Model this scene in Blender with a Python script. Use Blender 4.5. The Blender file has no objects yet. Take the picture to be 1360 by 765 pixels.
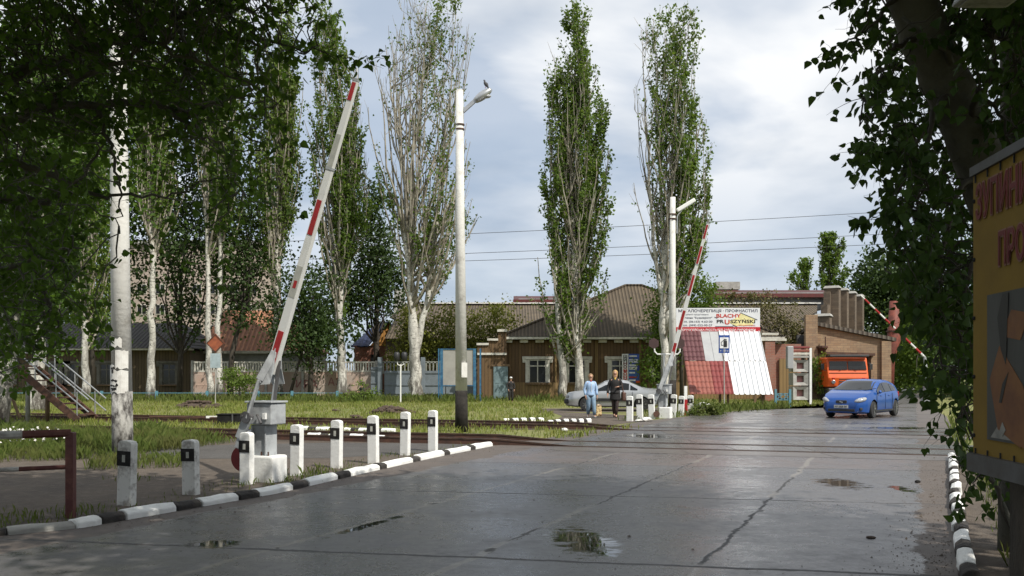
import bpy, bmesh, math, random
import numpy as np
from mathutils import Vector, Matrix
R = math.radians
rng = np.random.default_rng(7)
random.seed(7)
scene = bpy.context.scene

# ---------------------------------------------------------------- camera
F = 1171.0; EYE = 1.65; HZ = 497.0
cam = bpy.data.cameras.new('camera'); camo = bpy.data.objects.new('camera', cam)
scene.collection.objects.link(camo); scene.camera = camo
cam.sensor_width = 36; cam.lens = 36*F/1360
cam.shift_y = (HZ-382.5)/1360
camo.location = (0, 0, EYE); camo.rotation_euler = (R(90), 0, 0)
cam.clip_start = .05; cam.clip_end = 3000
# ---------------------------------------------------------------- light
SUN_AZ = math.atan2(.71, -.70)      # compass angle from +Y towards +X of the direction to the sun
SUN_EL = R(50)
world = bpy.data.worlds.new('World'); scene.world = world; world.use_nodes = True
nt = world.node_tree; nt.nodes.clear()
def N(nt, t, **k):
    n = nt.nodes.new(t)
    for a, b in k.items():
        if a.startswith('i_'): n.inputs[int(a[2:]) if a[2:].isdigit() else a[2:]].default_value = b
        else: setattr(n, a, b)
    return n
def ML(nt, op, a, b=None, clamp=False):
    n = nt.nodes.new('ShaderNodeMath'); n.operation = op; n.use_clamp = clamp
    for i, v in enumerate((a, b)):
        if v is None: continue
        if isinstance(v, (int, float)): n.inputs[i].default_value = v
        else: nt.links.new(v, n.inputs[i])
    return n.outputs[0]
def MIX(nt, f, a, b):
    n = nt.nodes.new('ShaderNodeMix'); n.data_type = 'RGBA'
    for i, v in ((0, f), (6, a), (7, b)):
        if isinstance(v, (int, float)): n.inputs[i].default_value = v
        elif isinstance(v, tuple): n.inputs[i].default_value = v if len(v) == 4 else (*v, 1)
        else: nt.links.new(v, n.inputs[i])
    return n.outputs[2]
def RAMP(nt, f, stops):
    n = nt.nodes.new('ShaderNodeValToRGB'); cr = n.color_ramp
    while len(cr.elements) < len(stops): cr.elements.new(.5)
    for e, (p, c) in zip(cr.elements, stops):
        e.position = p; e.color = (c, c, c, 1) if isinstance(c, (int, float)) else (*c, 1)
    nt.links.new(f, n.inputs[0]); return n.outputs[0]
sky = N(nt, 'ShaderNodeTexSky', sky_type='NISHITA'); sky.sun_disc = False
sky.sun_elevation = SUN_EL; sky.sun_rotation = SUN_AZ
sky.air_density = 1.0; sky.dust_density = 1.0
tc = N(nt, 'ShaderNodeTexCoord')
sx = N(nt, 'ShaderNodeSeparateXYZ'); nt.links.new(tc.outputs['Generated'], sx.inputs[0])
zz = ML(nt, 'MAXIMUM', sx.outputs[2], .0)
den = ML(nt, 'ADD', zz, .16)
cx = N(nt, 'ShaderNodeCombineXYZ')
nt.links.new(ML(nt, 'DIVIDE', sx.outputs[0], den), cx.inputs[0]); nt.links.new(ML(nt, 'DIVIDE', sx.outputs[1], den), cx.inputs[1])
n1 = N(nt, 'ShaderNodeTexNoise'); n1.inputs['Scale'].default_value = .9; n1.inputs['Detail'].default_value = 6; n1.inputs['Roughness'].default_value = .5; n1.inputs['Distortion'].default_value = .3
n2 = N(nt, 'ShaderNodeTexNoise'); n2.inputs['Scale'].default_value = 1.5; n2.inputs['Detail'].default_value = 5; n2.inputs['Roughness'].default_value = .5
mp = N(nt, 'ShaderNodeMapping'); mp.inputs['Scale'].default_value = (1, 1, 1); mp.inputs['Location'].default_value = (3.1, 1.7, 0)
nt.links.new(cx.outputs[0], mp.inputs[0])
nt.links.new(mp.outputs[0], n1.inputs['Vector']); nt.links.new(mp.outputs[0], n2.inputs['Vector'])
cover = RAMP(nt, n1.outputs[0], [(.38, .3), (.50, 1.0)])
tone = RAMP(nt, n2.outputs[0], [(.34, (5.3, 5.8, 6.5)), (.47, (7.4, 7.75, 8.2)), (.60, (9.4, 9.5, 9.6))])
low = RAMP(nt, zz, [(.0, .35), (.14, .45), (.24, .9), (.4, 1.0)])
cov = ML(nt, 'MULTIPLY', cover, low)
blue = MIX(nt, .75, sky.outputs[0], (3.7, 4.75, 6.3))
colr = MIX(nt, cov, blue, tone)
bg = N(nt, 'ShaderNodeBackground'); bg.inputs[1].default_value = .112
nt.links.new(colr, bg.inputs[0])
wo = N(nt, 'ShaderNodeOutputWorld'); nt.links.new(bg.outputs[0], wo.inputs[0])
sl = bpy.data.lights.new('sun', 'SUN'); sl.energy = 5.0; sl.angle = R(.53); sl.color = (1, .95, .86)
so = bpy.data.objects.new('sun', sl); scene.collection.objects.link(so)
tosun = Vector((math.sin(SUN_AZ)*math.cos(SUN_EL), math.cos(SUN_AZ)*math.cos(SUN_EL), math.sin(SUN_EL)))
so.rotation_euler = tosun.to_track_quat('Z', 'Y').to_euler()
vs = scene.view_settings; vs.view_transform = 'Standard'; vs.look = 'None'; vs.gamma = 1; vs.exposure = -.03
scene.cycles.max_bounces = 8; scene.cycles.transparent_max_bounces = 8
scene.cycles.caustics_reflective = False; scene.cycles.caustics_refractive = False
scene.cycles.sample_clamp_indirect = 6

# ---------------------------------------------------------------- helpers
def at(px, py, Y): return Vector(((px-680)/F*Y, Y, EYE-(py-HZ)/F*Y))
def gr(px, py):
    Y = EYE*F/(py-HZ); return Vector(((px-680)/F*Y, Y, 0))
def gy(px, Y): return Vector(((px-680)/F*Y, Y, 0))
def tag(o, label=None, cat=None, group=None, kind=None):
    if label: o['label'] = label
    if cat: o['category'] = cat
    if group: o['group'] = group
    if kind: o['kind'] = kind
    return o
def thing(name, label, cat, loc=(0, 0, 0), rz=0, group=None):
    o = bpy.data.objects.new(name, None); scene.collection.objects.link(o)
    o.location = loc; o.rotation_euler = (0, 0, rz); o.empty_display_size = .2
    return tag(o, label, cat, group)
def copy_tree(o, parent=None, skip=()):
    c = o.copy(); scene.collection.objects.link(c)
    if parent: c.parent = parent
    for ch in o.children: copy_tree(ch, c)
    return c
class MB:
    def __init__(s): s.v = []; s.f = []; s.m = []
    def add(s, vs_, fs_, mi=0):
        n = len(s.v); s.v += [tuple(v) for v in vs_]; s.f += [tuple(i+n for i in f) for f in fs_]; s.m += [mi]*len(fs_); return s
    def box(s, c, size, rz=0, mi=0, top=1.0, ry=0, rx=0):
        M = Matrix.Translation(c) @ Matrix.Rotation(rz, 4, 'Z') @ Matrix.Rotation(ry, 4, 'Y') @ Matrix.Rotation(rx, 4, 'X')
        a, b, d = (x/2 for x in size); P = []
        for z in (-1, 1):
            k = top if z > 0 else 1
            for x, y in ((-1, -1), (1, -1), (1, 1), (-1, 1)): P.append(M @ Vector((x*a*k, y*b*k, z*d)))
        return s.add(P, [(3, 2, 1, 0), (4, 5, 6, 7), (0, 1, 5, 4), (1, 2, 6, 5), (2, 3, 7, 6), (3, 0, 4, 7)], mi)
    def tube(s, pts, rad, n=8, mi=0, cap=True, sq=None):
        pts = [Vector(p) for p in pts]
        if not hasattr(rad, '__len__'): rad = [rad]*len(pts)
        P = []; up = None
        for i, p in enumerate(pts):
            t = (pts[min(i+1, len(pts)-1)]-pts[max(i-1, 0)])
            if t.length < 1e-9: t = Vector((0, 0, 1))
            t.normalize()
            if up is None: up = Vector((0, 1, 0)) if abs(t.y) < .9 else Vector((1, 0, 0))
            a = (up-t*up.dot(t)).normalized(); b = t.cross(a); up = a
            for k in range(n):
                th = 2*math.pi*(k+.5)/n
                P.append(p+(a*math.cos(th)+b*math.sin(th))*rad[i])
        L = len(pts); fs = []
        for i in range(L-1):
            for k in range(n):
                k2 = (k+1) % n; fs.append((i*n+k, i*n+k2, (i+1)*n+k2, (i+1)*n+k))
        if cap: fs += [tuple(range(n))[::-1], tuple((L-1)*n+k for k in range(n))]
        return s.add(P, fs, mi)
    def bar(s, p0, p1, w, h, mi=0):
        p0, p1 = Vector(p0), Vector(p1); t = (p1-p0).normalized()
        up = Vector((0, 0, 1)) if abs(t.z) < .95 else Vector((0, 1, 0))
        a = t.cross(up).normalized(); b = a.cross(t)
        P = [p+a*x*w/2+b*y*h/2 for p in (p0, p1) for x, y in ((-1, -1), (1, -1), (1, 1), (-1, 1))]
        return s.add(P, [(0, 1, 2, 3), (7, 6, 5, 4), (0, 4, 5, 1), (1, 5, 6, 2), (2, 6, 7, 3), (3, 7, 4, 0)], mi)
    def prism(s, poly, axis0, axis1, org, ext, mi=0):
        """2-D outline poly in (axis0,axis1) from org, extruded by vector ext"""
        org, a, b, e = Vector(org), Vector(axis0), Vector(axis1), Vector(ext)
        n = len(poly); P = [org+a*x+b*y for x, y in poly]; P += [p+e for p in P]
        return s.add(P, [tuple(range(n))[::-1], tuple(range(n, 2*n))]+[(i, (i+1) % n, n+(i+1) % n, n+i) for i in range(n)], mi)
    def lathe(s, c, prof, n=16, mi=0, M=None):
        P = []; c = Vector(c)
        for r, z in prof:
            for k in range(n):
                th = 2*math.pi*k/n; q = Vector((r*math.cos(th), r*math.sin(th), z))
                if M: q = M @ q
                P.append(c+q)
        fs = [(i*n+k, i*n+(k+1) % n, (i+1)*n+(k+1) % n, (i+1)*n+k) for i in range(len(prof)-1) for k in range(n)]
        fs += [tuple(range(n))[::-1], tuple((len(prof)-1)*n+k for k in range(n))]
        return s.add(P, fs, mi)
    def ball(s, c, r, n=10, mi=0):
        if not hasattr(r, '__len__'): r = (r, r, r)
        P = []; m = n//2+1
        for i in range(1, m):
            ph = math.pi*i/m
            for k in range(n): th = 2*math.pi*k/n; P.append((c[0]+r[0]*math.sin(ph)*math.cos(th), c[1]+r[1]*math.sin(ph)*math.sin(th), c[2]+r[2]*math.cos(ph)))
        P += [(c[0], c[1], c[2]+r[2]), (c[0], c[1], c[2]-r[2])]
        T = len(P)-2; fs = [(i*n+k, (i+1)*n+k, (i+1)*n+(k+1) % n, i*n+(k+1) % n) for i in range(m-2) for k in range(n)]
        fs += [(T, k, (k+1) % n) for k in range(n)]+[(T+1, (m-2)*n+(k+1) % n, (m-2)*n+k) for k in range(n)]
        return s.add(P, fs, mi)
    def build(s, name, mats, parent=None, world=True, bevel=0, smooth=False, solid=0):
        me = bpy.data.meshes.new(name); v = s.v
        if parent is not None and world:
            M = (Matrix.Translation(parent.location) @ parent.rotation_euler.to_matrix().to_4x4()).inverted()
            v = [M @ Vector(p) for p in v]
        me.from_pydata([tuple(p) for p in v], [], s.f)
        for m in (mats if isinstance(mats, (list, tuple)) else [mats]): me.materials.append(m)
        me.polygons.foreach_set('material_index', s.m)
        bm = bmesh.new(); bm.from_mesh(me); bmesh.ops.recalc_face_normals(bm, faces=bm.faces); bm.to_mesh(me); bm.free()
        o = bpy.data.objects.new(name, me); scene.collection.objects.link(o)
        if parent is not None: o.parent = parent
        if smooth:
            me.polygons.foreach_set('use_smooth', [True]*len(me.polygons))
        if bevel:
            b = o.modifiers.new('bevel', 'BEVEL'); b.width = bevel; b.segments = 2; b.limit_method = 'ANGLE'; b.angle_limit = R(35)
        return o
def sharp(o, ang=35):
    me = o.data; me.polygons.foreach_set('use_smooth', [True]*len(me.polygons))
    bm = bmesh.new(); bm.from_mesh(me)
    for e in bm.edges:
        if len(e.link_faces) == 2 and e.calc_face_angle(0) > R(ang): e.smooth = False
    bm.to_mesh(me); bm.free(); return o

# ---------------------------------------------------------------- materials
def new(name):
    m = bpy.data.materials.new(name); m.use_nodes = True; t = m.node_tree; b = t.nodes['Principled BSDF']; return m, t, b
def noise(t, scale, detail=4, rough=.55, vec=None, coord='Object', dist=0):
    n = t.nodes.new('ShaderNodeTexNoise'); n.inputs['Scale'].default_value = scale; n.inputs['Detail'].default_value = detail; n.inputs['Roughness'].default_value = rough; n.inputs['Distortion'].default_value = dist
    if vec is None: c = t.nodes.new('ShaderNodeTexCoord'); vec = c.outputs[coord]
    t.links.new(vec, n.inputs['Vector']); return n.outputs[0]
def objvec(t, scale=(1, 1, 1), loc=(0, 0, 0), rot=(0, 0, 0)):
    c = t.nodes.new('ShaderNodeTexCoord'); m = t.nodes.new('ShaderNodeMapping')
    m.inputs['Scale'].default_value = scale; m.inputs['Location'].default_value = loc; m.inputs['Rotation'].default_value = rot
    t.links.new(c.outputs['Object'], m.inputs[0]); return m.outputs[0]
def bump(t, b, h, strength=.3, dist=.02):
    n = t.nodes.new('ShaderNodeBump'); n.inputs['Strength'].default_value = strength; n.inputs['Distance'].default_value = dist
    t.links.new(h, n.inputs['Height']); t.links.new(n.outputs[0], b.inputs['Normal'])
def pm(name, c, rough=.6, c2=None, scale=4, lo=.4, hi=.65, metal=0, bmp=0, bscale=30, spec=.5, rv=0, coat=0, vscale=(1, 1, 1)):
    m, t, b = new(name)
    if c2 is None: c2 = tuple(x*.72 for x in c)
    v = objvec(t, vscale)
    n = noise(t, scale, 6, .65, v)
    f = RAMP(t, n, [(lo, 0), (hi, 1)])
    t.links.new(MIX(t, f, c, c2), b.inputs['Base Color'])
    b.inputs['Roughness'].default_value = rough; b.inputs['Metallic'].default_value = metal
    b.inputs['Specular IOR Level'].default_value = spec
    if coat: b.inputs['Coat Weight'].default_value = coat; b.inputs['Coat Roughness'].default_value = .05
    if bmp: bump(t, b, noise(t, bscale, 4, .6, v), bmp, .02)
    return m
def leafmat(name, c, c2, trans=.35, rough=.6, c3=None):
    m, t, b = new(name); b.inputs['Specular IOR Level'].default_value = .25
    g = t.nodes.new('ShaderNodeNewGeometry')
    f = RAMP(t, g.outputs['Random Per Island'], [(0, 0), (1, 1)])
    col = MIX(t, f, c, c2)
    n = noise(t, .9, 3)
    col = MIX(t, RAMP(t, n, [(.45, 0), (.65, .6)]), col, c3 or tuple(x*.62 for x in c))
    t.links.new(col, b.inputs['Base Color']); b.inputs['Roughness'].default_value = rough
    tr = t.nodes.new('ShaderNodeBsdfTranslucent'); sat = MIX(t, .5, col, (c2[0]*1.5, c2[1]*1.5, c2[2]*.7)); t.links.new(sat, tr.inputs[0])
    mx = t.nodes.new('ShaderNodeMixShader'); mx.inputs[0].default_value = trans
    t.links.new(b.outputs[0], mx.inputs[1]); t.links.new(tr.outputs[0], mx.inputs[2])
    t.links.new(mx.outputs[0], t.nodes['Material Output'].inputs[0]); return m
M = {}
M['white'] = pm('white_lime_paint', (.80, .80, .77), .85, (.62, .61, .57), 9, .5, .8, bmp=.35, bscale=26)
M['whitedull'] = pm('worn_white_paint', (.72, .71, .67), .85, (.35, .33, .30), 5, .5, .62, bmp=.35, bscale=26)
M['groove'] = pm('dark_groove', (.012, .011, .010), .9, (.03, .022, .018), 3, spec=.1)
M['black'] = pm('black_paint', (.018, .017, .016), .8, (.05, .047, .044), 8, .5, .7, bmp=.4, spec=.25)
M['red'] = pm('red_paint', (.42, .018, .018), .5, (.30, .015, .015), 6)
M['refl'] = pm('faded_reflective_film', (.48, .48, .42), .45, (.4, .4, .36), 12)
M['boomwhite'] = pm('barrier_white', (.78, .78, .75), .5, (.62, .62, .58), 3, .5, .7)
M['grey'] = pm('grey_machine_paint', (.42, .44, .45), .5, (.30, .31, .32), 3, .45, .6, bmp=.1)
M['darkgrey'] = pm('dark_steel', (.10, .10, .105), .5, (.06, .055, .05), 5)
M['oxide'] = pm('dark_red_oxide_paint', (.085, .018, .016), .55, (.14, .05, .035), 8)
M['oxwhite'] = pm('dirty_white_rail_paint', (.5, .49, .46), .6, (.3, .28, .26), 8)
M['concrete'] = pm('concrete', (.40, .39, .36), .9, (.28, .27, .25), 3, bmp=.3)
M['rust'] = pm('rusty_steel', (.10, .045, .028), .7, (.05, .028, .02), 4, bmp=.3)
M['railtop'] = pm('worn_rail', (.14, .085, .06), .4, (.06, .04, .03), 3, metal=.5)
M['bluepaint'] = pm('blue_paint', (.025, .09, .18), .5, (.05, .17, .28), 5)
M['lightblue'] = pm('light_blue_paint', (.10, .26, .34), .55, (.12, .24, .28), 5)
M['gateblue'] = pm('grey_blue_gate_paint', (.17, .20, .225), .6, (.13, .15, .165), 2)
M['canvas'] = pm('grey_canvas', (.34, .33, .30), .8, (.27, .26, .24), 1.2)
M['glass'] = pm('window_glass', (.02, .022, .025), .08, (.015, .015, .015), 2)
M['carglass'] = pm('car_glass', (.012, .014, .015), .05, (.008, .008, .008), 2)
M['cream'] = pm('cream_trim_paint', (.62, .60, .53), .7, (.42, .39, .34), 5)
M['doorblue'] = pm('faded_blue_door_paint', (.17, .24, .26), .7, (.12, .17, .18), 4)
M['tyre'] = pm('tyre_rubber', (.018, .018, .018), .8, (.03, .03, .03), 9)
M['alloy'] = pm('alloy_wheel', (.55, .55, .56), .3, (.45, .45, .45), 9, metal=.8)
M['bluecar'] = pm('blue_car_paint', (.005, .068, .30), .32, (.008, .062, .26), 5, metal=.1, coat=.4)
M['silver'] = pm('silver_car_paint', (.50, .51, .52), .32, (.45, .46, .47), 2, metal=.55, coat=.7)
M['trim'] = pm('black_car_trim', (.02, .02, .022), .5, (.03, .03, .03), 6)
M['lamp'] = pm('lamp_lens', (.42, .43, .44), .15, (.25, .25, .26), 12)
M['tail'] = pm('tail_lamp_lens', (.45, .02, .015), .15, (.35, .01, .01), 20)
M['orange'] = pm('orange_truck_paint', (.72, .11, .012), .45, (.62, .09, .012), 3)
M['plate'] = pm('number_plate', (.65, .65, .62), .4)
M['skin'] = pm('skin', (.52, .30, .21), .55, (.46, .25, .17), 9)
M['blond'] = pm('blond_hair', (.55, .36, .15), .5, (.38, .23, .09), 30)
M['fair'] = pm('fair_brown_hair', (.40, .26, .14), .5, (.25, .15, .08), 30)
M['darkhair'] = pm('dark_hair', (.02, .015, .012), .5)
M['jacketblue'] = pm('pale_blue_jacket', (.36, .50, .70), .7, (.28, .41, .62), 6, bmp=.2)
M['denim'] = pm('light_denim', (.22, .32, .42), .8, (.15, .23, .33), 8)
M['blackcloth'] = pm('black_cloth', (.012, .011, .011), .8, (.02, .018, .018), 8)
M['tights'] = pm('dark_tights', (.05, .03, .025), .6, (.03, .02, .02), 8)
M['scarfred'] = pm('red_top', (.35, .02, .03), .7)
M['yellowtop'] = pm('yellow_top', (.55, .38, .06), .7)
M['leather'] = pm('brown_leather', (.10, .045, .03), .5)
M['bagyellow'] = pm('patterned_plastic_bag', (.60, .45, .22), .4, (.10, .05, .03), 14, .5, .56)
M['capwhite'] = pm('white_cap', (.75, .75, .73), .8)
M['paper'] = pm('pasted_paper', (.72, .71, .67), .8, (.58, .56, .52), 9)
M['ink'] = pm('black_ink', (.02, .02, .02), .8)
M['pigeon'] = pm('pigeon_plumage', (.09, .09, .10), .7, (.04, .04, .045), 20)
M['alu'] = pm('aluminium_lamp_shell', (.45, .46, .47), .35, (.35, .36, .36), 6, metal=.6)
M['wood'] = pm('weathered_wood', (.20, .13, .07), .85, (.10, .065, .04), 5, vscale=(8, 8, .6))
M['soil'] = pm('dark_soil', (.055, .038, .028), .95, (.10, .07, .05), 10, bmp=.8)
M['redroof'] = pm('dark_red_roof', (.085, .028, .026), .6, (.06, .022, .02), 2)
M['greywall'] = pm('grey_wall', (.34, .35, .35), .9, (.24, .24, .23), 1.2)
M['cable'] = pm('cable', (.03, .03, .03), .6)

def bark(name='white_poplar_bark', base=(.64, .62, .56), dark=(.07, .06, .05), s=1.0):
    m, t, b = new(name)
    c = t.nodes.new('ShaderNodeTexCoord'); sp = t.nodes.new('ShaderNodeSeparateXYZ'); t.links.new(c.outputs['Object'], sp.inputs[0])
    n = noise(t, 2.6*s, 6, .7, objvec(t, (1.2, 1.2, 2.6)), dist=.6)
    marks = RAMP(t, n, [(.53, 0), (.60, 1)])
    fine = RAMP(t, noise(t, 9*s, 4, .6, objvec(t, (1, 1, 1.6))), [(.58, 0), (.66, 1)])
    # rugged dark bark grows on the butt of the trunk
    lowm = ML(t, 'MULTIPLY', RAMP(t, ML(t, 'MULTIPLY', sp.outputs[2], .12), [(.0, 1), (.9, .0)]), RAMP(t, noise(t, 1.6*s, 5, .7, objvec(t, (1.6, 1.6, .5))), [(.40, 0), (.56, 1)]))
    hi_m = RAMP(t, ML(t, 'MULTIPLY', sp.outputs[2], .04), [(.25, 0), (.6, .75)])
    f = ML(t, 'MAXIMUM', ML(t, 'MAXIMUM', ML(t, 'MULTIPLY', marks, .8), ML(t, 'MULTIPLY', fine, .7)), lowm)
    col = MIX(t, hi_m, base, (.30, .27, .21))
    col = MIX(t, f, col, dark)
    t.links.new(col, b.inputs['Base Color']); b.inputs['Roughness'].default_value = .85
    bump(t, b, noise(t, 14, 5, .7, objvec(t, (1, 1, .5))), .8, .05); return m
M['bark'] = bark()
M['barkdark'] = pm('dark_bark', (.075, .062, .048), .9, (.035, .03, .024), 5, bmp=.8, bscale=14, vscale=(1, 1, .4))
M['barkshade'] = pm('grey_green_poplar_bark', (.115, .11, .085), .85, (.05, .047, .038), 2.2, .45, .7, bmp=.6, bscale=18)
M['twig'] = pm('twig_bark', (.055, .045, .034), .85, (.035, .03, .022), 5)
M['greytwig'] = pm('grey_brown_branch_bark', (.36, .33, .27), .85, (.17, .145, .11), 1.5, .42, .6)
M['leaf_pop'] = leafmat('poplar_leaf', (.075, .14, .024), (.16, .23, .045), .45)
M['leaf_pop2'] = leafmat('fresh_poplar_leaf', (.12, .18, .035), (.17, .24, .050), .4)
M['leaf_dark'] = leafmat('dark_leaf', (.035, .065, .018), (.055, .09, .022), .25)
M['leaf_near'] = leafmat('near_leaf', (.048, .095, .016), (.10, .175, .028), .5)
M['leaf_right'] = leafmat('heart_shaped_leaf', (.032, .066, .015), (.065, .115, .022), .32, rough=.6)
M['leaf_yel'] = leafmat('yellow_green_leaf', (.15, .17, .028), (.21, .22, .045), .35)
M['leaf_dry'] = leafmat('dry_vine_leaf', (.15, .12, .05), (.11, .12, .035), .2)
M['grass'] = leafmat('grass_blade', (.14, .19, .035), (.22, .25, .06), .3, c3=(.28, .25, .09))
M['grass_lush'] = leafmat('lush_grass_blade', (.078, .12, .026), (.135, .17, .042), .35, c3=(.14, .125, .05))

def boards(name, c, c2, pitch=.16):
    m, t, b = new(name)
    c0 = t.nodes.new('ShaderNodeTexCoord'); sp = t.nodes.new('ShaderNodeSeparateXYZ'); t.links.new(c0.outputs['Object'], sp.inputs[0])
    u = ML(t, 'DIVIDE', ML(t, 'ADD', sp.outputs[0], sp.outputs[1]), pitch)
    fr = ML(t, 'FRACT', u); gap = RAMP(t, fr, [(.0, 1), (.10, 0), (.90, 0), (1, 1)])
    w = t.nodes.new('ShaderNodeTexWhiteNoise'); w.noise_dimensions = '1D'; t.links.new(ML(t, 'FLOOR', u), w.inputs['W'])
    n = noise(t, 3, 6, .7, objvec(t, (2, 2, .35)))
    col = MIX(t, ML(t, 'MULTIPLY', ML(t, 'ADD', w.outputs[0], RAMP(t, n, [(.3, 0), (.7, 1)])), .5), c, c2)
    col = MIX(t, gap, col, tuple(x*.3 for x in c2))
    t.links.new(col, b.inputs['Base Color']); b.inputs['Roughness'].default_value = .85
    bump(t, b, ML(t, 'SUBTRACT', 1, gap), .6, .02); return m
M['boards'] = boards('brown_vertical_boards', (.155, .095, .042), (.085, .05, .026), .22)
M['boards2'] = boards('ochre_vertical_boards', (.26, .17, .07), (.17, .11, .05), .2)
M['boardsdark'] = boards('dark_house_boards', (.13, .095, .05), (.07, .05, .03), .22)
M['orangeboards'] = boards('orange_gable_boards', (.50, .25, .07), (.42, .2, .05), .2)
def brickmat(name, c1, c2, mort, w=.26, h=.077, wear=(.5, .5, .5), wf=.3):
    m, t, b = new(name)
    c0 = t.nodes.new('ShaderNodeTexCoord'); sp = t.nodes.new('ShaderNodeSeparateXYZ'); t.links.new(c0.outputs['Object'], sp.inputs[0])
    cb = t.nodes.new('ShaderNodeCombineXYZ'); t.links.new(ML(t, 'ADD', sp.outputs[0], sp.outputs[1]), cb.inputs[0]); t.links.new(sp.outputs[2], cb.inputs[1])
    br = t.nodes.new('ShaderNodeTexBrick'); t.links.new(cb.outputs[0], br.inputs['Vector'])
    br.inputs['Color1'].default_value = (*c1, 1); br.inputs['Color2'].default_value = (*c2, 1); br.inputs['Mortar'].default_value = (*mort, 1)
    br.inputs['Scale'].default_value = 1; br.inputs['Brick Width'].default_value = w; br.inputs['Row Height'].default_value = h; br.inputs['Mortar Size'].default_value = .009
    n = RAMP(t, noise(t, .8, 6, .7), [(.42, 0), (.68, wf)])
    t.links.new(MIX(t, n, br.outputs[0], wear), b.inputs['Base Color']); b.inputs['Roughness'].default_value = .9
    bump(t, b, ML(t, 'SUBTRACT', 1, br.outputs[1]), .5, .01); return m
M['brick'] = brickmat('tan_brick', (.36, .25, .15), (.27, .17, .10), (.17, .13, .10), .42, .15, (.16, .12, .09), .7)
M['brickred'] = brickmat('red_brick', (.30, .11, .07), (.22, .08, .055), (.25, .2, .17), .3, .1, (.3, .2, .16), .5)
M['brickbrown'] = brickmat('old_brown_brick', (.20, .15, .105), (.15, .11, .08), (.11, .09, .075), .4, .14, (.09, .075, .06), .8)
def corr(name, c, c2, pitch=.2, ax=0):
    m, t, b = new(name)
    c0 = t.nodes.new('ShaderNodeTexCoord'); sp = t.nodes.new('ShaderNodeSeparateXYZ'); t.links.new(c0.outputs['Object'], sp.inputs[0])
    s = ML(t, 'SINE', ML(t, 'MULTIPLY', sp.outputs[ax], 2*math.pi/pitch))
    n = RAMP(t, noise(t, 1.1, 7, .7, objvec(t, (1, 1, 1))), [(.35, 0), (.68, 1)])
    col = MIX(t, n, c, c2)
    # the valleys of the sheets are coloured darker
    t.links.new(MIX(t, RAMP(t, s, [(.0, .55), (.45, 0)]), col, tuple(x*.45 for x in c2)), b.inputs['Base Color'])
    b.inputs['Roughness'].default_value = .85; bump(t, b, s, 1.0, .03); return m
M['corr'] = corr('old_corrugated_sheets', (.15, .115, .075), (.085, .066, .046), .24)
M['darkslate'] = corr('dark_slate_sheets', (.06, .055, .048), (.035, .03, .028), .3)
M['slate'] = corr('slate_sheets', (.15, .13, .105), (.09, .075, .06), .3)
M['blueroof'] = corr('dark_blue_metal_roof', (.018, .028, .075), (.022, .035, .085), .6)
M['tileorange'] = corr('orange_roof_tiles', (.42, .20, .11), (.30, .13, .075), .35)

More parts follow.
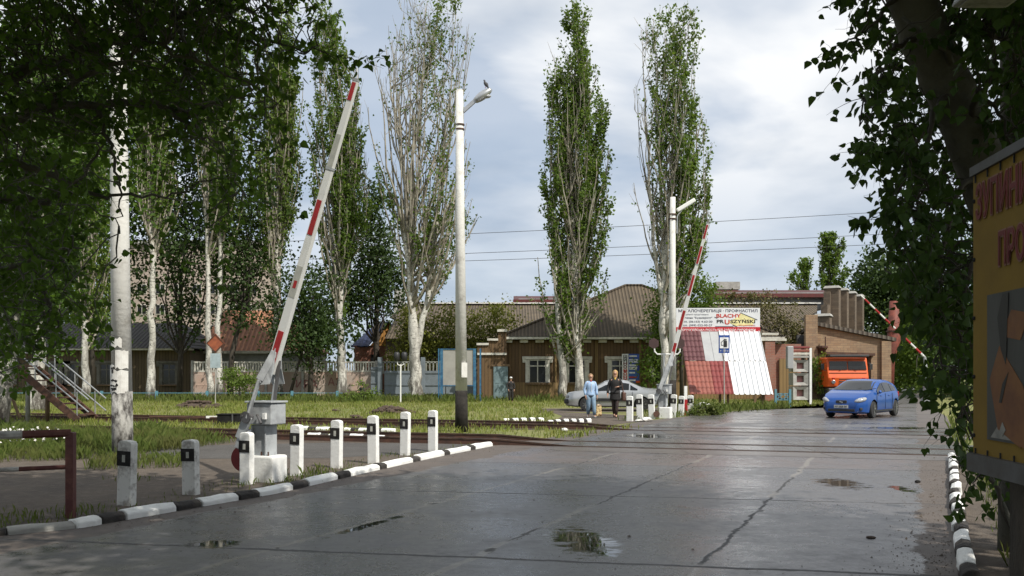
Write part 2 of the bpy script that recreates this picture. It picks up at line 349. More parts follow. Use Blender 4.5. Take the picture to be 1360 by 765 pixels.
# road: wet slabs, joints, dry dirt along the edges, puddles
def roadmat():
    m, t, b = new('wet_road')
    c0 = t.nodes.new('ShaderNodeTexCoord'); O = c0.outputs['Object']
    sp = t.nodes.new('ShaderNodeSeparateXYZ'); t.links.new(O, sp.inputs[0]); x, y = sp.outputs[0], sp.outputs[1]
    wob = ML(t, 'MULTIPLY', ML(t, 'SUBTRACT', noise(t, 1.1, 6, .75, O), .5), .30)
    wob2 = ML(t, 'MULTIPLY', ML(t, 'SUBTRACT', noise(t, 7, 4, .7, O), .5), .09)
    W = ML(t, 'ADD', wob, wob2)
    u0 = ML(t, 'SUBTRACT', x, ML(t, 'MULTIPLY', y, .44)); v0 = ML(t, 'ADD', y, ML(t, 'MULTIPLY', x, .19))
    u = ML(t, 'ADD', u0, W); v = ML(t, 'ADD', v0, ML(t, 'MULTIPLY', W, .6))
    def line(c, p, w): return RAMP(t, ML(t, 'ABSOLUTE', ML(t, 'SUBTRACT', c, p)), [(0, 1), (w*.6, .85), (w, 0)])
    def mx(*a):
        r = a[0]
        for q in a[1:]: r = ML(t, 'MAXIMUM', r, q)
        return r
    near = RAMP(t, ML(t, 'MULTIPLY', v0, .03), [(.495, 1), (.50, 0)])       # slabs stop before the crossing
    palem = RAMP(t, noise(t, .33, 2, .5, objvec(t, (1, .7, 1), (5.2, 1.3, 0))), [(.47, 0), (.50, 1)])
    long_ = mx(line(u, -5.93, .026), line(u, -3.86, .03), line(u, -1.72, .03))
    trans = mx(line(v, 7.86, .05), line(v, 12.2, .034), line(v, 3.6, .04), line(v, 16.4, .03))
    wide = RAMP(t, noise(t, .55, 3, .6, O), [(.45, 0), (.56, 1)])
    pot = ML(t, 'MULTIPLY', mx(line(u, -5.93, .07), line(u, -3.86, .065), line(u, -1.72, .055)), ML(t, 'MULTIPLY', RAMP(t, noise(t, 1.9, 4, .6, O), [(.60, 0), (.63, 1)]), near))
    long_ = ML(t, 'MULTIPLY', long_, ML(t, 'SUBTRACT', 1, ML(t, 'MULTIPLY', palem, .85)))
    crack = ML(t, 'MAXIMUM', ML(t, 'MULTIPLY', mx(long_, trans), RAMP(t, ML(t, 'MULTIPLY', v0, .03), [(.75, 1), (.80, .3)])), pot)
    pale = ML(t, 'MULTIPLY', mx(line(u, -5.93, .05), line(u, -3.86, .055), line(u, -1.72, .055)), palem)
    # base tone
    n1_ = noise(t, .35, 6, .6, O); n2_ = noise(t, 2.2, 6, .7, O); n3_ = noise(t, 90, 3, .7, O)
    col = MIX(t, RAMP(t, n1_, [(.35, 0), (.65, 1)]), (.055, .053, .059), (.086, .082, .086))
    col = MIX(t, RAMP(t, n2_, [(.42, 0), (.75, .5)]), col, (.10, .092, .082))
    col = MIX(t, RAMP(t, n3_, [(.50, 0), (.70, .5)]), col, (.17, .165, .16))
    n6_ = noise(t, 24, 6, .85, objvec(t, (1, 1, 1), (3, 9, 0))); col = MIX(t, RAMP(t, n6_, [(.57, 0), (.66, .7)]), col, (.20, .195, .185))
    n4_ = noise(t, 17, 6, .85, O); col = MIX(t, RAMP(t, n4_, [(.54, 0), (.64, .75)]), col, (.028, .026, .025)); n5_ = noise(t, 7, 6, .75, O); col = MIX(t, RAMP(t, n5_, [(.50, 0), (.64, .5)]), col, (.034, .032, .034))
    # reddish chippings just before the rails, and dirt along both kerbs
    red = ML(t, 'MULTIPLY', RAMP(t, ML(t, 'MULTIPLY', ML(t, 'ADD', v0, ML(t, 'MULTIPLY', W, 3)), .03), [(.488, 0), (.50, 1), (.60, 1), (.63, 0)]), ML(t, 'ADD', .25, ML(t, 'MULTIPLY', RAMP(t, noise(t, 1.4, 6, .7, O), [(.4, 0), (.6, 1)]), .45)))
    col = MIX(t, red, col, (.115, .082, .07))
    eW = ML(t, 'MULTIPLY', ML(t, 'SUBTRACT', noise(t, .9, 5, .7, O), .5), 1.5)
    eR = RAMP(t, ML(t, 'ADD', ML(t, 'ADD', u0, ML(t, 'MULTIPLY', eW, .5)), ML(t, 'MULTIPLY', y, -.018)), [(.0, 0), (.06, 1)])
    eL = RAMP(t, ML(t, 'ADD', ML(t, 'ADD', ML(t, 'MULTIPLY', u0, -1), -8.15), ML(t, 'MULTIPLY', eW, .5)), [(.0, 0), (.12, 1)])
    edge = mx(eR, eL)
    dirt = MIX(t, RAMP(t, n2_, [(.3, 0), (.7, 1)]), (.095, .072, .055), (.055, .042, .034))
    col = MIX(t, edge, col, dirt)
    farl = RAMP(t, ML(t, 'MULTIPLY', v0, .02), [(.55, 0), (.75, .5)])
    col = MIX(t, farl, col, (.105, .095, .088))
    col = MIX(t, pale, col, (.19, .17, .145))
    v3 = ML(t, 'ADD', ML(t, 'ADD', y, ML(t, 'MULTIPLY', x, .3)), ML(t, 'MULTIPLY', W, 1.2))
    bands = ML(t, 'MULTIPLY', mx(*[line(v3, q, w_) for q, w_ in ((19.7, .06), (24.3, .08), (25.5, .12), (26.3, .06), (30.4, .12), (32.2, .10), (34.6, .16), (37.5, .14), (41, .2), (46, .2))]), RAMP(t, noise(t, .5, 4, .6, O), [(.40, .15), (.52, .9)]))
    crack = ML(t, 'MAXIMUM', crack, bands)
    col = MIX(t, crack, col, (.012, .011, .010))
    # puddles
    def ell(px, py, a, bb, ang=0):
        dx = ML(t, 'SUBTRACT', x, px); dy = ML(t, 'SUBTRACT', y, py); ca, sa = math.cos(ang), math.sin(ang)
        e = ML(t, 'DIVIDE', ML(t, 'ADD', ML(t, 'MULTIPLY', dx, ca), ML(t, 'MULTIPLY', dy, sa)), a)
        g = ML(t, 'DIVIDE', ML(t, 'SUBTRACT', ML(t, 'MULTIPLY', dy, ca), ML(t, 'MULTIPLY', dx, sa)), bb)
        return ML(t, 'ADD', ML(t, 'ADD', ML(t, 'MULTIPLY', e, e), ML(t, 'MULTIPLY', g, g)), ML(t, 'MULTIPLY', W, 7.0))
    pu = None
    for a in ((.68, 8.75, .30, .75, .15), (-1.55, 9.65, .07, .85, -.41), (4.95, 13.3, .32, .65, 0), (5.6, 12.7, .12, .42, 0), (3.6, 23.6, .5, .9, 0), (8.4, 24.5, 1.0, .6, 0), (12, 27, 1.2, .6, 0), (-2.9, 8.55, .25, .18, 0)):
        e = ell(*a); pu = e if pu is None else ML(t, 'MINIMUM', pu, e)
    streak = noise(t, 2.6, 7, .72, objvec(t, (1, 2.6, 1)))
    pu = ML(t, 'ADD', pu, ML(t, 'MULTIPLY', ML(t, 'SUBTRACT', streak, .46), 7.5))
    pud = RAMP(t, ML(t, 'MULTIPLY', pu, .25), [(.20, 1), (.40, 0)])
    col = MIX(t, ML(t, 'MULTIPLY', pud, .8), col, (.028, .025, .022))
    wet = RAMP(t, noise(t, .45, 7, .68, O), [(.36, .11), (.46, .20), (.56, .31), (.68, .48)])
    wet2 = ML(t, 'ADD', wet, ML(t, 'MULTIPLY', RAMP(t, noise(t, 5, 7, .8, O), [(.4, 0), (.62, 1)]), .16))
    wet3 = ML(t, 'MAXIMUM', wet2, ML(t, 'MULTIPLY', mx(edge, ML(t, 'MULTIPLY', red, .75), crack), .78))
    rg = ML(t, 'MULTIPLY', wet3, ML(t, 'SUBTRACT', 1, ML(t, 'MULTIPLY', pud, .93)))
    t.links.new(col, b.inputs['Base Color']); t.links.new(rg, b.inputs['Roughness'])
    b.inputs['Specular IOR Level'].default_value = 1.0
    bn = t.nodes.new('ShaderNodeBump'); bn.inputs['Distance'].default_value = .012
    h = ML(t, 'SUBTRACT', ML(t, 'ADD', ML(t, 'MULTIPLY', n3_, .45), ML(t, 'MULTIPLY', noise(t, 22, 5, .7, O), .6)), ML(t, 'MULTIPLY', crack, 1.5))
    t.links.new(h, bn.inputs['Height']); t.links.new(ML(t, 'MULTIPLY', ML(t, 'SUBTRACT', 1, pud), .30), bn.inputs['Strength'])
    t.links.new(bn.outputs[0], b.inputs['Normal']); return m
M['road'] = roadmat()
def groundmat(name, a, b_, c, s=.5):
    m, t, b = new(name); O = objvec(t)
    col = MIX(t, RAMP(t, noise(t, s, 6, .7, O), [(.38, 0), (.62, 1)]), a, b_)
    col = MIX(t, RAMP(t, noise(t, s*7, 6, .7, O), [(.5, 0), (.7, .8)]), col, c)
    t.links.new(col, b.inputs['Base Color']); b.inputs['Roughness'].default_value = .95
    bump(t, b, noise(t, 25, 5, .7, O), .8, .03); return m
M['field'] = groundmat('grassy_ground', (.14, .165, .04), (.21, .195, .07), (.10, .09, .045), .35)
M['dirt'] = groundmat('trodden_dirt', (.105, .082, .062), (.075, .06, .048), (.15, .125, .10), .8)
M['asphaltpath'] = groundmat('dry_asphalt', (.085, .08, .075), (.065, .06, .056), (.11, .10, .09), .8)
M['ballast'] = groundmat('ballast', (.085, .062, .045), (.05, .04, .03), (.13, .11, .09), 2)

# text -> mesh
_tc = {}
def lettering(txt, size, mat, parent, org, xdir, zdir=(0, 0, 1), width=None, depth=.004, name='lettering', bold=0, align='LEFT'):
    cu = bpy.data.curves.new('t', 'FONT'); cu.body = txt; cu.size = size; cu.extrude = depth/2; cu.offset = bold; cu.align_x = align
    o = bpy.data.objects.new('t', cu); scene.collection.objects.link(o)
    dg = bpy.context.evaluated_depsgraph_get(); me = bpy.data.meshes.new_from_object(o.evaluated_get(dg))
    bpy.data.objects.remove(o); bpy.data.curves.remove(cu)
    n = len(me.vertices); co = np.zeros(n*3); me.vertices.foreach_get('co', co); co = co.reshape(-1, 3)
    if n and width:
        w = co[:, 0].max()-co[:, 0].min(); k = width/w
        co[:, 0] = (co[:, 0]-co[:, 0].min())*k if align == 'LEFT' else co[:, 0]*k
    X = Vector(xdir).normalized(); Z = Vector(zdir).normalized(); Yv = X.cross(Z)   # text normal = -Yv...
    P = np.array(org)[None]+co[:, :1]*np.array(X)+co[:, 1:2]*np.array(Z)+co[:, 2:3]*np.array(Yv)
    if parent is not None:
        Mi = np.array((Matrix.Translation(parent.location) @ parent.rotation_euler.to_matrix().to_4x4()).inverted())
        P = P @ Mi[:3, :3].T+Mi[:3, 3]
    me.vertices.foreach_set('co', P.ravel()); me.materials.clear(); me.materials.append(mat); me.name = name
    ob = bpy.data.objects.new(name, me); scene.collection.objects.link(ob); ob.parent = parent
    return ob
# ---------------------------------------------------------------- foliage
def mesh_np(name, V, polys, k, mat, parent=None, loc=(0, 0, 0)):
    """V (n,3); polys (m,k) indices"""
    me = bpy.data.meshes.new(name); V = V-np.array(loc)[None]
    me.vertices.add(len(V)); me.vertices.foreach_set('co', V.astype(np.float32).ravel())
    m = len(polys); me.loops.add(m*k); me.loops.foreach_set('vertex_index', polys.astype(np.int32).ravel())
    me.polygons.add(m); me.polygons.foreach_set('loop_start', np.arange(0, m*k, k, dtype=np.int32)); 
    me.materials.append(mat); me.update(calc_edges=True); me.validate()
    o = bpy.data.objects.new(name, me); scene.collection.objects.link(o)
    if parent is not None: o.parent = parent
    return o
def leaves(P, size, droop=.3, shape='leaf', D=None, jit=.35):
    """leaf polygons at points P; returns verts, quads"""
    n = len(P)
    d = rng.normal(size=(n, 3)); d[:, 2] -= droop*2.5
    if D is not None: d = d*.6+D*1.2
    d /= np.linalg.norm(d, axis=1)[:, None]+1e-9
    r = rng.normal(size=(n, 3)); s = np.cross(d, r); s /= np.linalg.norm(s, axis=1)[:, None]+1e-9
    nn = np.cross(d, s)
    L = size*(1+rng.uniform(-jit, jit, n))[:, None]; W = L*rng.uniform(.36, .5, n)[:, None]
    if shape == 'leaf':      # six points, folded along the midrib, widest near the base
        f = L*rng.uniform(.05, .28, n)[:, None]
        V = np.stack([P, P+d*L*.08+s*W*.72+nn*f*.7, P+d*L*.34+s*W+nn*f, P+d*L*.66+s*W*.52+nn*f*.5, P+d*L-nn*f*.5, P+d*L*.66-s*W*.52+nn*f*.5, P+d*L*.34-s*W+nn*f, P+d*L*.08-s*W*.72+nn*f*.7], 1)
        b = np.arange(n)[:, None]*8
        Q = np.concatenate([b+np.array([[0, 1, 2, 3, 4]]), b+np.array([[0, 4, 5, 6, 7]])])
        return V.reshape(-1, 3), Q
    f = L*rng.uniform(-.2, .2, n)[:, None]
    V = np.stack([P, P+d*L*.45+s*W+nn*f, P+d*L, P+d*L*.4-s*W+nn*f], 1); b = np.arange(n)[:, None]*4
    return V.reshape(-1, 3), b+np.array([[0, 1, 2, 3]])
def wander(p0, p1, n=7, amp=.05, sag=0):
    p0, p1 = np.array(p0, float), np.array(p1, float); L = np.linalg.norm(p1-p0); out = []
    off = np.zeros(3)
    for i in range(n):
        t = i/(n-1); off = off*.6+rng.normal(size=3)*amp*L*math.sin(math.pi*min(1, t+.15))
        out.append(p0+(p1-p0)*t+off*(t > 0)+np.array([0, 0, -sag*L*4*t*(1-t)*-1]))
    return out
def poplar(name, label, base, env, stems, nb, leafmat_, dens, lsize, cat='tree', group='poplars along the railway', tr=.3, zlo=None, mask=None, twigs=4, barkm='bark', seed=1, ll=(4, 9), wide=2.8, gaps=.3, clear=.62):
    """env: [(py, pxL, pxR)] silhouette; stems: [[(px,py,r),...]]"""
    global rng
    rng = np.random.default_rng(seed)
    Y = base.y; root = thing(name, label, cat, base, 0, group)
    E = sorted([(EYE-(py-HZ)/F*Y, (a-680)/F*Y, (b-680)/F*Y) for py, a, b in env])
    ez, el, er = (np.array([e[i] for e in E]) for i in range(3))
    tk = MB(); S = []
    for st in stems:
        pts = []
        for i, (px, py, r, *dy) in enumerate(st):
            p = at(px, py, Y); p.y += dy[0] if dy else 0
            if py > 515: p.z = -.1
            pts.append((np.array(p), r))
        # refine
        fine = []; rr = []
        for (a, ra), (b, rb) in zip(pts[:-1], pts[1:]):
            for k in range(4):
                t = k/4; fine.append(a+(b-a)*t+rng.normal(size=3)*.05*(ra > 0)*(0 if (k == 0 and len(fine) == 0) else 1)); rr.append((ra+(rb-ra)*t)*(1+rng.normal()*.05))
        fine.append(pts[-1][0]); rr.append(pts[-1][1])
        if fine[0][2] < 0: rr[0] *= 1.35; rr[1] *= 1.1
        tk.tube(fine, rr, 9); S.append((np.array(fine), np.array(rr)))
    LP = []; zmax = ez[-1]
    br = MB()
    for i in range(nb):
        sp, sr = S[rng.integers(len(S))]
        z0lo = zlo if zlo is not None else ez[0]
        for _ in range(20):
            k = rng.integers(len(sp)-1); t = rng.random(); p0 = sp[k]+(sp[k+1]-sp[k])*t; r0 = sr[k]+(sr[k+1]-sr[k])*t
            if p0[2] > z0lo: break
        ln = rng.uniform(*ll)*min(1, .35+(zmax-p0[2])/zmax*1.2)
        z1 = min(p0[2]+ln, zmax*(.93+.07*rng.random()))
        if z1-p0[2] < .6: continue
        xl, xr = np.interp(z1, ez, el), np.interp(z1, ez, er); xc, hw = (xl+xr)/2, (xr-xl)/2
        th = rng.uniform(0, 2*math.pi); r = math.sqrt(rng.random()); r *= .88+.2*math.sin(z1*1.7+th*2+seed)*math.sin(z1*.6+3*th)+.05
        # stay on the side of the own stem
        p1 = np.array([xc+hw*r*math.cos(th), Y+hw*.8*r*math.sin(th), z1])
        if abs(p1[0]-p0[0]) > wide: p1[0] = p0[0]+(p1[0]-p0[0])*.7
        c = p0*.25+p1*.75; c[2] = p0[2]+(z1-p0[2])*rng.uniform(.28, .42)
        m = 9; pts = []; off = np.zeros(3)
        for j in range(m):
            t = j/(m-1); off = off*.7+rng.normal(size=3)*np.array([.07, .07, 0])
            pts.append((1-t)**2*p0+2*t*(1-t)*c+t*t*p1+off*min(1, t*3))
        rb = min(r0*.55, .03+ln*.0085)
        br.tube(pts, [rb*(1-.82*j/(m-1))+.004 for j in range(m)], 5, cap=False)
        pa = np.array(pts); dn = dens*(mask(p1) if mask else 1)*rng.uniform(.3, 1.5)*(rng.random() > gaps*.6)
        for q in range(twigs):
            t = rng.uniform(.2, 1); jj = t*(m-1); a = int(min(jj, m-2)); tp = pa[a]+(pa[a+1]-pa[a])*(jj-a)
            tl = rng.uniform(.5, 1.5); td = rng.normal(size=3)*np.array([.33, .33, 0])+np.array([0, 0, 1]); te = tp+td/np.linalg.norm(td)*tl
            if te[2] > zmax: te[2] = zmax
            br.tube([tp, (tp+te)/2+rng.normal(size=3)*.04, te], [.018, .013, .007], 4, cap=False)
            nl = int(rng.poisson(max(0, dn)*tl*11))
            if nl: tt = rng.random((nl, 1)); LP.append(tp+(te-tp)*tt+rng.normal(size=(nl, 3))*.11)
        nl = int(rng.poisson(max(0, dn)*ln*9))
        if nl:
            tt = np.sort(rng.uniform(.12, 1, nl))*(m-1); a = np.minimum(tt.astype(int), m-2)
            # leaves come in tufts along the shoot
            clump = rng.normal(size=(nl, 3))*(.09+.11*rng.random((nl, 1))); on = np.sin(tt*rng.uniform(1.8, 3.2)+rng.uniform(0, 6)) > -.35; tt = tt[on]; a = a[on]; clump = clump[on]
            LP.append(pa[a]+(pa[a+1]-pa[a])*(tt-a)[:, None]+clump)
    tk.v += []; off = len(tk.v)
    tk.add(br.v, br.f, 1)
    sharp_o = tk.build('trunk', [M[barkm], M['twig'] if barkm != 'bark' else M['greytwig']], root, smooth=True)
    if LP:
        P = np.concatenate(LP)
        # the main stem shows through the foliage on its sunny side
        s0, _ = S[0]; sxp = np.interp(P[:, 2], s0[:, 2], s0[:, 0]); kill = (np.abs(P[:, 0]-sxp) < .38) & (P[:, 1] < Y) & (P[:, 2] < zmax*clear) & (rng.random(len(P)) < .85); P = P[~kill]
        V, Q = leaves(P, lsize, .15, 'quad')
        mesh_np('crown', V, Q, 4, leafmat_, root, tuple(base))
    return root
def bushy(name, label, base, blobs, n, lsize, mat, trunk=None, cat='tree', group=None, barkm='barkdark', limbs=26, seed=3, shape='quad', clump=.28, dr=.15):
    """blobs: ellipsoids (cx,cy,cz,rx,ry,rz) in world; leaves gathered in clumps on and in them"""
    global rng
    rng = np.random.default_rng(seed); root = thing(name, label, cat, base, 0, group); base = Vector(base)
    B = np.array(blobs, float); vol = (B[:, 3]*B[:, 4]*B[:, 5])**.75; w = vol/vol.sum()
    nc = max(6, int(n/26)); idx = rng.choice(len(B), nc, p=w)
    d = rng.normal(size=(nc, 3)); d /= np.linalg.norm(d, axis=1)[:, None]; r = (rng.random(nc)**.45)[:, None]*(1+.18*rng.normal(size=(nc, 1)))
    C = B[idx, :3]+d*r*B[idx, 3:]
    cs = clump*B[idx, 3:].mean(1)*rng.uniform(.4, 1.3, nc)
    k = rng.integers(nc, size=n); P = C[k]+rng.normal(size=(n, 3))*cs[k][:, None]*np.array([1, 1, .75])
    P[:, 2] = np.maximum(P[:, 2], base.z+.05)
    V, Q = leaves(P, lsize, dr, shape)
    if trunk:
        tk = MB(); top = B[:, :3].mean(0); zb = base.z-.1
        for tr_ in trunk: tk.tube([(p[0], p[1], p[2]) for p in tr_], [p[3] for p in tr_], 9)
        st = trunk[0]; 
        for j in range(min(limbs, nc)):
            c = C[rng.integers(nc)]; q = st[rng.integers(max(1, len(st)//2), len(st))]; q0 = np.array(q[:3]); rr = min(q[3]*.5, .09)
            pts = wander(q0, c, 6, .05); tk.tube(pts, [rr*(1-.85*i/5) for i in range(6)], 5, cap=False)
        tk.build('trunk' if cat == 'tree' else 'stem', M[barkm], root, smooth=True)
    mesh_np('crown' if cat == 'tree' else 'foliage', V, Q, Q.shape[1], mat, root, tuple(base))
    return root
def twiggy(LP, LD, tb, p, d, L, nl, r=.006, droop=.25):
    """leafy twig from p along d"""
    p = np.array(p, float); d = np.array(d, float); d /= np.linalg.norm(d); pts = [p.copy()]; n = 6
    for i in range(n-1):
        d = d+rng.normal(size=3)*.22+np.array([0, 0, -droop*.25]); d /= np.linalg.norm(d); p = p+d*L/(n-1); pts.append(p.copy())
    tb.tube(pts, [r*(1-.75*i/(n-1)) for i in range(n)], 4, cap=False)
    pa = np.array(pts); t = rng.uniform(.1, 1, nl)*(n-1); a = np.minimum(t.astype(int), n-2)
    q = pa[a]+(pa[a+1]-pa[a])*(t-a)[:, None]; pet = rng.normal(size=(nl, 3)); pet[:, 2] -= .4; pet /= np.linalg.norm(pet, axis=1)[:, None]
    LP.append(q+pet*.035); LD.append(pet)
    return pts
# ---------------------------------------------------------------- ground, road, rails
def sheet(name, poly, z, mat, kind='structure', sub=None):
    me = bpy.data.meshes.new(name); bm = bmesh.new()
    f = bm.faces.new([bm.verts.new((p[0], p[1], z)) for p in poly]); bmesh.ops.triangulate(bm, faces=[f]); bmesh.ops.recalc_face_normals(bm, faces=bm.faces)
    bm.to_mesh(me); bm.free(); me.materials.append(mat)
    if me.polygons[0].normal.z < 0: me.flip_normals()
    o = bpy.data.objects.new(name, me); scene.collection.objects.link(o); tag(o, kind=kind); return o
sheet('ground', [(-700, -300), (700, -300), (700, 900), (-700, 900)], -.012, M['field'])
KL = [(-7.6, 8.15), (-6.4, 8.5), (-5.4, 8.85), (-4.65, 9.42), (-3.26, 12.15), (-2.46, 14.7), (-1.56, 17.4), (-.43, 20.3)]
KR = [(2.2, 4.0), (3.55, 7.0), (4.6, 9.2), (5.9, 11.9), (7.2, 14.5), (8.6, 17.4)]
road_poly = [(-7.6, 8.15), (-14, 6.5), (-14, -14), (-6, -14), (2.2, 4.0)] + KR[1:] + [(10.2, 20.0), (17.0, 34.5), (18.2, 37.5), (28.2, 60), (44.5, 96), (60, 130), (54, 132), (37.5, 92), (26, 62), (19.2, 47), (15.0, 43.0), (13.2, 42.0), (10.4, 40), (7.9, 36.2), (4.6, 31.0), (2.6, 26.5), (1.0, 23.0)] + KL[::-1][:-1]
sheet('road', road_poly, 0.0, M['road'])
# sidewalk of trodden dirt between kerb and rails and the asphalt footpath along the track
sheet('dirt_verge', [(-30, 6.9), (-14, 6.5), (-7.6, 8.15)] + KL[1:] + [(-.2, 21.0), (-5, 22.2), (-14, 22.0), (-30, 20)], -.007, M['dirt'])
sheet('footpath', [(-.9, 19.2), (-.35, 20.9), (-4.5, 21.3), (-8.2, 20.2), (-7.2, 17.2), (-3.6, 17.4)], -.0035, M['asphaltpath'])
sheet('dirt_path', [(2.4, 27.2), (4.9, 31.6), (5.4, 34.2), (3.6, 37.5), (1.7, 38.5), (2.0, 35), (1.5, 31)], -.007, M['dirt'])
sheet('car_park_strip', [(1.2, 38.2), (9.0, 39.6), (9.5, 43.5), (1.4, 42.5)], -.004, M['dirt'])
sheet('verge', [(2.2, 4.0)] + KR[1:] + [(9.6, 18.8), (11.5, 18.4), (6.5, 4)], -.006, M['dirt'])
def railY(x, y0, x0, s=-.30): return y0+s*(x-x0)
for (x0, y0), nm in (((-3.9, 21.7), 0), ((-5.2, 28.6), 1)):
    xr = 2.0 if nm == 0 else 4.6
    sheet('track_bed', [(-60, railY(-60, y0-.55, x0)), (xr, railY(xr, y0-.55, x0)), (xr+.6, railY(xr+.6, y0+2.15, x0)), (-60, railY(-60, y0+2.15, x0))], -.005 + .001*nm, M['ballast'])
rail_lab = ['rusty rail nearest the camera, running left from the barrier lamp pole and across the road', 'rusty rail just behind the nearest one, second of the four',
            'rusty rail behind the black switch box, third from the camera', 'farthest rusty rail, on the grass side towards the fence']
i = 0
for (x0, y0) in ((-3.9, 21.7), (-5.2, 28.6)):
    for dy in (0, 1.60):
        xe = 1.1 if y0 < 25 else 3.4
        t = thing('rail', rail_lab[i], 'rail', (-3.9, railY(-3.9, y0+dy, x0), 0), 0, 'rails across the level crossing'); i += 1
        xs = [-60, xe-1.4, xe-.2, xe+.4, 22 if y0 < 25 else 26]; tops = [.15, .14, .05, .012, .012]
        for nm, w, dz0, mt in (('web', .05, 0, 'rust'), ('head', .075, .001, 'railtop')):
            mb = MB(); P = []
            for x, tp in zip(xs, tops):
                y = railY(x, y0+dy, x0); top = tp if nm == 'head' else tp-.03
                bot = -.06 if nm == 'web' else tp-.035
                P += [(x, y-w/2, bot), (x, y+w/2, bot), (x, y+w/2, top), (x, y-w/2, top)]
            fs = [(4*k+a, 4*k+(a+1) % 4, 4*k+4+(a+1) % 4, 4*k+4+a) for k in range(len(xs)-1) for a in range(4)]+[(0, 1, 2, 3), (19, 18, 17, 16)]
            mb.add(P, fs); mb.build(nm, M[mt], t)
        # flangeway groove of the crossing panels
        if True:
            g = MB(); xa, xb = xe+.3, (8.4 if y0 < 25 else 14)
            for sy in (.10,):
                n = 14; L = []
                for k in range(n+1):
                    x = xa+(xb-xa)*k/n; L.append((x, railY(x, y0+dy, x0)+sy))
                V = []; 
                for (x, y) in L: w = .06+.05*rng.random(); V += [(x, y-w, .004), (x, y+w, .004)]
                g.add(V, [(2*k, 2*k+2, 2*k+3, 2*k+1) for k in range(n)])
            g.build('flangeway', M['groove'], t)
# crossing panels: slabs between the rails
def panelstrip(yA, yB, x0, xa, xb, n, m):
    k = 0
    for j in range(n):
        a = xa+(xb-xa)*j/n+.02; b = xa+(xb-xa)*(j+1)/n-.02
        sheet('crossing_panel', [(a, railY(a, yA, x0)), (b, railY(b, yA, x0)), (b, railY(b, yB, x0)), (a, railY(a, yB, x0))], .0035, m)
M['panel'] = pm('wet_panel', (.12, .115, .112), .24, (.07, .066, .064), 1.2, .35, .65, bmp=.15, bscale=25)
M['panel2'] = pm('wet_panel_dark', (.085, .07, .062), .34, (.12, .105, .095), 1.0, .35, .65, bmp=.15, bscale=25)
panelstrip(21.9, 23.14, -3.9, 1.6, 9.8, 5, M['panel']); panelstrip(20.45, 21.55, -3.9, .9, 9.2, 3, M['panel2'])
panelstrip(23.55, 24.8, -3.9, 2.2, 11, 4, M['panel']); panelstrip(28.85, 30.05, -5.2, 5.0, 14, 5, M['panel'])
panelstrip(30.4, 31.3, -5.2, 5.6, 14.5, 3, M['panel']); panelstrip(27.2, 28.4, -5.2, 4.3, 13, 3, M['panel2'])

# kerb stones
M['kerbblack'] = pm('worn_black_kerb_paint', (.032, .028, .025), .9, (.10, .085, .07), 6, .5, .68, bmp=.6)
def kerb_run(path, n, label, group, w=.16, h=.10, side=1, start=0, cuts=None, mats=('white', 'black')):
    P = [Vector((x, y, 0)) for x, y in path]; seg = [(b-a).length for a, b in zip(P, P[1:])]; T = sum(seg)
    def pt(s):
        for a, b, l in zip(P, P[1:], seg):
            if s <= l: return a+(b-a)*(s/l), (b-a).normalized()
            s -= l
        return P[-1], (P[-1]-P[-2]).normalized()
    # alternate long white / shorter black
    L = [1.25 if (k+start) % 2 == 0 else .75 for k in range(n)]; sc = T/sum(L); s = 0
    for k in range(n):
        if cuts: a, d = pt(T*cuts[k]+.008); b, d2 = pt(T*cuts[k+1]-.008)
        else: a, d = pt(s+.008); b, d2 = pt(s+L[k]*sc-.008); s += L[k]*sc
        nrm = Vector((-(b-a).y, (b-a).x, 0)).normalized()*side
        hh = h*(1+.07*rng.normal()); jig = nrm*(.008*rng.normal())
        mb = MB(); prof = [(0, -.05), (.0, hh*.62), (.05, hh*.95), (w*.6, hh), (w, hh*.94), (w, -.05)]
        m = 4; V = []
        for j in range(m):
            q = a+(b-a)*(j/(m-1))+jig
            for x, z in prof: V.append(q+nrm*(x+.006*rng.normal())+Vector((0, 0, z+(.006*rng.normal() if z > 0 else 0))))
        npf = len(prof); fs = [(i*npf+c, i*npf+(c+1) % npf, (i+1)*npf+(c+1) % npf, (i+1)*npf+c) for i in range(m-1) for c in range(npf)]
        fs += [tuple(range(npf)), tuple((m-1)*npf+c for c in range(npf))[::-1]]
        mb.add(V, fs); wm = mats[(k+start) % 2]; colr = {'black': 'black', 'concrete': 'grey'}.get(wm, 'white')
        o = mb.build('kerb_stone', M['kerbblack' if wm == 'black' else wm], bevel=.015)
        c = (a+b)/2; o.data.transform(Matrix.Translation(-c)); o.location = c
        tag(o, label(k, colr), 'kerb stone', group)
def px_cuts(path, pxs):
    # shares of the path length at which the paint changes, measured on the photograph
    P = [Vector((x, y, 0)) for x, y in path]; T = sum((b-a).length for a, b in zip(P, P[1:])); S = []; X_ = []
    s = 0
    for a, b in zip(P, P[1:]):
        for k in range(40): q = a+(b-a)*k/40; X_.append(680+F*q.x/q.y); S.append((s+(b-a).length*k/40)/T)
        s += (b-a).length
    X_.append(680+F*P[-1].x/P[-1].y); S.append(1); return [float(np.interp(p, X_, S)) for p in pxs]
ORD = ['first', 'second', 'third', 'fourth', 'fifth', 'sixth', 'seventh', 'eighth', 'ninth', 'tenth', 'eleventh', 'twelfth', 'thirteenth', 'fourteenth', 'fifteenth', 'sixteenth', 'seventeenth', 'eighteenth', 'nineteenth', 'twentieth', 'twenty-first', 'twenty-second', 'twenty-third', 'twenty-fourth']
cnt = {}
def klab(where):
    def f(k, colr):
        key = (where, colr); cnt[key] = cnt.get(key, 0)+1
        return f'{ORD[cnt[key]-1]} {colr} kerb stone {where}'
    return f
kerb_run(KL[:4], 4, klab('from the left in the worn bit curving round the corner'), 'painted kerb stones left of the road', start=1, h=.07, mats=('concrete', 'black'), cuts=[0, .35, .6, .8, 1])
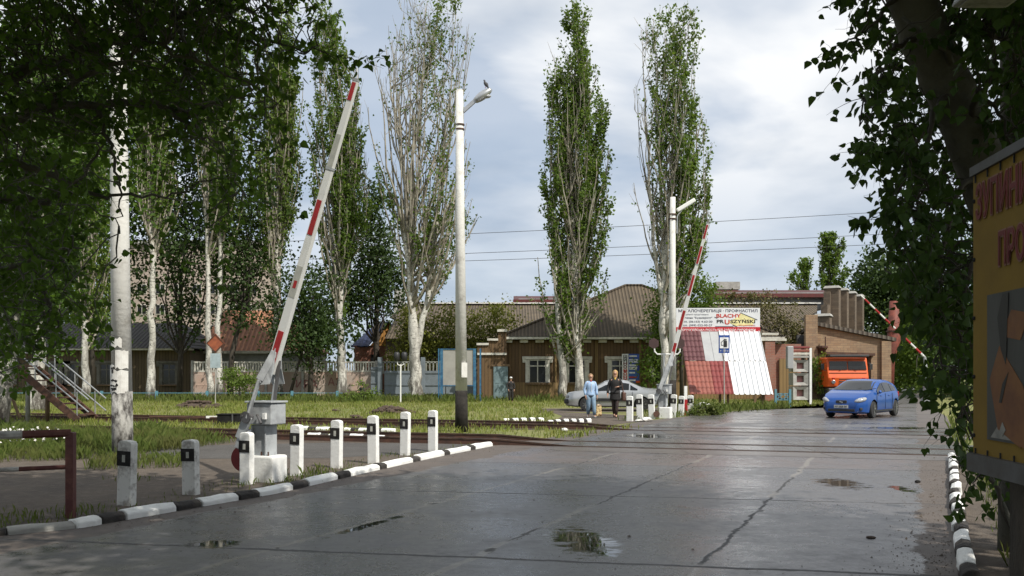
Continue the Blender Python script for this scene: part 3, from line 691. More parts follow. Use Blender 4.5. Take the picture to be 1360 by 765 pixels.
kerb_run(KL[3:], 19, klab('from the near end of the left kerb'), 'painted kerb stones left of the road', start=0, cuts=px_cuts(KL[3:], [80, 136, 168, 235, 269, 318, 345, 390, 411, 450, 467, 506, 514, 549, 559, 591, 599, 626, 632, 659]))
kerb_run(KR[1:], 22, klab('from the near end of the right kerb'), 'painted kerb stones right of the road', side=-1, w=.13, h=.11, start=1)
kerb_run([(-5.35, 22.95), (-3.25, 22.3)], 7, klab('from the left in the front edging between the tracks'), 'small footpath edging stones', w=.12, h=.12)
kerb_run([(-6.4, 25.9), (-3.3, 24.7)], 9, klab('from the left in the rear edging between the tracks'), 'small footpath edging stones', w=.12, h=.12)
kerb_run([(-.25, 30.4), (1.15, 31.3)], 9, klab('from the left in the left edging before the wooden house'), 'small edging stones before the house', w=.14, h=.12)
kerb_run([(1.25, 29.6), (2.75, 30.4)], 11, klab('from the left in the right edging before the two women'), 'small edging stones before the house', w=.14, h=.12)

# ---------------------------------------------------------------- wooden house
hb = gy(850, 59); H = thing('wooden_house', 'long brown board house with white carved window frames and a hipped corrugated roof', 'house', (hb.x, 59, 0))
yf = 59.0
def X(px, Y=yf): return (px-680)/F*Y
def Z(py, Y=yf): return EYE-(py-HZ)/F*Y
x0, x1 = X(672), X(1030)
mb = MB(); mb.box(((x0+x1)/2, yf+4.5, Z(452)/2), (x1-x0, 9, Z(452))); mb.build('wall', M['boards'], H)
mb = MB(); mb.box(((x0+x1)/2, yf-.06, .55), (x1-x0+.1, .1, 1.1)); mb.build('lower_cladding', M['boards2'], H)
# hipped roof with overhang
ez_, tz = Z(447), Z(374)
a = [(x0-.35, yf-.55, ez_), (x1+.35, yf-.55, ez_), (x1+.35, yf+9.3, ez_), (x0-.35, yf+9.3, ez_)]
apx = X(842, 63.5)
a2 = [(apx-.6, yf+4.6, tz+.2), (apx+.6, yf+4.6, tz+.2)]
mb = MB(); mb.add(a+a2, [(0, 1, 5, 4), (1, 2, 5), (2, 3, 4, 5), (3, 0, 4), (3, 2, 1, 0)]); rf = mb.build('roof', M['corr'], H)
mb = MB()
for p, q in ((a[0], a2[0]), (a[1], a2[1]), (a2[0], a2[1])): mb.bar(Vector(p)+Vector((0, 0, .05)), Vector(q)+Vector((0, 0, .05)), .22, .1)
mb.build('ridge_cap', M['slate'], rf, world=False) if False else None
o = mb.build('ridge_cap', M['corr'], H)
mb = MB(); mb.box(((x0+x1)/2, yf-.42, ez_-.12), (x1-x0+.9, .3, .16)); mb.build('cornice', M['cream'], H)
x = x0+.15
while x < x1:
    mb = MB(); mb.box((x, yf-.16, ez_-.32), (.55, .24, .18)); mb.build('cornice_block', M['cream'], H); x += 1.05
def window(xc, w=1.15, zb=1.05, zt=2.62, parent=H, yy=yf, trim='cream', sash='cream'):
    f = MB()
    f.box((xc, yy-.07, zt+.12), (w+.9, .14, .2)); f.box((xc-w/2-.33, yy-.06, zt-.05), (.2, .12, .3)); f.box((xc+w/2+.33, yy-.06, zt-.05), (.2, .12, .3))
    for s in (-1, 1): f.box((xc+s*(w/2+.12), yy-.055, (zb+zt)/2), (.24, .11, zt-zb))
    o = f.build('window', M[trim], parent, bevel=.01)
    g = MB(); g.box((xc, yy-.02, (zb+zt)/2), (w, .03, zt-zb)); g.build('glass', M['glass'], o, world=True)
    s_ = MB(); s_.box((xc, yy-.045, (zb+zt)/2), (.07, .03, zt-zb)); s_.box((xc, yy-.047, zt-.42), (w, .03, .07))
    for s in (-1, 1): s_.box((xc+s*(w/2-.03), yy-.043, (zb+zt)/2), (.06, .03, zt-zb))
    s_.box((xc, yy-.044, zt-.03), (w, .03, .06)); s_.box((xc, yy-.046, zb+.03), (w, .03, .06)); s_.build('sash', M[sash], o, world=True)
    s_ = MB(); s_.box((xc, yy-.12, zb-.05), (w+.5, .28, .08)); s_.build('sill', M['wood'], o, world=True)
    return o
_b = MB.build
def build_fix(s, name, mats, parent=None, world=True, **k):
    # children of parts: subtract the whole chain's location
    if parent is not None and parent.parent is not None and world:
        rt = parent
        while rt.parent is not None: rt = rt.parent
        Mi = (Matrix.Translation(rt.location) @ rt.rotation_euler.to_matrix().to_4x4()).inverted()
        s.v = [tuple(Mi @ Vector(p)) for p in s.v]; return _b(s, name, mats, parent, False, **k)
    return _b(s, name, mats, parent, world, **k)
MB.build = build_fix
for px in (714, 766, 823, 880, 935): window(X(px))
for px in (738, 792, 850, 1000):
    mb = MB(); mb.box((X(px), yf-.05, 2.1), (.16, .08, 3.7)); mb.build('wall_post', M['boards2'], H)
# annex with the blue door, parapet stepping down to the left
A = thing('wooden_annex', 'lower brown board annex with a stepped parapet and a faded blue door', 'outbuilding', (X(655, 58.5), 58.5, 0))
ya = 58.4; xa0, xa1 = X(634, ya), X(673, ya)
mb = MB(); mb.prism([(0, 0), (xa1-xa0-.02, 0), (xa1-xa0-.02, Z(440, ya)), (1.35, Z(440, ya)), (1.35, Z(452, ya)), (.7, Z(452, ya)), (.7, Z(458, ya)), (0, Z(458, ya))], (1, 0, 0), (0, 0, 1), (xa0, ya, 0), (0, 5, 0)); mb.build('wall', M['boards'], A)
mb = MB()
for c_, s_ in (((xa0+.35, ya-.03, Z(457, ya)), (.8, .16, .14)), ((xa0+1.02, ya-.04, Z(451, ya)), (.72, .16, .14)), (((xa0+1.35+xa1)/2, ya-.05, Z(439, ya)), (xa1-xa0-1.3, .16, .16)), (((xa0+xa1)/2, ya-.06, Z(470, ya)), (xa1-xa0, .12, .14))): mb = MB(); mb.box(c_, s_); mb.build('cornice', M['cream'], A)
d = MB(); d.box((X(665, ya), ya-.05, 1.08), (.95, .1, 2.16)); do = d.build('door', M['doorblue'], A, bevel=.01)
d = MB(); 
for s in (-1, 1):
    for z, h in ((.5, .7), (1.45, .8)): d.box((X(665, ya)+s*.23, ya-.107, z), (.3, .02, h))
d.build('door_panels', M['doorblue'], do, bevel=.008)
d = MB(); d.box((X(665, ya)+.38, ya-.13, 1.0), (.03, .06, .14)); d.build('handle', M['darkgrey'], do)
d = MB(); d.box((X(665, ya), ya-.04, 2.24), (1.2, .14, .14)); d.build('lintel', M['wood'], A)

# ---------------------------------------------------------------- long shed behind, with its buttressed end wall
LB = thing('long_workshop', 'long low workshop with a brown corrugated roof, dark red clerestory and buttressed brick end wall', 'workshop', (5, 68, 0))
Ye, Yr = 68.0, 78.0; xl = X(512, Ye); xr = X(1083, Ye)
def XX(px, Y): return (px-680)/F*Y
ze = EYE-(449-HZ)/F*Ye; zr = EYE-(404-HZ)/F*Yr
mb = MB(); mb.box(((xl+xr)/2, Ye+8, ze/2), (xr-xl, 15.6, ze)); mb.build('wall', M['brickbrown'], LB)
mb = MB(); xrr = XX(1075, Yr); mb.add([(xl, Ye-.4, ze-.05), (xr, Ye-.4, ze-.05), (xr+3.6, Yr, zr), (xl, Yr, zr), (xl, Yr+9, ze), (xr+6, Yr+9, ze)], [(0, 1, 2, 3), (3, 2, 5, 4), (0, 3, 4), (1, 5, 2), (0, 4, 5, 1)]); mb.build('roof', M['corr'], LB)
mb = MB(); mb.box(((xl+xr+4)/2, Yr-.25, zr+.06), (xr+3.5-xl, .5, .12)); mb.build('ridge_flashing', M['whitedull'], LB)
M['redfascia'] = pm('dark_red_fascia', (.12, .022, .02), .7, (.08, .02, .018), 2)
for p0, p1, z0_, z1_ in ((945, 1098, 401, 384), (685, 742, 410, 392)):
    Yc = 80; xa, xb = XX(p0, Yc), XX(p1, Yc); za, zb_ = EYE-(z0_-HZ)/F*Yc, EYE-(z1_-HZ)/F*Yc
    mb = MB(); mb.box(((xa+xb)/2, Yc+1.5, (za+zb_)/2-.5), (xb-xa-.5, 3, zb_-za+.4)); o = mb.build('clerestory', M['greywall'], LB)
    mb = MB(); mb.add([(xa-.2, Yc-.6, zb_-.55), (xb+.2, Yc-.6, zb_-.55), (xb+.2, Yc+1.5, zb_+.05), (xa-.2, Yc+1.5, zb_+.05), (xa-.2, Yc+3.6, zb_-.55), (xb+.2, Yc+3.6, zb_-.55)], [(0, 1, 2, 3), (3, 2, 5, 4), (0, 3, 4), (1, 5, 2), (0, 4, 5, 1)]); mb.build('clerestory_roof', M['redroof'], o)
    mb = MB(); mb.box(((xa+xb)/2, Yc-.62, zb_-.62), (xb-xa+.5, .12, .34)); mb.build('fascia', M['redfascia'], o)
    if p0 < 800:
        for q in range(4):
            mb = MB(); mb.box((xa+.8+q*.85, Yc-.03, zb_-.95), (.6, .06, .35)); mb.build('clerestory_window', M['glass'], o)
mb = MB(); mb.box((XX(965, 82), 82, EYE-(380-HZ)/F*82), (2.2, 1.2, .7)); mb.build('roof_hatch', M['concrete'], LB)
# end wall: parallel to the road
def ew(Y): return XX(1085, 68)+(Y-68)*(XX(1136, 84)-XX(1085, 68))/16
tops = [(68, 430), (68.9, 430), (68.9, 420), (70.2, 420), (70.2, 405), (71.2, 405), (71.2, 388), (73, 386), (84, 398), (84, 440)]
mb = MB(); dirv = Vector((ew(84)-ew(68), 16, 0)).normalized(); nrm_ = Vector((dirv.y, -dirv.x, 0))
P = [Vector((ew(68)-.2, 68, 0))]+[Vector((ew(Y)-.2, Y, EYE-(py-HZ)/F*Y)) for Y, py in tops]+[Vector((ew(84)-.2, 84, 0))]
n = len(P); mb.add(P+[p+nrm_*.5 for p in P], [tuple(range(n)), tuple(range(n, 2*n))[::-1]]+[(i, (i+1) % n, n+(i+1) % n, n+i) for i in range(n)]); mb.build('end_wall', M['brickbrown'], LB)
for Y, py in ((68.2, 420), (71.6, 383), (75.0, 386), (78.6, 390), (82.4, 394)):
    zt_ = EYE-(py-HZ)/F*Y; mb = MB(); c = Vector((ew(Y)+.45, Y, zt_/2)); mb.box(c, (1.1, .95, zt_), rz=math.atan2(dirv.y, dirv.x)-math.pi/2)
    o = mb.build('buttress', M['brickbrown'], LB)
    mb = MB(); mb.box(c+Vector((0, 0, zt_/2+.08)), (1.3, 1.15, .2), rz=math.atan2(dirv.y, dirv.x)-math.pi/2, top=.8); mb.build('coping', M['concrete'], o)

# ---------------------------------------------------------------- brick garage with the truck gate
Yg = 55.5; G_ = thing('brick_garage', 'tan brick garage with a sloping roofline and an open gateway', 'garage', (XX(1125, Yg), Yg, 0))
gx0, gx1 = XX(1071, Yg), XX(1182, Yg); ga, gb_ = XX(1097, Yg), XX(1157, Yg)
def gz(py): return EYE-(py-HZ)/F*Yg
def topz(x): return gz(430)+(gz(453)-gz(430))*(x-gx0)/(gx1-gx0)
zg = gz(471); mb = MB()
def wallp(poly): mb.prism([(x-gx0, z) for x, z in poly], (1, 0, 0), (0, 0, 1), (gx0, Yg, 0), (0, .45, 0))
wallp([(gx0, 0), (ga, 0), (ga, zg), (gb_, zg), (gb_, 0), (gx1, 0), (gx1, topz(gx1)), (gx0, topz(gx0))]); mb.build('front_wall', M['brick'], G_)
mb = MB(); mb.prism([(0, 0), (12, 0), (12, topz(gx1)), (0, topz(gx1))], (.43*.5, .9, 0), (0, 0, 1), (gx1-.45, Yg+.45, 0), (.44, 0, 0)); mb.build('side_wall', M['brickbrown'], G_)
mb = MB(); mb.box(((gx0+gx1)/2+1, Yg+6.5, 2.2), (gx1-gx0-1, .2, 4.4)); mb.build('back_wall', M['darkgrey'], G_)
mb = MB(); mb.prism([(.65, topz(gx0+.65)), (gx1-gx0+.3, topz(gx1)-.02), (gx1-gx0+.3, topz(gx1)+.2), (.65, topz(gx0+.65)+.22)], (1, 0, 0), (0, 0, 1), (gx0, Yg-.25, 0), (2.4, 11, 0)); mb.build('roof', M['slate'], G_)
mb = MB(); mb.box((gx0+.25, Yg-.1, topz(gx0)/2+.2), (.75, .3, topz(gx0)+.7)); mb.build('corner_pilaster', M['brick'], G_); mb = MB(); mb.box((gx1-.3, Yg-.08, topz(gx1)/2), (.6, .25, topz(gx1)-.02)); mb.build('corner_pilaster', M['brick'], G_)
mb = MB(); mb.box(((ga+gb_)/2, Yg-.12, zg+.05), (gb_-ga+.3, .3, .16), ry=.03); mb.build('lintel', M['rust'], G_)
mb = MB(); mb.tube([(XX(1094, Yg), Yg-.3, .2), (XX(1094, Yg), Yg-.3, 4.0)], .04); mb.build('drain_pipe', M['rust'], G_)
mb = MB(); mb.lathe((XX(1090, Yg), Yg-.25, gz(462)), [(.08, -.35), (.12, -.3), (.36, 0), (.36, .1), (.1, .12)], 10); mb.build('wall_lamp', M['rust'], G_)
mb = MB(); mb.box((XX(1171, Yg), Yg-.07, 1.7), (.1, .1, 3.2)); mb.build('cable_duct', M['rust'], G_)
rp = thing('rusty_duct', 'thick rusty red ventilation pipe with an elbow, beside the brick garage', 'pipe', (XX(1186, 58), 58, 0))
mb = MB(); p_ = [at(1178, 530, 58), at(1180, 474, 58), at(1183, 462, 58), at(1187, 452, 58), at(1187.5, 400, 58)]; p_[0].z = 0; mb.tube(p_, [.4, .4, .45, .42, .28], 14); mb.build('duct', M['red'] if False else pm('rusty_red_duct', (.22, .055, .035), .7, (.12, .035, .025), 3), rp, smooth=True)
mb = MB(); mb.tube([at(1187, 441, 58), at(1187, 439, 58)], [.47, .47], 14); mb.build('flange', M['rust'], rp)

# small brick house with the blue roof
SH = thing('small_brick_house', 'small red brick house with a dark blue roof and an orange boarded gable', 'house', (XX(508, 74), 74, 0)); Yh = 74
def hz(py): return EYE-(py-HZ)/F*Yh
hx0, hx1, hxm = XX(492, Yh), XX(545, Yh), XX(517, Yh)
mb = MB(); mb.box((XX(508, Yh), Yh+3, hz(459)/2), (hx1-XX(470, Yh), 6, hz(459))); mb.build('wall', M['brickred'], SH)
xw = XX(468, Yh)
mb = MB(); mb.add([(hx0, Yh-.02, hz(459)), (hx1, Yh+1.5, hz(459)), (hxm, Yh+.6, hz(429))], [(0, 1, 2)]); 
mb = MB(); mb.prism([(0, 0), (hx1-hx0, 0), (hxm-hx0, hz(429)-hz(459))], (1, 0, 0), (0, 0, 1), (hx0, Yh-.1, hz(459)), (0, .3, 0)); mb.build('gable', M['orangeboards'], SH)
e = [(hx0-.15, Yh-.35, hz(461)), (hxm, Yh-.35, hz(428)), (hx1+.15, Yh-.35, hz(461))]
off = Vector((-2.6, 5.5, 0)); P = [Vector(p) for p in e]; P2 = [Vector((XX(470, Yh)-.3, Yh+.2, e[0][2])), Vector((XX(486, Yh), Yh+5, e[1][2])), Vector((XX(525, Yh), Yh+7, e[2][2]))]
mb = MB(); mb.add(P+P2+[p+Vector((0, 0, .1)) for p in P+P2], [(0, 1, 4, 3), (1, 2, 5, 4), (6, 9, 10, 7), (7, 10, 11, 8), (0, 3, 9, 6), (2, 8, 11, 5), (0, 6, 7, 1), (1, 7, 8, 2)]); mb.build('roof', M['blueroof'], SH)
mb = MB(); mb.box((XX(497, Yh), Yh-.08, 2.6), (.5, .1, 1.4)); mb.box((XX(530, Yh), Yh-.08, 2.6), (.6, .1, 1.6)); mb.build('window', M['glass'], SH)

# roofs and chimneys above the bushes
DB = thing('distant_shed', 'distant shed with a dark red sheet roof above the bushes', 'shed', (XX(570, 95), 95, 0))
mb = MB(); mb.box((XX(585, 95), 97, 4), (9, 4, 8)); mb.build('wall', M['greywall'], DB)
a_ = lambda px, py, Y=95: tuple(at(px, py, Y))
mb = MB(); mb.prism([(0, 0), (7.3, 0), (7, .9), (.6, 1.2)], (1, 0, 0), (0, 0, 1), at(541, 415, 94.5), (0, 6, 0)); mb.build('roof', M['redroof'], DB)
mb = MB(); mb.box(at(531, 400, 94), (1.1, 1, 2.6)); mb.build('chimney', M['concrete'], DB)
mb = MB(); mb.prism([(0, 0), (5.4, 0), (5.2, .5), (1.2, 1.1)], (1, 0, 0), (0, 0, 1), at(517, 422, 92), (0, 6, 0)); mb.build('side_roof', M['slate'], DB)

# left-hand houses seen under the trees
M['dullframe'] = pm('dull_window_frame', (.15, .14, .12), .8, (.09, .085, .07), 4)
Yl = 64.5; LH = thing('low_dark_house', 'long low dark board house with pale window frames under the trees behind the steel stairs', 'house', (XX(120, Yl), Yl, 0))
def lz(py): return EYE-(py-HZ)/F*Yl
lx0, lx1 = XX(-160, Yl), XX(252, Yl)
mb = MB(); mb.box(((lx0+lx1)/2, Yl+4, lz(465)/2), (lx1-lx0, 8, lz(465))); mb.build('wall', M['boardsdark'], LH)
mb = MB(); mb.box(((lx0+lx1)/2, Yl-.3, lz(464)), (lx1-lx0+.6, .7, .14)); mb.build('cornice', M['cream'], LH)
mb = MB(); mb.add([(lx0-.4, Yl-.7, lz(463)), (lx1+.4, Yl-.7, lz(463)), (lx1-2, Yl+4, lz(425)), (lx0+2, Yl+4, lz(425)), (lx1+.4, Yl+8.7, lz(463)), (lx0-.4, Yl+8.7, lz(463))], [(0, 1, 2, 3), (1, 4, 2), (4, 5, 3, 2), (5, 0, 3), (0, 5, 4, 1)]); mb.build('roof', M['darkslate'], LH)
for px in (-60, 10, 78, 92, 142, 225): window(XX(px, Yl), .95, .9, 2.4, LH, Yl, 'dullframe', 'dullframe')
OH = thing('orange_tiled_house', 'low house with an orange tiled roof behind the concrete fence', 'house', (XX(310, 68), 68, 0)); Yo = 68
def oz(py): return EYE-(py-HZ)/F*Yo
mb = MB(); mb.box((XX(330, Yo), Yo+3.5, oz(466)/2), (XX(410, Yo)-XX(255, Yo), 7, oz(466))); mb.build('wall', M['greywall'], OH)
ox0, ox1 = XX(262, Yo), XX(412, Yo); mb = MB(); mb.add([(ox0, Yo-.6, oz(467)), (ox1, Yo-.6, oz(467)), (ox1-3.5, Yo+3.5, oz(408)), (ox0+1.0, Yo+3.5, oz(408)), (ox1, Yo+7.6, oz(467)), (ox0, Yo+7.6, oz(467))], [(0, 1, 2, 3), (1, 4, 2), (4, 5, 3, 2), (5, 0, 3), (0, 5, 4, 1)]); mb.build('roof', M['tileorange'], OH)
mb = MB(); mb.box((XX(330, Yo), Yo-.55, oz(468)), (ox1-ox0+.2, .2, .2)); mb.build('eaves_board', M['cream'], OH)
AP = thing('apartment_block', 'pale multistorey block far behind the left-hand trees', 'apartment block', (XX(235, 130), 130, 0)); Yp = 130
px0, px1 = XX(150, Yp), XX(345, Yp); pz = EYE-(325-HZ)/F*Yp
mb = MB(); mb.box(((px0+px1)/2, Yp+6, pz/2), (px1-px0, 12, pz)); mb.build('wall', pm('pinkish_render', (.40, .33, .28), .9, (.33, .27, .23), .5), AP)
mb = MB(); mb.box(((px0+px1)/2, Yp+6, pz+.3), (px1-px0+.8, 12.8, .6)); mb.build('parapet', M['concrete'], AP)
proto = None
for r_ in range(5):
    for c_ in range(8):
        xx_, zz_ = px0+1.6+c_*2.7, 2.2+r_*3.0
        if proto is None:
            mb = MB(); mb.box((0, 0, 0), (1.4, .1, 1.5)); proto = mb.build('window', M['cream'], AP, world=False); g_ = MB(); g_.box((-.33, -.03, 0), (.56, .08, 1.3)); g_.box((.33, -.03, 0), (.56, .08, 1.3)); g_.build('pane', M['glass'], proto, world=False); o = proto
        else: o = copy_tree(proto, AP)
        o.location = (xx_-AP.location.x, -.03, zz_)

# ---------------------------------------------------------------- fences and gates
Yc = 61.0
CF = thing('concrete_fence', 'pinkish concrete panel fence topped with pale balusters, faint red scrawls on it', 'fence', (XX(380, Yc), Yc, 0))
fx0, fx1 = XX(256, Yc), XX(500, Yc); zt_ = EYE-(480-HZ)/F*Yc; zm_ = EYE-(494-HZ)/F*Yc
M['fencepink'] = pm('pinkish_concrete', (.42, .30, .24), .9, (.38, .33, .29), .8, bmp=.2)
npan = 5; w_ = (fx1-fx0)/npan
for k in range(npan):
    cxx = fx0+w_*(k+.5); mb = MB(); mb.box((cxx, Yc, zm_/2), (w_-.14, .12, zm_)); mb.box((cxx, Yc-.07, zm_*.5), (w_-.5, .06, .12)); mb.box((cxx, Yc-.04, zm_*.5), (w_-.3, .1, zm_-.3)); o = mb.build('panel', M['fencepink'], CF, bevel=.02)
    mb = MB(); mb.box((cxx, Yc, zt_-.06), (w_-.14, .14, .12)); mb.box((cxx, Yc, zm_+.05), (w_-.14, .14, .1))
    nb_ = 13
    for j in range(nb_): mb.box((cxx-(w_-.3)/2+(w_-.3)*j/(nb_-1), Yc, (zt_+zm_)/2), (.09, .1, zt_-zm_-.1))
    mb.build('balustrade', M['cream'], CF)
for k in range(npan+1):
    mb = MB(); mb.box((fx0+w_*k, Yc-.03, zt_/2), (.16, .22, zt_+.1)); mb.build('post', M['concrete'], CF)
for (px, py, t_) in ((392, 515, 'ИРА'), (435, 512, 'АЗ')):
    p = at(px, py, Yc-.13); lettering(t_, .75, pm('faded_red_spray', (.28, .12, .11), .9), CF, (p.x, Yc-.125, p.z), (1, 0, 0), name='scrawl')
GF = thing('metal_gate', 'grey blue sheet metal gates with ribbed panels between tall posts', 'gate', (XX(540, 60.4), 60.4, 0)); Yq = 60.2
for a0, a1, t0 in ((492, 502, 488), (510, 560, 493), (562, 592, 493), (592, 634, 493)):
    xa, xb = XX(a0, Yq), XX(a1, Yq); zt2 = EYE-(t0-HZ)/F*Yq; mb = MB(); mb.box(((xa+xb)/2, Yq, zt2/2+.1), (xb-xa-.06, .06, zt2-.15))
    for z in (.35, zt2*.5, zt2-.1): mb.box(((xa+xb)/2, Yq-.05, z), (xb-xa-.06, .06, .1))
    mb.build('leaf', M['gateblue'], GF)
mb = MB(); mb.box((XX(540, 61.2), 61.2, zt_-.05), (6.5, .1, .12)); 
for j in range(26): mb.box((XX(540, 61.2)-3.1+6.2*j/25, 61.2, zt_-.45), (.09, .1, .8))
mb.build('balustrade', pm('greenish_balusters', (.27, .28, .24), .9), GF)
for px in (505, 562): mb = MB(); mb.box((XX(px, Yq), Yq-.1, 1.35), (.3, .3, 2.9)); mb.build('post', M['gateblue'], GF, bevel=.02)
LF = thing('low_rail_fence', 'ankle high light blue pipe rail along the grass before the left houses', 'fence', (XX(150, 58), 58, 0))
mb = MB(); mb.tube([at(-60, 522, 57), at(455, 522, 57)], .02, 6); mb.build('rail', M['lightblue'], LF)
for px in (-20, 60, 135, 208, 275, 343, 388, 448): mb = MB(); p = at(px, 520, 57); mb.box((p.x, 57, p.z/2-.04), (.16, .12, p.z+.16)); mb.build('post', M['lightblue'], LF)
BF = thing('small_blue_fence', 'short light blue garden fence piece with crossed bars beside the roofing display', 'fence', (XX(1039, 45), 45, 0))
for px in (1030, 1049): mb = MB(); p = at(px, 520, 45); mb.box((p.x, 45, .4), (.11, .11, .98)); mb.build('post', M['lightblue'], BF)
mb = MB(); q = lambda px, py: at(px, py, 45)
for a0, b0 in (((1030, 523), (1049, 523)), ((1030, 531), (1049, 531)), ((1031, 531), (1040, 523)), ((1040, 531), (1048, 523)), ((1031, 523), (1040, 531)), ((1040, 523), (1048, 531))): mb.bar(q(*a0), q(*b0), .04, .05)
mb.build('lattice', M['lightblue'], BF)
# crumbling wall at the corner of the house
CW = thing('crumbling_wall', 'crumbling brown wall stub with a white cornice beside the roofing display', 'wall', (XX(1040, 54), 54, 0))
mb = MB(); mb.box((XX(1040, 54), 54.3, 1.75), (XX(1062, 54)-XX(1014, 54), .6, 3.5)); mb.box((XX(1020, 54), 54, 1.9), (.6, .9, 3.8)); mb.build('wall', M['brickred'], CW)
mb = MB(); mb.box((XX(1024, 54), 53.85, 3.75), (1.6, .7, .14)); mb.build('cornice', M['cream'], CW); mb = MB(); mb.box((XX(1020, 54), 53.9, 4.1), (1.0, .8, .12)); mb.build('cornice', M['cream'], CW)
mb = MB(); mb.box((XX(1046, 54), 53.9, 1.4), (1.1, .1, 2.4)); mb.build('board_door', M['boards2'], CW)
# ---------------------------------------------------------------- guide posts
def guide_post(p, h, w=.20, d=.115, rz=-.40, lean=0, label='', group='', mat='white', dot=True):
    t = thing('guide_post', label, 'guide post', p, rz, group); t.rotation_euler[1] = lean
    mb = MB(); k = .03
    prof = [(-w/2, -.05), (w/2, -.05), (w/2, h-.035), (w/2-.02, h-.008), (0, h+.004), (-w/2+.025, h-.004), (-w/2, h-.03)]
    mb.prism(prof, (1, 0, 0), (0, 0, 1), (0, d/2, 0), (0, -d, 0)); mb.build('body', M[mat], t, world=False, bevel=.012)
    zb = h*.725; mb = MB(); bh = .165*h/.8+.02; mb.box((0, -.001, zb), (w+.008, d+.008, bh)); 
    mb = MB(); mb.box((-.004, -d/2-.003, zb), (w+.004, .006, bh)); mb.box((-w/2-.003, 0, zb), (.006, d, bh)); o = mb.build('black_band', M['black'], t, world=False)
    mb = MB(); mb.box((.0, -d/2-.008, zb), (.045, .006, bh*.48)); mb.build('reflector', M['refl'], o, world=False)
    return t
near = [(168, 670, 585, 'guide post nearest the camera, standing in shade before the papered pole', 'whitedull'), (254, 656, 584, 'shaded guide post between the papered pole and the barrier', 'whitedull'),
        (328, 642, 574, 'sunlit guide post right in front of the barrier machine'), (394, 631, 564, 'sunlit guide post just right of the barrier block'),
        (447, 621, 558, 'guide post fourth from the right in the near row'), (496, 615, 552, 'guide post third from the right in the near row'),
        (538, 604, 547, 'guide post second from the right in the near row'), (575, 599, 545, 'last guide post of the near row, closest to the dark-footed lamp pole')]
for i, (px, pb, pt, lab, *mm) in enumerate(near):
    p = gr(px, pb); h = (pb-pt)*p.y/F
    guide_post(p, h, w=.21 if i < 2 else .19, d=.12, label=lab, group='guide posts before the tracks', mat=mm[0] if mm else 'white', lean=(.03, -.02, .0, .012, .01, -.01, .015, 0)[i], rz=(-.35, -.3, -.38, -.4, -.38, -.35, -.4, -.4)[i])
far = [(836.5, 559, 526, 'guide post leftmost of the far row, beside the woman in black'), (850, 557, 524, 'guide post second from the left in the far row'), (866, 556, 524, 'tilted guide post just left of the far barrier machine'),
       (894, 554, 524, 'guide post just right of the far barrier machine'), (904.5, 552, 526, 'guide post second from the right in the far row'), (916.5, 551, 525, 'rightmost guide post of the far row, by the weeds')]
for i, (px, pb, pt, lab) in enumerate(far):
    p = gr(px, pb); h = (pb-pt)*p.y/F; guide_post(p, h, w=.22, d=.13, label=lab, group='guide posts beyond the tracks', lean=(0, -.03, -.05, .04, .03, .03)[i])
mk = thing('marker_stake', 'red and white painted stake among the far guide posts', 'stake', gr(910.5, 551))
p = gr(910.5, 551); mb = MB(); mb.box((p.x, p.y, .30), (.13, .13, .66)); mb.build('lower_stake', M['red'], mk); mb = MB(); mb.box((p.x, p.y, .90), (.12, .12, .54)); mb.build('upper_stake', M['white'], mk)
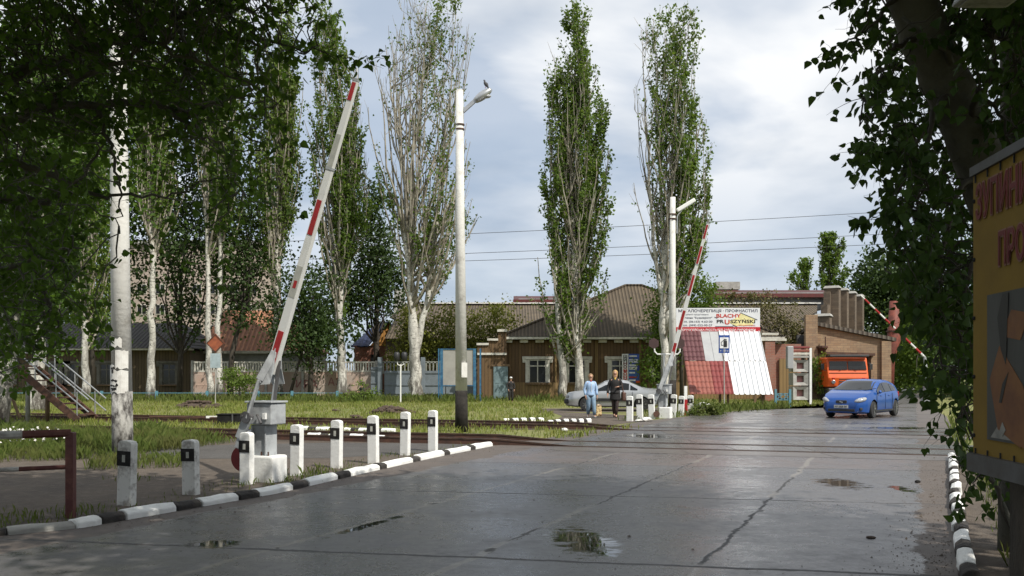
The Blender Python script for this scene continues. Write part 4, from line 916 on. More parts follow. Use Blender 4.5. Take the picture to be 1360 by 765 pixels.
# ---------------------------------------------------------------- barriers
def barrier(base, S, px0, label, tip, pivot, stripes, rz=-.40):
    """base: ground point of block; S: scale; tip/pivot world points"""
    t = thing('crossing_barrier', label, 'level crossing barrier', base, 0)
    b = Vector(base); ca, sa = math.cos(rz), math.sin(rz)
    ex = Vector((ca, sa, 0)); ey = Vector((-sa, ca, 0))
    def L(x, y, z): return b+ex*x*S+ey*y*S+Vector((0, 0, z*S))
    mb = MB(); mb.box(L(.0, 0, .20), (.46*S, .42*S, .40*S+.06), rz=rz); mb.build('concrete_block', M['white'], t, bevel=.03)
    mb = MB(); mb.box(L(-.10, 0, .66), (.30*S, .22*S, .56*S), rz=rz); mb.box(L(-.10, 0, .42), (.40*S, .34*S, .03*S), rz=rz); mb.box(L(.04, 0, .66), (.03*S, .30*S, .56*S), rz=rz); mb.box(L(-.24, 0, .66), (.03*S, .30*S, .56*S), rz=rz)
    mb.build('pedestal', M['grey'], t, bevel=.008)
    for x in (-.26, -.04, .1): mb = MB(); mb.tube([L(x, -.14, .42), L(x, -.14, .50)], .014*S, 6); mb.build('anchor_bolt', M['rust'], t)
    mb = MB(); mb.box(L(-.05, .0, 1.13), (.50*S, .40*S, .355*S), rz=rz); o = mb.build('machine_box', M['grey'], t, bevel=.015)
    mb = MB(); mb.box(L(-.05, .0, 1.33), (.55*S, .45*S, .03*S), rz=rz); mb.build('lid', M['grey'], o, bevel=.006)
    mb = MB(); mb.box(L(.10, -.235, 1.10), (.06*S, .05*S, .10*S), rz=rz); mb.build('latch', M['white'], o)
    mb = MB(); mb.tube([L(-.2, -.34, 1.08), L(-.2, .34, 1.08)], .05*S, 12); mb.tube([L(-.2, -.36, 1.08), L(-.2, -.33, 1.08)], .10*S, 12); mb.tube([L(-.05, -.24, 1.12), L(.08, -.30, .98)], .022*S, 8); mb.build('shaft', M['darkgrey'], t)
    # two side arms carrying the boom from the shaft up to the boom head
    pv, tp = Vector(pivot), Vector(tip); d = (tp-pv).normalized(); side = ey; nrm_b = Vector((d.z, 0, -d.x)).normalized()
    foot = L(-.2, 0, 1.06); tail = foot+(foot-L(.06, 0, 1.62)).normalized()*.38*S
    knee = pv-d*.22*S+Vector((-.02, 0, 0))
    for s_ in (-.30, .30):
        f0 = foot+side*s_*S; k0 = knee+side*s_*.72*S; h0 = pv+d*.28*S+side*s_*.2*S; t0 = tail+side*s_*S
        mb = MB(); mb.bar(t0, f0+(k0-f0)*.05, .05*S, .17*S); mb.bar(f0, k0, .035*S, .14*S); mb.bar(k0, h0, .03*S, .12*S); mb.build('side_arm', M['grey'], t, bevel=.006)
    for s_ in (-.20, .20):
        o_ = side*s_*S; q0, q1, q2, q3 = pv+d*.34*S+o_*.4, pv-nrm_b*.10*S+o_*.5, knee-nrm_b*.03*S-d*.10*S+o_, knee+nrm_b*.17*S-d*.02*S+o_
        mb = MB(); P4 = [q0, q1, q2, q3, pv+nrm_b*.09*S+o_*.5]; n4 = len(P4); mb.add(P4+[p+side*.012 for p in P4], [tuple(range(n4)), tuple(range(n4, 2*n4))[::-1]]+[(i, (i+1) % n4, n4+(i+1) % n4, n4+i) for i in range(n4)]); mb.build('gusset_plate', M['grey'], t)
    mb = MB()
    for q in (-1, 1):
        for u_ in (.0, .5, 1.0): mb.tube([foot+side*q*.335*S+Vector((.07*math.cos(u_*5), 0, .07*math.sin(u_*5)))*S, foot+side*q*.36*S+Vector((.07*math.cos(u_*5), 0, .07*math.sin(u_*5)))*S], .016*S, 6)
    mb.build('arm_bolts', M['darkgrey'], t)
    mb = MB()
    mb.bar(knee-side*.22*S, knee+side*.22*S, .04*S, .10*S); mb.build('cross_tie', M['grey'], t)
    mb = MB(); mb.bar(L(.12, 0, 1.36), pv+d*.12*S+Vector((.08*S, 0, 0)), .05*S, .05*S); mb.build('stay', M['darkgrey'], t)
    mb = MB(); mb.box(tail+Vector((0, 0, -.02)), (.12*S, .62*S, .3*S), rz=rz, ry=.35); mb.build('counterweight', M['grey'], t, bevel=.01)
    # boom of tapered square tube
    Lb = (tp-pv).length; w0, w1 = .165*S, .095*S
    nrm = d.cross(Vector((ey.x, ey.y, 0))).normalized(); sd = nrm.cross(d).normalized()
    def seg(a, b_, o_, name, mat, par, gr_=0):
        mb = MB(); V = []; mm_patch = 'band' in name or 'patch' in name
        for s0 in (a, b_):
            c = pv+d*Lb*s0; w = (w0+(w1-w0)*s0)/2+gr_; wd = w*.62 if not gr_ else w*.62+gr_*.4
            if mm_patch: w = w*(.68 if mat is M['red'] else .8); w = w*.6 if 'small' in name else w
            for x, y in ((-1, -1), (1, -1), (1, 1), (-1, 1)): V.append(c+nrm*x*w+sd*y*wd)
        mb.add(V, [(0, 1, 2, 3), (7, 6, 5, 4), (0, 4, 5, 1), (1, 5, 6, 2), (2, 6, 7, 3), (3, 7, 4, 0)]); return mb.build(name, mat, par, bevel=0)
    bo = seg(-.02, 1.0, 0, 'boom', M['boomwhite'], t)
    for a, b_, mm, nm in stripes: seg(a, b_, 0, nm, M[mm], bo, .003 if mm == 'refl' else .005)
    seg(.695, .703, 0, 'joint_collar', M['grey'], bo, .006); seg(.995, 1.004, 0, 'boom_cap', M['grey'], bo, .003)
    return t
b1 = Vector(gr(360, 640)); b1.y += .15; b1.x = XX(357, b1.y)
pv = at(362, 488, b1.y-.02); tp = at(473, 106, b1.y-.55)
barrier(b1, .92, 0, 'near raised barrier with a long white boom patched red, grey machine on a white block', tp, pv,
        [(.012, .13, 'red', 'red_band'), (.25, .36, 'refl', 'faded_band'), (.283, .309, 'red', 'small_red_patch'), (.47, .59, 'red', 'red_band'), (.705, .815, 'refl', 'faded_band'), (.93, .99, 'red', 'red_band')])
b2 = gr(883, 554); b2 = Vector((XX(884, 33.2), 33.2, 0))
pv = at(892, 477, b2.y); tp = at(940.5, 296, b2.y-.6)
barrier(b2, .95, 0, 'far raised barrier with a red and white striped boom, behind the far guide posts', tp, pv,
        [(.0, .12, 'red', 'red_band'), (.22, .36, 'red', 'red_band'), (.47, .62, 'red', 'red_band'), (.70, .83, 'red', 'red_band'), (.885, .985, 'red', 'red_band')])
B3 = thing('crossing_barrier', 'distant thin striped barrier boom leaning out of the right-hand foliage', 'level crossing barrier', gy(1232, 50)); Yb = 50
pa, pb_ = at(1228, 474, Yb), at(1143, 392, Yb); mb = MB(); mb.box((gy(1232, Yb).x, Yb, .7), (.4, .35, 1.4)); mb.box((gy(1232, Yb).x, Yb, .2), (.6, .5, .4)); mb.build('machine_box', M['grey'], B3, bevel=.02)
mb = MB(); mb.tube([gy(1232, Yb)+Vector((0, 0, 1.2)), pa], .09, 6); mb.build('arm', M['grey'], B3)
mb = MB(); mb.tube([pa, pb_], [.06, .045], 6); bo = mb.build('boom', M['boomwhite'], B3)
for k in range(6):
    a, c = .06+k*.16, .06+k*.16+.08; mb = MB(); mb.tube([pa+(pb_-pa)*a, pa+(pb_-pa)*c], [.065-.015*a, .065-.015*c], 6); mb.build('red_band', M['red'], bo)
rd = thing('round_stop_disc', 'round dark red disc half hidden by the guide post at the near barrier', 'sign', gr(322, 641)); p = gr(324, 640)
mb = MB(); c = at(323, 609, p.y+.4); mb.tube([c+Vector((-.0, 0, 0)), c+Vector((.004, .02, 0))], .21, 24); mb.build('disc', pm('dark_red_disc', (.20, .02, .02), .6), rd)
mb = MB(); mb.tube([(c.x-.02, c.y+.03, -.05), (c.x, c.y+.03, c.z+.1)], .025, 8); mb.build('post', M['darkgrey'], rd)
rd2 = thing('round_stop_disc', 'small round rusty disc on the ground before the far barrier block', 'sign', gr(872, 556)); c = at(872, 550, 32.6)
mb = MB(); mb.tube([c, c+Vector((0.0, .03, 0))], .12, 16); mb.build('disc', M['rust'], rd2)
# ---------------------------------------------------------------- poles and lamps
M['poleshaft'] = pm('whitewashed_concrete_pole', (.66, .65, .61), .85, (.45, .43, .39), 3.2, .52, .7, bmp=.5, bscale=9)
M['polefoot'] = pm('dark_pole_foot', (.020, .018, .016), .9, (.045, .04, .035), 4, bmp=.6, spec=.2)
lp = thing('lamp_pole', 'tall whitewashed concrete lamp pole with a black foot and a bird on its lamp', 'street lamp', gr(613, 573)); P0 = gr(613, 573); Yp = P0.y
pt_ = lambda px, py, Y=Yp: at(px, py, Y)
mb = MB(); mb.tube([pt_(612.8, 519), pt_(611, 300), pt_(610.3, 120)], [.172, .135, .105], 20); mb.build('shaft', M['poleshaft'], lp, smooth=True)
mb = MB(); mb.tube([P0-Vector((0, 0, .1)), pt_(612.8, 519)], [.192, .176], 20); mb.build('painted_foot', M['polefoot'], lp, smooth=True)
mb = MB(); mb.box(pt_(616.5, 491.5, Yp-.14), (.17, .05, .42), rz=.35); mb.build('notice', M['paper'], lp)
mb = MB(); mb.tube([pt_(614.5, 182), pt_(615, 150), pt_(619, 146), pt_(632, 133)], [.028]*4, 8); mb.bar(pt_(615, 148), pt_(636, 129), .09, .10); mb.build('bracket', M['alu'], lp)
for py in (165, 171): mb = MB(); mb.tube([pt_(611, py), pt_(611, py+1.6)], .132, 16); mb.build('clamp', M['rust'], lp)
def cobra(A, B, r, parent):
    A, B = Vector(A), Vector(B); d = B-A; n = 10; mb = MB(); pts = [A+d*i/(n-1) for i in range(n)]
    rr = [r*(.35+.75*math.sin(math.pi*min(1, (i+1.2)/(n+.4)))**.8) for i in range(n)]; mb.tube(pts, rr, 14); o = mb.build('lamp_head', M['alu'], parent, smooth=True)
    dn = Vector((d.z, 0, -d.x)).normalized(); mb = MB(); mb.ball(A+d*.55+dn*r*.55, (d.length*.3, r*.8, r*.55), 12); mb.build('lens', M['lamp'], parent, smooth=True); return o
cobra(pt_(631, 134), pt_(652.5, 118.5), .115, lp)
# pigeon on the lamp
bd = thing('pigeon', 'dark pigeon perched on top of the near street lamp head', 'bird', pt_(645.5, 119.5)); c = pt_(645.2, 112)
mb = MB(); s = .0185
mb.tube([c+Vector((5.5*s, 0, -7*s)), c+Vector((3*s, 0, -4.0*s)), c+Vector((1*s, 0, -.5*s)), c+Vector((-1.2*s, 0, 2.2*s)), c+Vector((-1.9*s, 0, 4.2*s)), c+Vector((-1.9*s, 0, 5.8*s)), c+Vector((-2.6*s, 0, 6.6*s)), c+Vector((-4.2*s, 0, 6.2*s))], [.25*s, 1.5*s, 3.1*s, 2.5*s, 1.35*s, 1.45*s, .9*s, .12*s], 10)
mb.build('body', M['pigeon'], bd, smooth=True)
for y in (-.02, .02): mb = MB(); mb.tube([c+Vector((-.2*s, y, -2*s)), c+Vector((-.4*s, y, -5.5*s)), c+Vector((-1.6*s, y, -5.6*s))], .005, 5); mb.build('leg', M['red'], bd)
# papered pole
pp = thing('utility_pole', 'whitewashed pole covered with torn paper notices, beside the nearest guide post', 'utility pole', gr(163, 606)); P1 = gr(163, 606); Yw = P1.y
w = lambda px, py, Y=Yw: at(px, py, Y)
mb = MB(); mb.tube([w(162, 520), w(159, 300), w(157, 100), w(155, -160)], [.195, .178, .160, .14], 22); mb.build('shaft', M['poleshaft'], pp, smooth=True)
mb = MB(); mb.tube([P1-Vector((0, 0, .1)), w(162, 520)], [.203, .197], 22); mb.build('painted_foot', pm('scraped_foot', (.40, .39, .36), .9, (.05, .045, .04), 5, .42, .58, bmp=.6, vscale=(1, 1, .5)), pp, smooth=True)
def wrap(px0, px1, py0, py1, r=.2, par=pp, name='notice', mat='paper'):
    """paper following the round of the pole"""
    c = w((px0+px1)/2, (py0+py1)/2); cxp = w(161.3, 0).x
    a0 = math.asin(max(-.97, min(.97, (w(px0, 0).x-cxp)/r))); a1 = math.asin(max(-.97, min(.97, (w(px1, 0).x-cxp)/r)))
    V = []; n = 7
    for k in range(n):
        a = a0+(a1-a0)*k/(n-1)
        for j, py in enumerate((py0, (py0+py1)/2, py1)): V.append((cxp+math.sin(a)*(r+.004), Yw-math.cos(a)*(r+.004), w(0, py+rng.normal()*1.2).z))
    mb = MB(); mb.add(V, [(3*k+j, 3*k+3+j, 3*k+4+j, 3*k+1+j) for k in range(n-1) for j in range(2)]); return mb.build(name, M[mat], par)
wrap(152, 167, 450, 461, .199); wrap(159, 173, 466, 490, .2); n1_ = wrap(147.5, 158, 485, 500, .204); wrap(150, 173, 492, 522, .201); wrap(150, 164, 500, 520, .206)
for a in ((152, 158, 488, 490), (153.5, 156.5, 490, 496), (152, 162, 505, 506.3), (151, 163, 511, 512.6), (152, 161, 515, 517)): wrap(*a, r=.209, name='print', mat='ink')
# far lamp pole
fp = thing('lamp_pole', 'slimmer far lamp pole rising behind the far barrier machine', 'street lamp', gy(893, 36)); Yf = 36
w2 = lambda px, py, Y=Yf: at(px, py, Y)
mb = MB(); mb.tube([w2(893, 505), w2(893, 380), w2(893.5, 262)], [.155, .132, .108], 16); mb.build('shaft', M['poleshaft'], fp, smooth=True)
mb = MB(); mb.tube([gy(893, Yf)-Vector((0, 0, .1)), w2(893, 505)], [.17, .16], 16); mb.build('painted_foot', M['polefoot'], fp, smooth=True)
for py in (284, 290): mb = MB(); mb.tube([w2(893.3, py), w2(893.3, py+1.5)], .155, 14); mb.build('clamp', M['rust'], fp)
mb = MB(); mb.tube([w2(899, 310), w2(899.5, 287), w2(905, 280)], .03, 8); mb.build('bracket', M['alu'], fp); 
mb = MB(); mb.box(w2(911, 272.5), (.86, .16, .16), ry=-.55); mb.build('lamp_head', M['boomwhite'], fp, bevel=.03)
mb = MB(); mb.box(w2(911.5, 274.6), (.6, .12, .05), ry=-.55); mb.build('lens', M['lamp'], fp)
# crossing signal heads seen from behind at the far barrier
sg = thing('crossing_signal', 'pair of hexagonal dark red signal backs on a bent white pipe at the far barrier', 'signal', gy(873, 33.6)); Ys = 33.6
w3 = lambda px, py, Y=Ys: at(px, py, Y)
for px in (868.5, 903): mb = MB(); c = w3(px, 456); mb.tube([c, c+Vector((0, .1, 0))], .21, 6); mb.build('signal_head', pm('dark_signal', (.06, .03, .028), .6), sg)
mb = MB(); mb.tube([w3(869, 463), w3(869.5, 467), w3(873, 470.5), w3(900, 470.5), w3(903, 467), w3(903, 463)], .03, 8); mb.tube([gy(881, Ys), w3(882, 470)], .04, 8); mb.build('pipe', M['boomwhite'], sg)
# railway signal with two lamps, dark
rs = thing('railway_signal', 'two black signal lamp housings on a thin white post in the grass', 'signal', gy(532, 52)); Yk = 52
w4 = lambda px, py, Y=Yk: at(px, py, Y)
mb = MB(); mb.tube([gy(532, Yk), w4(532, 484)], .045, 8); mb.build('post', M['boomwhite'], rs)
mb = MB(); mb.tube([w4(527.5, 479), w4(528, 484), w4(532, 486), w4(536, 484), w4(536.5, 479)], .03, 6); mb.build('yoke', M['boomwhite'], rs)
for px in (527, 537): mb = MB(); c = w4(px, 473.5); mb.lathe(c+Vector((0, 0, -.28)), [(.08, 0), (.17, .06), (.18, .45), (.1, .55)], 12); mb.build('lamp_housing', M['trim'], rs, smooth=True)
# diamond sign from behind
ds = thing('road_sign', 'orange rusty diamond sign with a pale blue plate below, before the twin white trunks', 'road sign', gy(286, 50)); w5 = lambda px, py, Y=50: at(px, py, Y)
mb = MB(); mb.tube([gy(286, 50), w5(286.5, 444)], .03, 6); mb.build('post', M['concrete'], ds)
c = w5(286.5, 456); r_ = .53; mb = MB(); mb.prism([(-r_, 0), (0, -r_*1.05), (r_, 0), (0, r_*1.05)], (1, 0, 0), (0, 0, 1), c+Vector((0, -.05, 0)), (0, .03, 0)); mb.build('diamond', pm('rusty_orange_sign', (.34, .095, .04), .7, (.22, .06, .03), 5), ds)
for s_ in (0, 1, 2, 3):
    th = s_*math.pi/2; mb = MB(); u1 = Vector((math.cos(th), 0, math.sin(th)))*r_*.93; u2 = Vector((math.cos(th+math.pi/2), 0, math.sin(th+math.pi/2)))*r_*.93; mb.bar(c+u1+Vector((0, -.06, 0)), c+u2+Vector((0, -.06, 0)), .03, .05)
    mb.build('rim', M['oxide'] if s_ > 5 else M['rust'], ds)
mb = MB(); mb.box(w5(286.5, 479)+Vector((0, -.05, 0)), (.58, .03, .82)); mb.build('plate', pm('pale_blue_plate', (.38, .46, .50), .6), ds)
# blank board on blue posts
bb = thing('notice_board', 'large blank grey notice board between blue posts before the gates', 'notice board', gy(608, 54)); w6 = lambda px, py, Y=54: at(px, py, Y)
for px, wd in ((582.8, .08), (586.5, .16), (630.5, .16), (638, .10)): mb = MB(); p = gy(px, 54); zt2 = w6(px, 463).z; mb.box((p.x, 54, zt2/2-.05), (wd, .14, zt2+.1)); mb.build('post', M['bluepaint'], bb)
mb = MB(); c = w6(608.5, 488); mb.box(c, (1.85, .06, 2.15)); mb.build('board', M['canvas'], bb)
mb = MB()
for z in (1.12, -1.12): mb.box(c+Vector((0, -.03, z)), (1.9, .08, .05))
for x in (.95, -.95): mb.box(c+Vector((x, -.03, 0)), (.05, .1, 2.26))
mb.build('frame', M['bluepaint'], bb)
# ---------------------------------------------------------------- roofing display
RD = thing('roofing_display', 'slanting display of roof tile and white sheet samples under a printed billboard', 'billboard', gy(965, 45))
def rp_(px, py):   # point on the sloping face
    t = (py-440)/(524-440); Y = 46-2.7*t; return at(px, py, Y)
def edge(py): t = (py-440)/84; return 903+(916-903)*t, 1009+(1027-1009)*t
M['t_burg'] = pm('burgundy_tile_sheet', (.12, .045, .048), .4, (.10, .035, .038), 3); M['t_terra'] = pm('terracotta_tile_sheet', (.27, .085, .06), .5, (.22, .07, .05), 3); M['t_red'] = pm('red_tile_sheet', (.22, .042, .038), .5, (.18, .036, .034), 3); M['t_grey'] = pm('grey_sheet', (.36, .37, .37), .4, (.32, .32, .33), 2); M['t_white'] = pm('white_sheet', (.72, .73, .74), .4, (.64, .65, .67), 1.2)
def samp(fx0, fx1, py0, py1, mat, name, kind):
    nU = 60 if kind == 'tile' else 48; nV = 30 if kind == 'tile' else 2; V = []
    top0, top1 = edge(py0), edge(py1)
    c00 = rp_(top0[0]+(top0[1]-top0[0])*fx0, py0); c10 = rp_(top0[0]+(top0[1]-top0[0])*fx1, py0); c01 = rp_(top1[0]+(top1[1]-top1[0])*fx0, py1); c11 = rp_(top1[0]+(top1[1]-top1[0])*fx1, py1)
    nn = (c10-c00).cross(c01-c00).normalized(); nn = nn if nn.y < 0 else -nn
    wdt = (c10-c00).length; hgt = (c01-c00).length
    for j in range(nV+1):
        for i in range(nU+1):
            u_, v_ = i/nU, j/nV; p = c00+(c10-c00)*u_+(c01-c00)*v_+(c00+c11-c10-c01)*u_*v_
            if kind == 'tile': h = .045*abs(math.sin(math.pi*u_*wdt/.21))**.7+.05*((v_*hgt/.36) % 1)
            elif kind == 'rib': q = (u_*wdt/.26) % 1; h = .07 if q < .25 else 0
            else: h = .02*(((u_*wdt/.45) % 1) < .1)
            V.append(p+nn*h)
    mb = MB(); mb.add(V, [(j*(nU+1)+i, j*(nU+1)+i+1, (j+1)*(nU+1)+i+1, (j+1)*(nU+1)+i) for j in range(nV) for i in range(nU)]); o = mb.build(name, M[mat], RD)
    md = o.modifiers.new('thick', 'SOLIDIFY'); md.thickness = .02; md.offset = -1
samp(0, .255, 440, 479.6, 't_burg', 'burgundy_tiles', 'tile'); samp(.258, .48, 440, 479.4, 't_grey', 'grey_sheet', 'flat'); samp(.483, 1, 440, 479.6, 't_white', 'white_sheet', 'rib')
samp(.0, .30, 480, 524, 't_terra', 'terracotta_tiles', 'tile'); samp(.30, .525, 480, 524, 't_red', 'red_tiles', 'tile'); samp(.528, 1, 480, 524, 't_white', 'white_sheet', 'rib')
for px in (918, 965, 1012): mb = MB(); p = gy(px, 47); q = rp_(px-6, 442); mb.bar((q.x, 46.4, -.1), (q.x, 46.3, 5.0), .12, .12); mb.bar((rp_(px+4, 522).x, 43.7, -.1), (rp_(px+4, 522).x, 43.7, .75), .1, .1); mb.build('support', M['wood'], RD)
mb = MB(); bx0, bx1 = XX(898, 46), XX(1009.5, 46); bz0, bz1 = at(0, 440, 46).z, at(0, 409, 46).z
mb.box(((bx0+bx1)/2, 46.05, (bz0+bz1)/2+.0), (bx1-bx0, .08, bz1-bz0)); bd_ = mb.build('board', M['t_white'], RD)
mb = MB(); mb.box(((bx0+bx1)/2, 45.995, bz0+.11), (bx1-bx0, .02, .22)); mb.build('red_strip', M['red'] if False else pm('red_print', (.50, .01, .02), .5), RD)
M['navy'] = pm('dark_print', (.02, .025, .06), .5); M['redprint'] = pm('orange_red_print', (.55, .035, .015), .5); M['whiteprint'] = pm('white_print', (.82, .82, .82), .5); M['yelprint'] = pm('yellow_print', (.82, .74, .36), .5); M['blueprint'] = pm('blue_print', (.02, .07, .30), .4)
bxp = lambda px, py, Y=46.007: tuple(at(px, py, Y))
lettering('МЕТАЛОЧЕРЕПИЦЯ · ПРОФНАСТИЛ', .2, M['navy'], RD, bxp(901, 414.6), (1, 0, 0), width=XX(1006, 46)-XX(901, 46), bold=.004)
lettering('Офіційний представник', .1, M['navy'], RD, bxp(905, 418.6), (1, 0, 0), width=1.42)
lettering('Магазин "Будмаркет"', .13, M['navy'], RD, bxp(904, 423.2), (1, 0, 0), width=1.65, bold=.002)
lettering('Тел. (06153) 4-63-30', .14, M['navy'], RD, bxp(904, 428.4), (1, 0, 0), width=1.66, bold=.002)
lettering('Тел. (099) 022-95-27', .14, M['navy'], RD, bxp(904, 433.3), (1, 0, 0), width=1.66, bold=.002)
lettering('ЄВРОПЕЙСЬКА ЯКІСТЬ ВІД ЗАВОДА-ВИРОБНИКА', .14, M['whiteprint'], RD, bxp(906, 439.3, 45.984), (1, 0, 0), width=XX(1004, 46)-XX(906, 46), bold=.003)
mb = MB(); a_ = [at(px, py, 46.004) for px, py in ((984, 416), (1003, 424), (1000, 432), (978, 433), (966, 428), (980, 421))]; mb.add(a_+[p+Vector((0, .015, 0)) for p in a_], [tuple(range(6)), tuple(range(6, 12))[::-1]]+[(i, (i+1) % 6, 6+(i+1) % 6, 6+i) for i in range(6)]); mb.build('yellow_mark', M['yelprint'], RD)
lettering('BLACHY', .26, M['redprint'], RD, bxp(951.5, 421.6, 46.001), (1, 0, 0), width=XX(984, 46)-XX(951.5, 46), bold=.006)
lettering('PR', .24, M['ink'], RD, bxp(952, 429, 46.001), (1, 0, 0), width=XX(961.5, 46)-XX(952, 46), bold=.006)
lettering('U', .34, M['redprint'], RD, bxp(962.5, 430.6, 46.001), (1, 0, 0), width=XX(969, 46)-XX(962.5, 46), bold=.008)
lettering('SZYŃSKI', .24, M['ink'], RD, bxp(970, 429, 46.001), (1, 0, 0), width=XX(1003, 46)-XX(970, 46), bold=.006)
lettering('ПРУШИНСЬКІ', .09, M['redprint'], RD, bxp(980, 433, 46.001), (1, 0, 0), width=XX(1003, 46)-XX(980, 46))
mb = MB()
for a, b_ in (((983, 415.3), (1006, 424.8)), ((949, 421.2), (953, 422.5)), ((973, 431.5), (979, 434)), ((950, 433.6), (974, 433.6))): mb.bar(at(*a, 45.998), at(*b_, 45.998), .006, .025)
mb.build('roof_line_mark', M['navy'], RD)
# filling station sign
fs_ = thing('fuel_sign', 'blue roadside sign with a black fuel pump symbol and an arrow, before the white sheets', 'road sign', gy(962, 42.2)); Yn = 42.2; w7 = lambda px, py, Y=Yn: at(px, py, Y)
mb = MB(); mb.tube([gy(962, Yn), w7(961.5, 447)], .028, 6); mb.build('post', M['concrete'], fs_)
mb = MB(); c = w7(961.7, 457); mb.box(c, (.52, .03, .86)); mb.build('plate', M['blueprint'], fs_)
mb = MB(); mb.box(c+Vector((0, -.02, .06)), (.42, .015, .52)); mb.build('white_field', M['whiteprint'], fs_)
mb = MB(); q = c+Vector((0, -.035, .06)); mb.box(q+Vector((.05, 0, -.05)), (.16, .012, .30)); mb.box(q+Vector((.05, 0, .15)), (.13, .012, .05)); mb.bar(q+Vector((-.03, 0, -.1)), q+Vector((-.12, 0, -.12)), .012, .025); mb.bar(q+Vector((-.12, 0, -.12)), q+Vector((-.15, 0, .02)), .012, .025); mb.bar(q+Vector((-.15, 0, .02)), q+Vector((.02, 0, .17)), .012, .025); mb.build('pump_symbol', M['ink'], fs_)
lettering('← 100 м', .13, M['whiteprint'], fs_, tuple(c+Vector((-.2, -.02, -.36))), (1, 0, 0), width=.4)
# vertical tyre-service sign on the house front
TS = thing('tyre_service_sign', 'pair of tall boards on the house, white with column lettering and blue with price lines', 'sign', at(837, 490, 58.4)); Yt_ = 58.4; w8 = lambda px, py, Y=Yt_: at(px, py, Y)
mb = MB(); a, b_ = w8(826, 470), w8(834.5, 508.5); mb.box((a+b_)/2, (b_.x-a.x, .06, a.z-b_.z)); mb.build('white_board', M['whiteprint'], TS)
mb = MB(); a, b_ = w8(834.8, 470), w8(849, 508.5); mb.box((a+b_)/2, (b_.x-a.x, .06, a.z-b_.z)); mb.build('blue_board', pm('violet_blue_print', (.045, .06, .30), .5, (.03, .14, .42), .5, .45, .6), TS)
for k, ch in enumerate('ШИНОМОНТ'):
    lettering(ch, .27, M['ink'] if k < 2 else (pm('maroon_print', (.16, .02, .03), .5) if k < 4 else M['redprint']), TS, tuple(w8(828, 475.6+k*4.55, 58.36)), (1, 0, 0), width=.24, bold=.01)
for k, (py, ww) in enumerate(((473, .50), (478, .58), (480.5, .58), (485, .55), (488, .52), (490, .5), (495, .38), (501, .5), (505, .42))):
    mb = MB(); c = w8(835.6, py); mb.box((c.x+ww/2, 58.36, c.z), (ww, .02, .10)); mb.build('print_line', M['whiteprint'] if py != 501 else M['redprint'], TS)
lettering('ШИНИ', .14, M['blueprint'], TS, tuple(w8(836.5, 479.6, 58.34)), (1, 0, 0), width=.4)
mb = MB(); c = w8(847, 507); mb.box((c.x, 58.36, c.z), (.26, .02, .14)); mb.build('orange_corner', M['orange'], TS)
# stacked block column
SC = thing('block_column', 'tall column of grey hollow display blocks with pink recesses and red slabs on top', 'display column', gy(1060, 49)); Yq2 = 49; w9 = lambda px, py, Y=Yq2: at(px, py, Y)
cx_ = w9(1060.5, 0).x
for k, (pt2, pb2) in enumerate(((478, 494), (495, 512), (513, 531))):
    zt2, zb2 = w9(0, pt2).z, w9(0, pb2).z; zb2 = max(zb2, 0); c = (zt2+zb2)/2; h_ = (zt2-zb2)/2; mb = MB()
    o_ = [(-.42, -h_+.01), (.42, -h_+.01), (.42, h_-.01), (-.42, h_-.01)]; i_ = [(-.2, -h_*.5), (.2, -h_*.5), (.2, h_*.5), (-.2, h_*.5)]
    V = [(cx_+x, Yq2-.4, c+z) for x, z in o_]+[(cx_+x, Yq2-.32, c+z) for x, z in i_]+[(cx_+x, Yq2+.4, c+z) for x, z in o_]+[(cx_+x, Yq2-.1, c+z) for x, z in i_]
    mb.add(V, [(0, 1, 5, 4), (1, 2, 6, 5), (2, 3, 7, 6), (3, 0, 4, 7), (0, 8, 9, 1), (1, 9, 10, 2), (2, 10, 11, 3), (3, 11, 8, 0), (8, 11, 10, 9), (4, 5, 13, 12), (5, 6, 14, 13), (6, 7, 15, 14), (7, 4, 12, 15)])
    ob = mb.build('hollow_block', M['concrete'], SC); mb = MB(); mb.box((cx_, Yq2-.09, c), (.38, .03, h_*.96)); mb.build('pink_recess', pm('pink_recess', (.50, .25, .24), .8), ob)
for k, (py, mt, ww) in enumerate(((474, 'concrete', .9), (470, 'cream', .95), (466, 't_terra', .98), (461.5, 't_red', 1.0))): mb = MB(); mb.box((cx_, Yq2, w9(0, py).z), (ww, .8, .12)); mb.build('slab', M[mt], SC, bevel=.01)
mb = MB(); mb.box((w9(1046.5, 0).x, Yq2-.3, w9(0, 475).z), (.34, .34, 1.25)); mb.build('meter_box', M['t_grey'], SC, bevel=.04)
mb = MB(); mb.box((w9(1073.5, 0).x, Yq2-.3, 1.55), (.14, .16, 3.1)); mb.build('white_stake', M['white'], SC); mb = MB(); mb.box((w9(1071.3, 0).x, Yq2-.31, 1.5), (.07, .14, 3.0)); mb.build('black_stake', M['black'], SC)
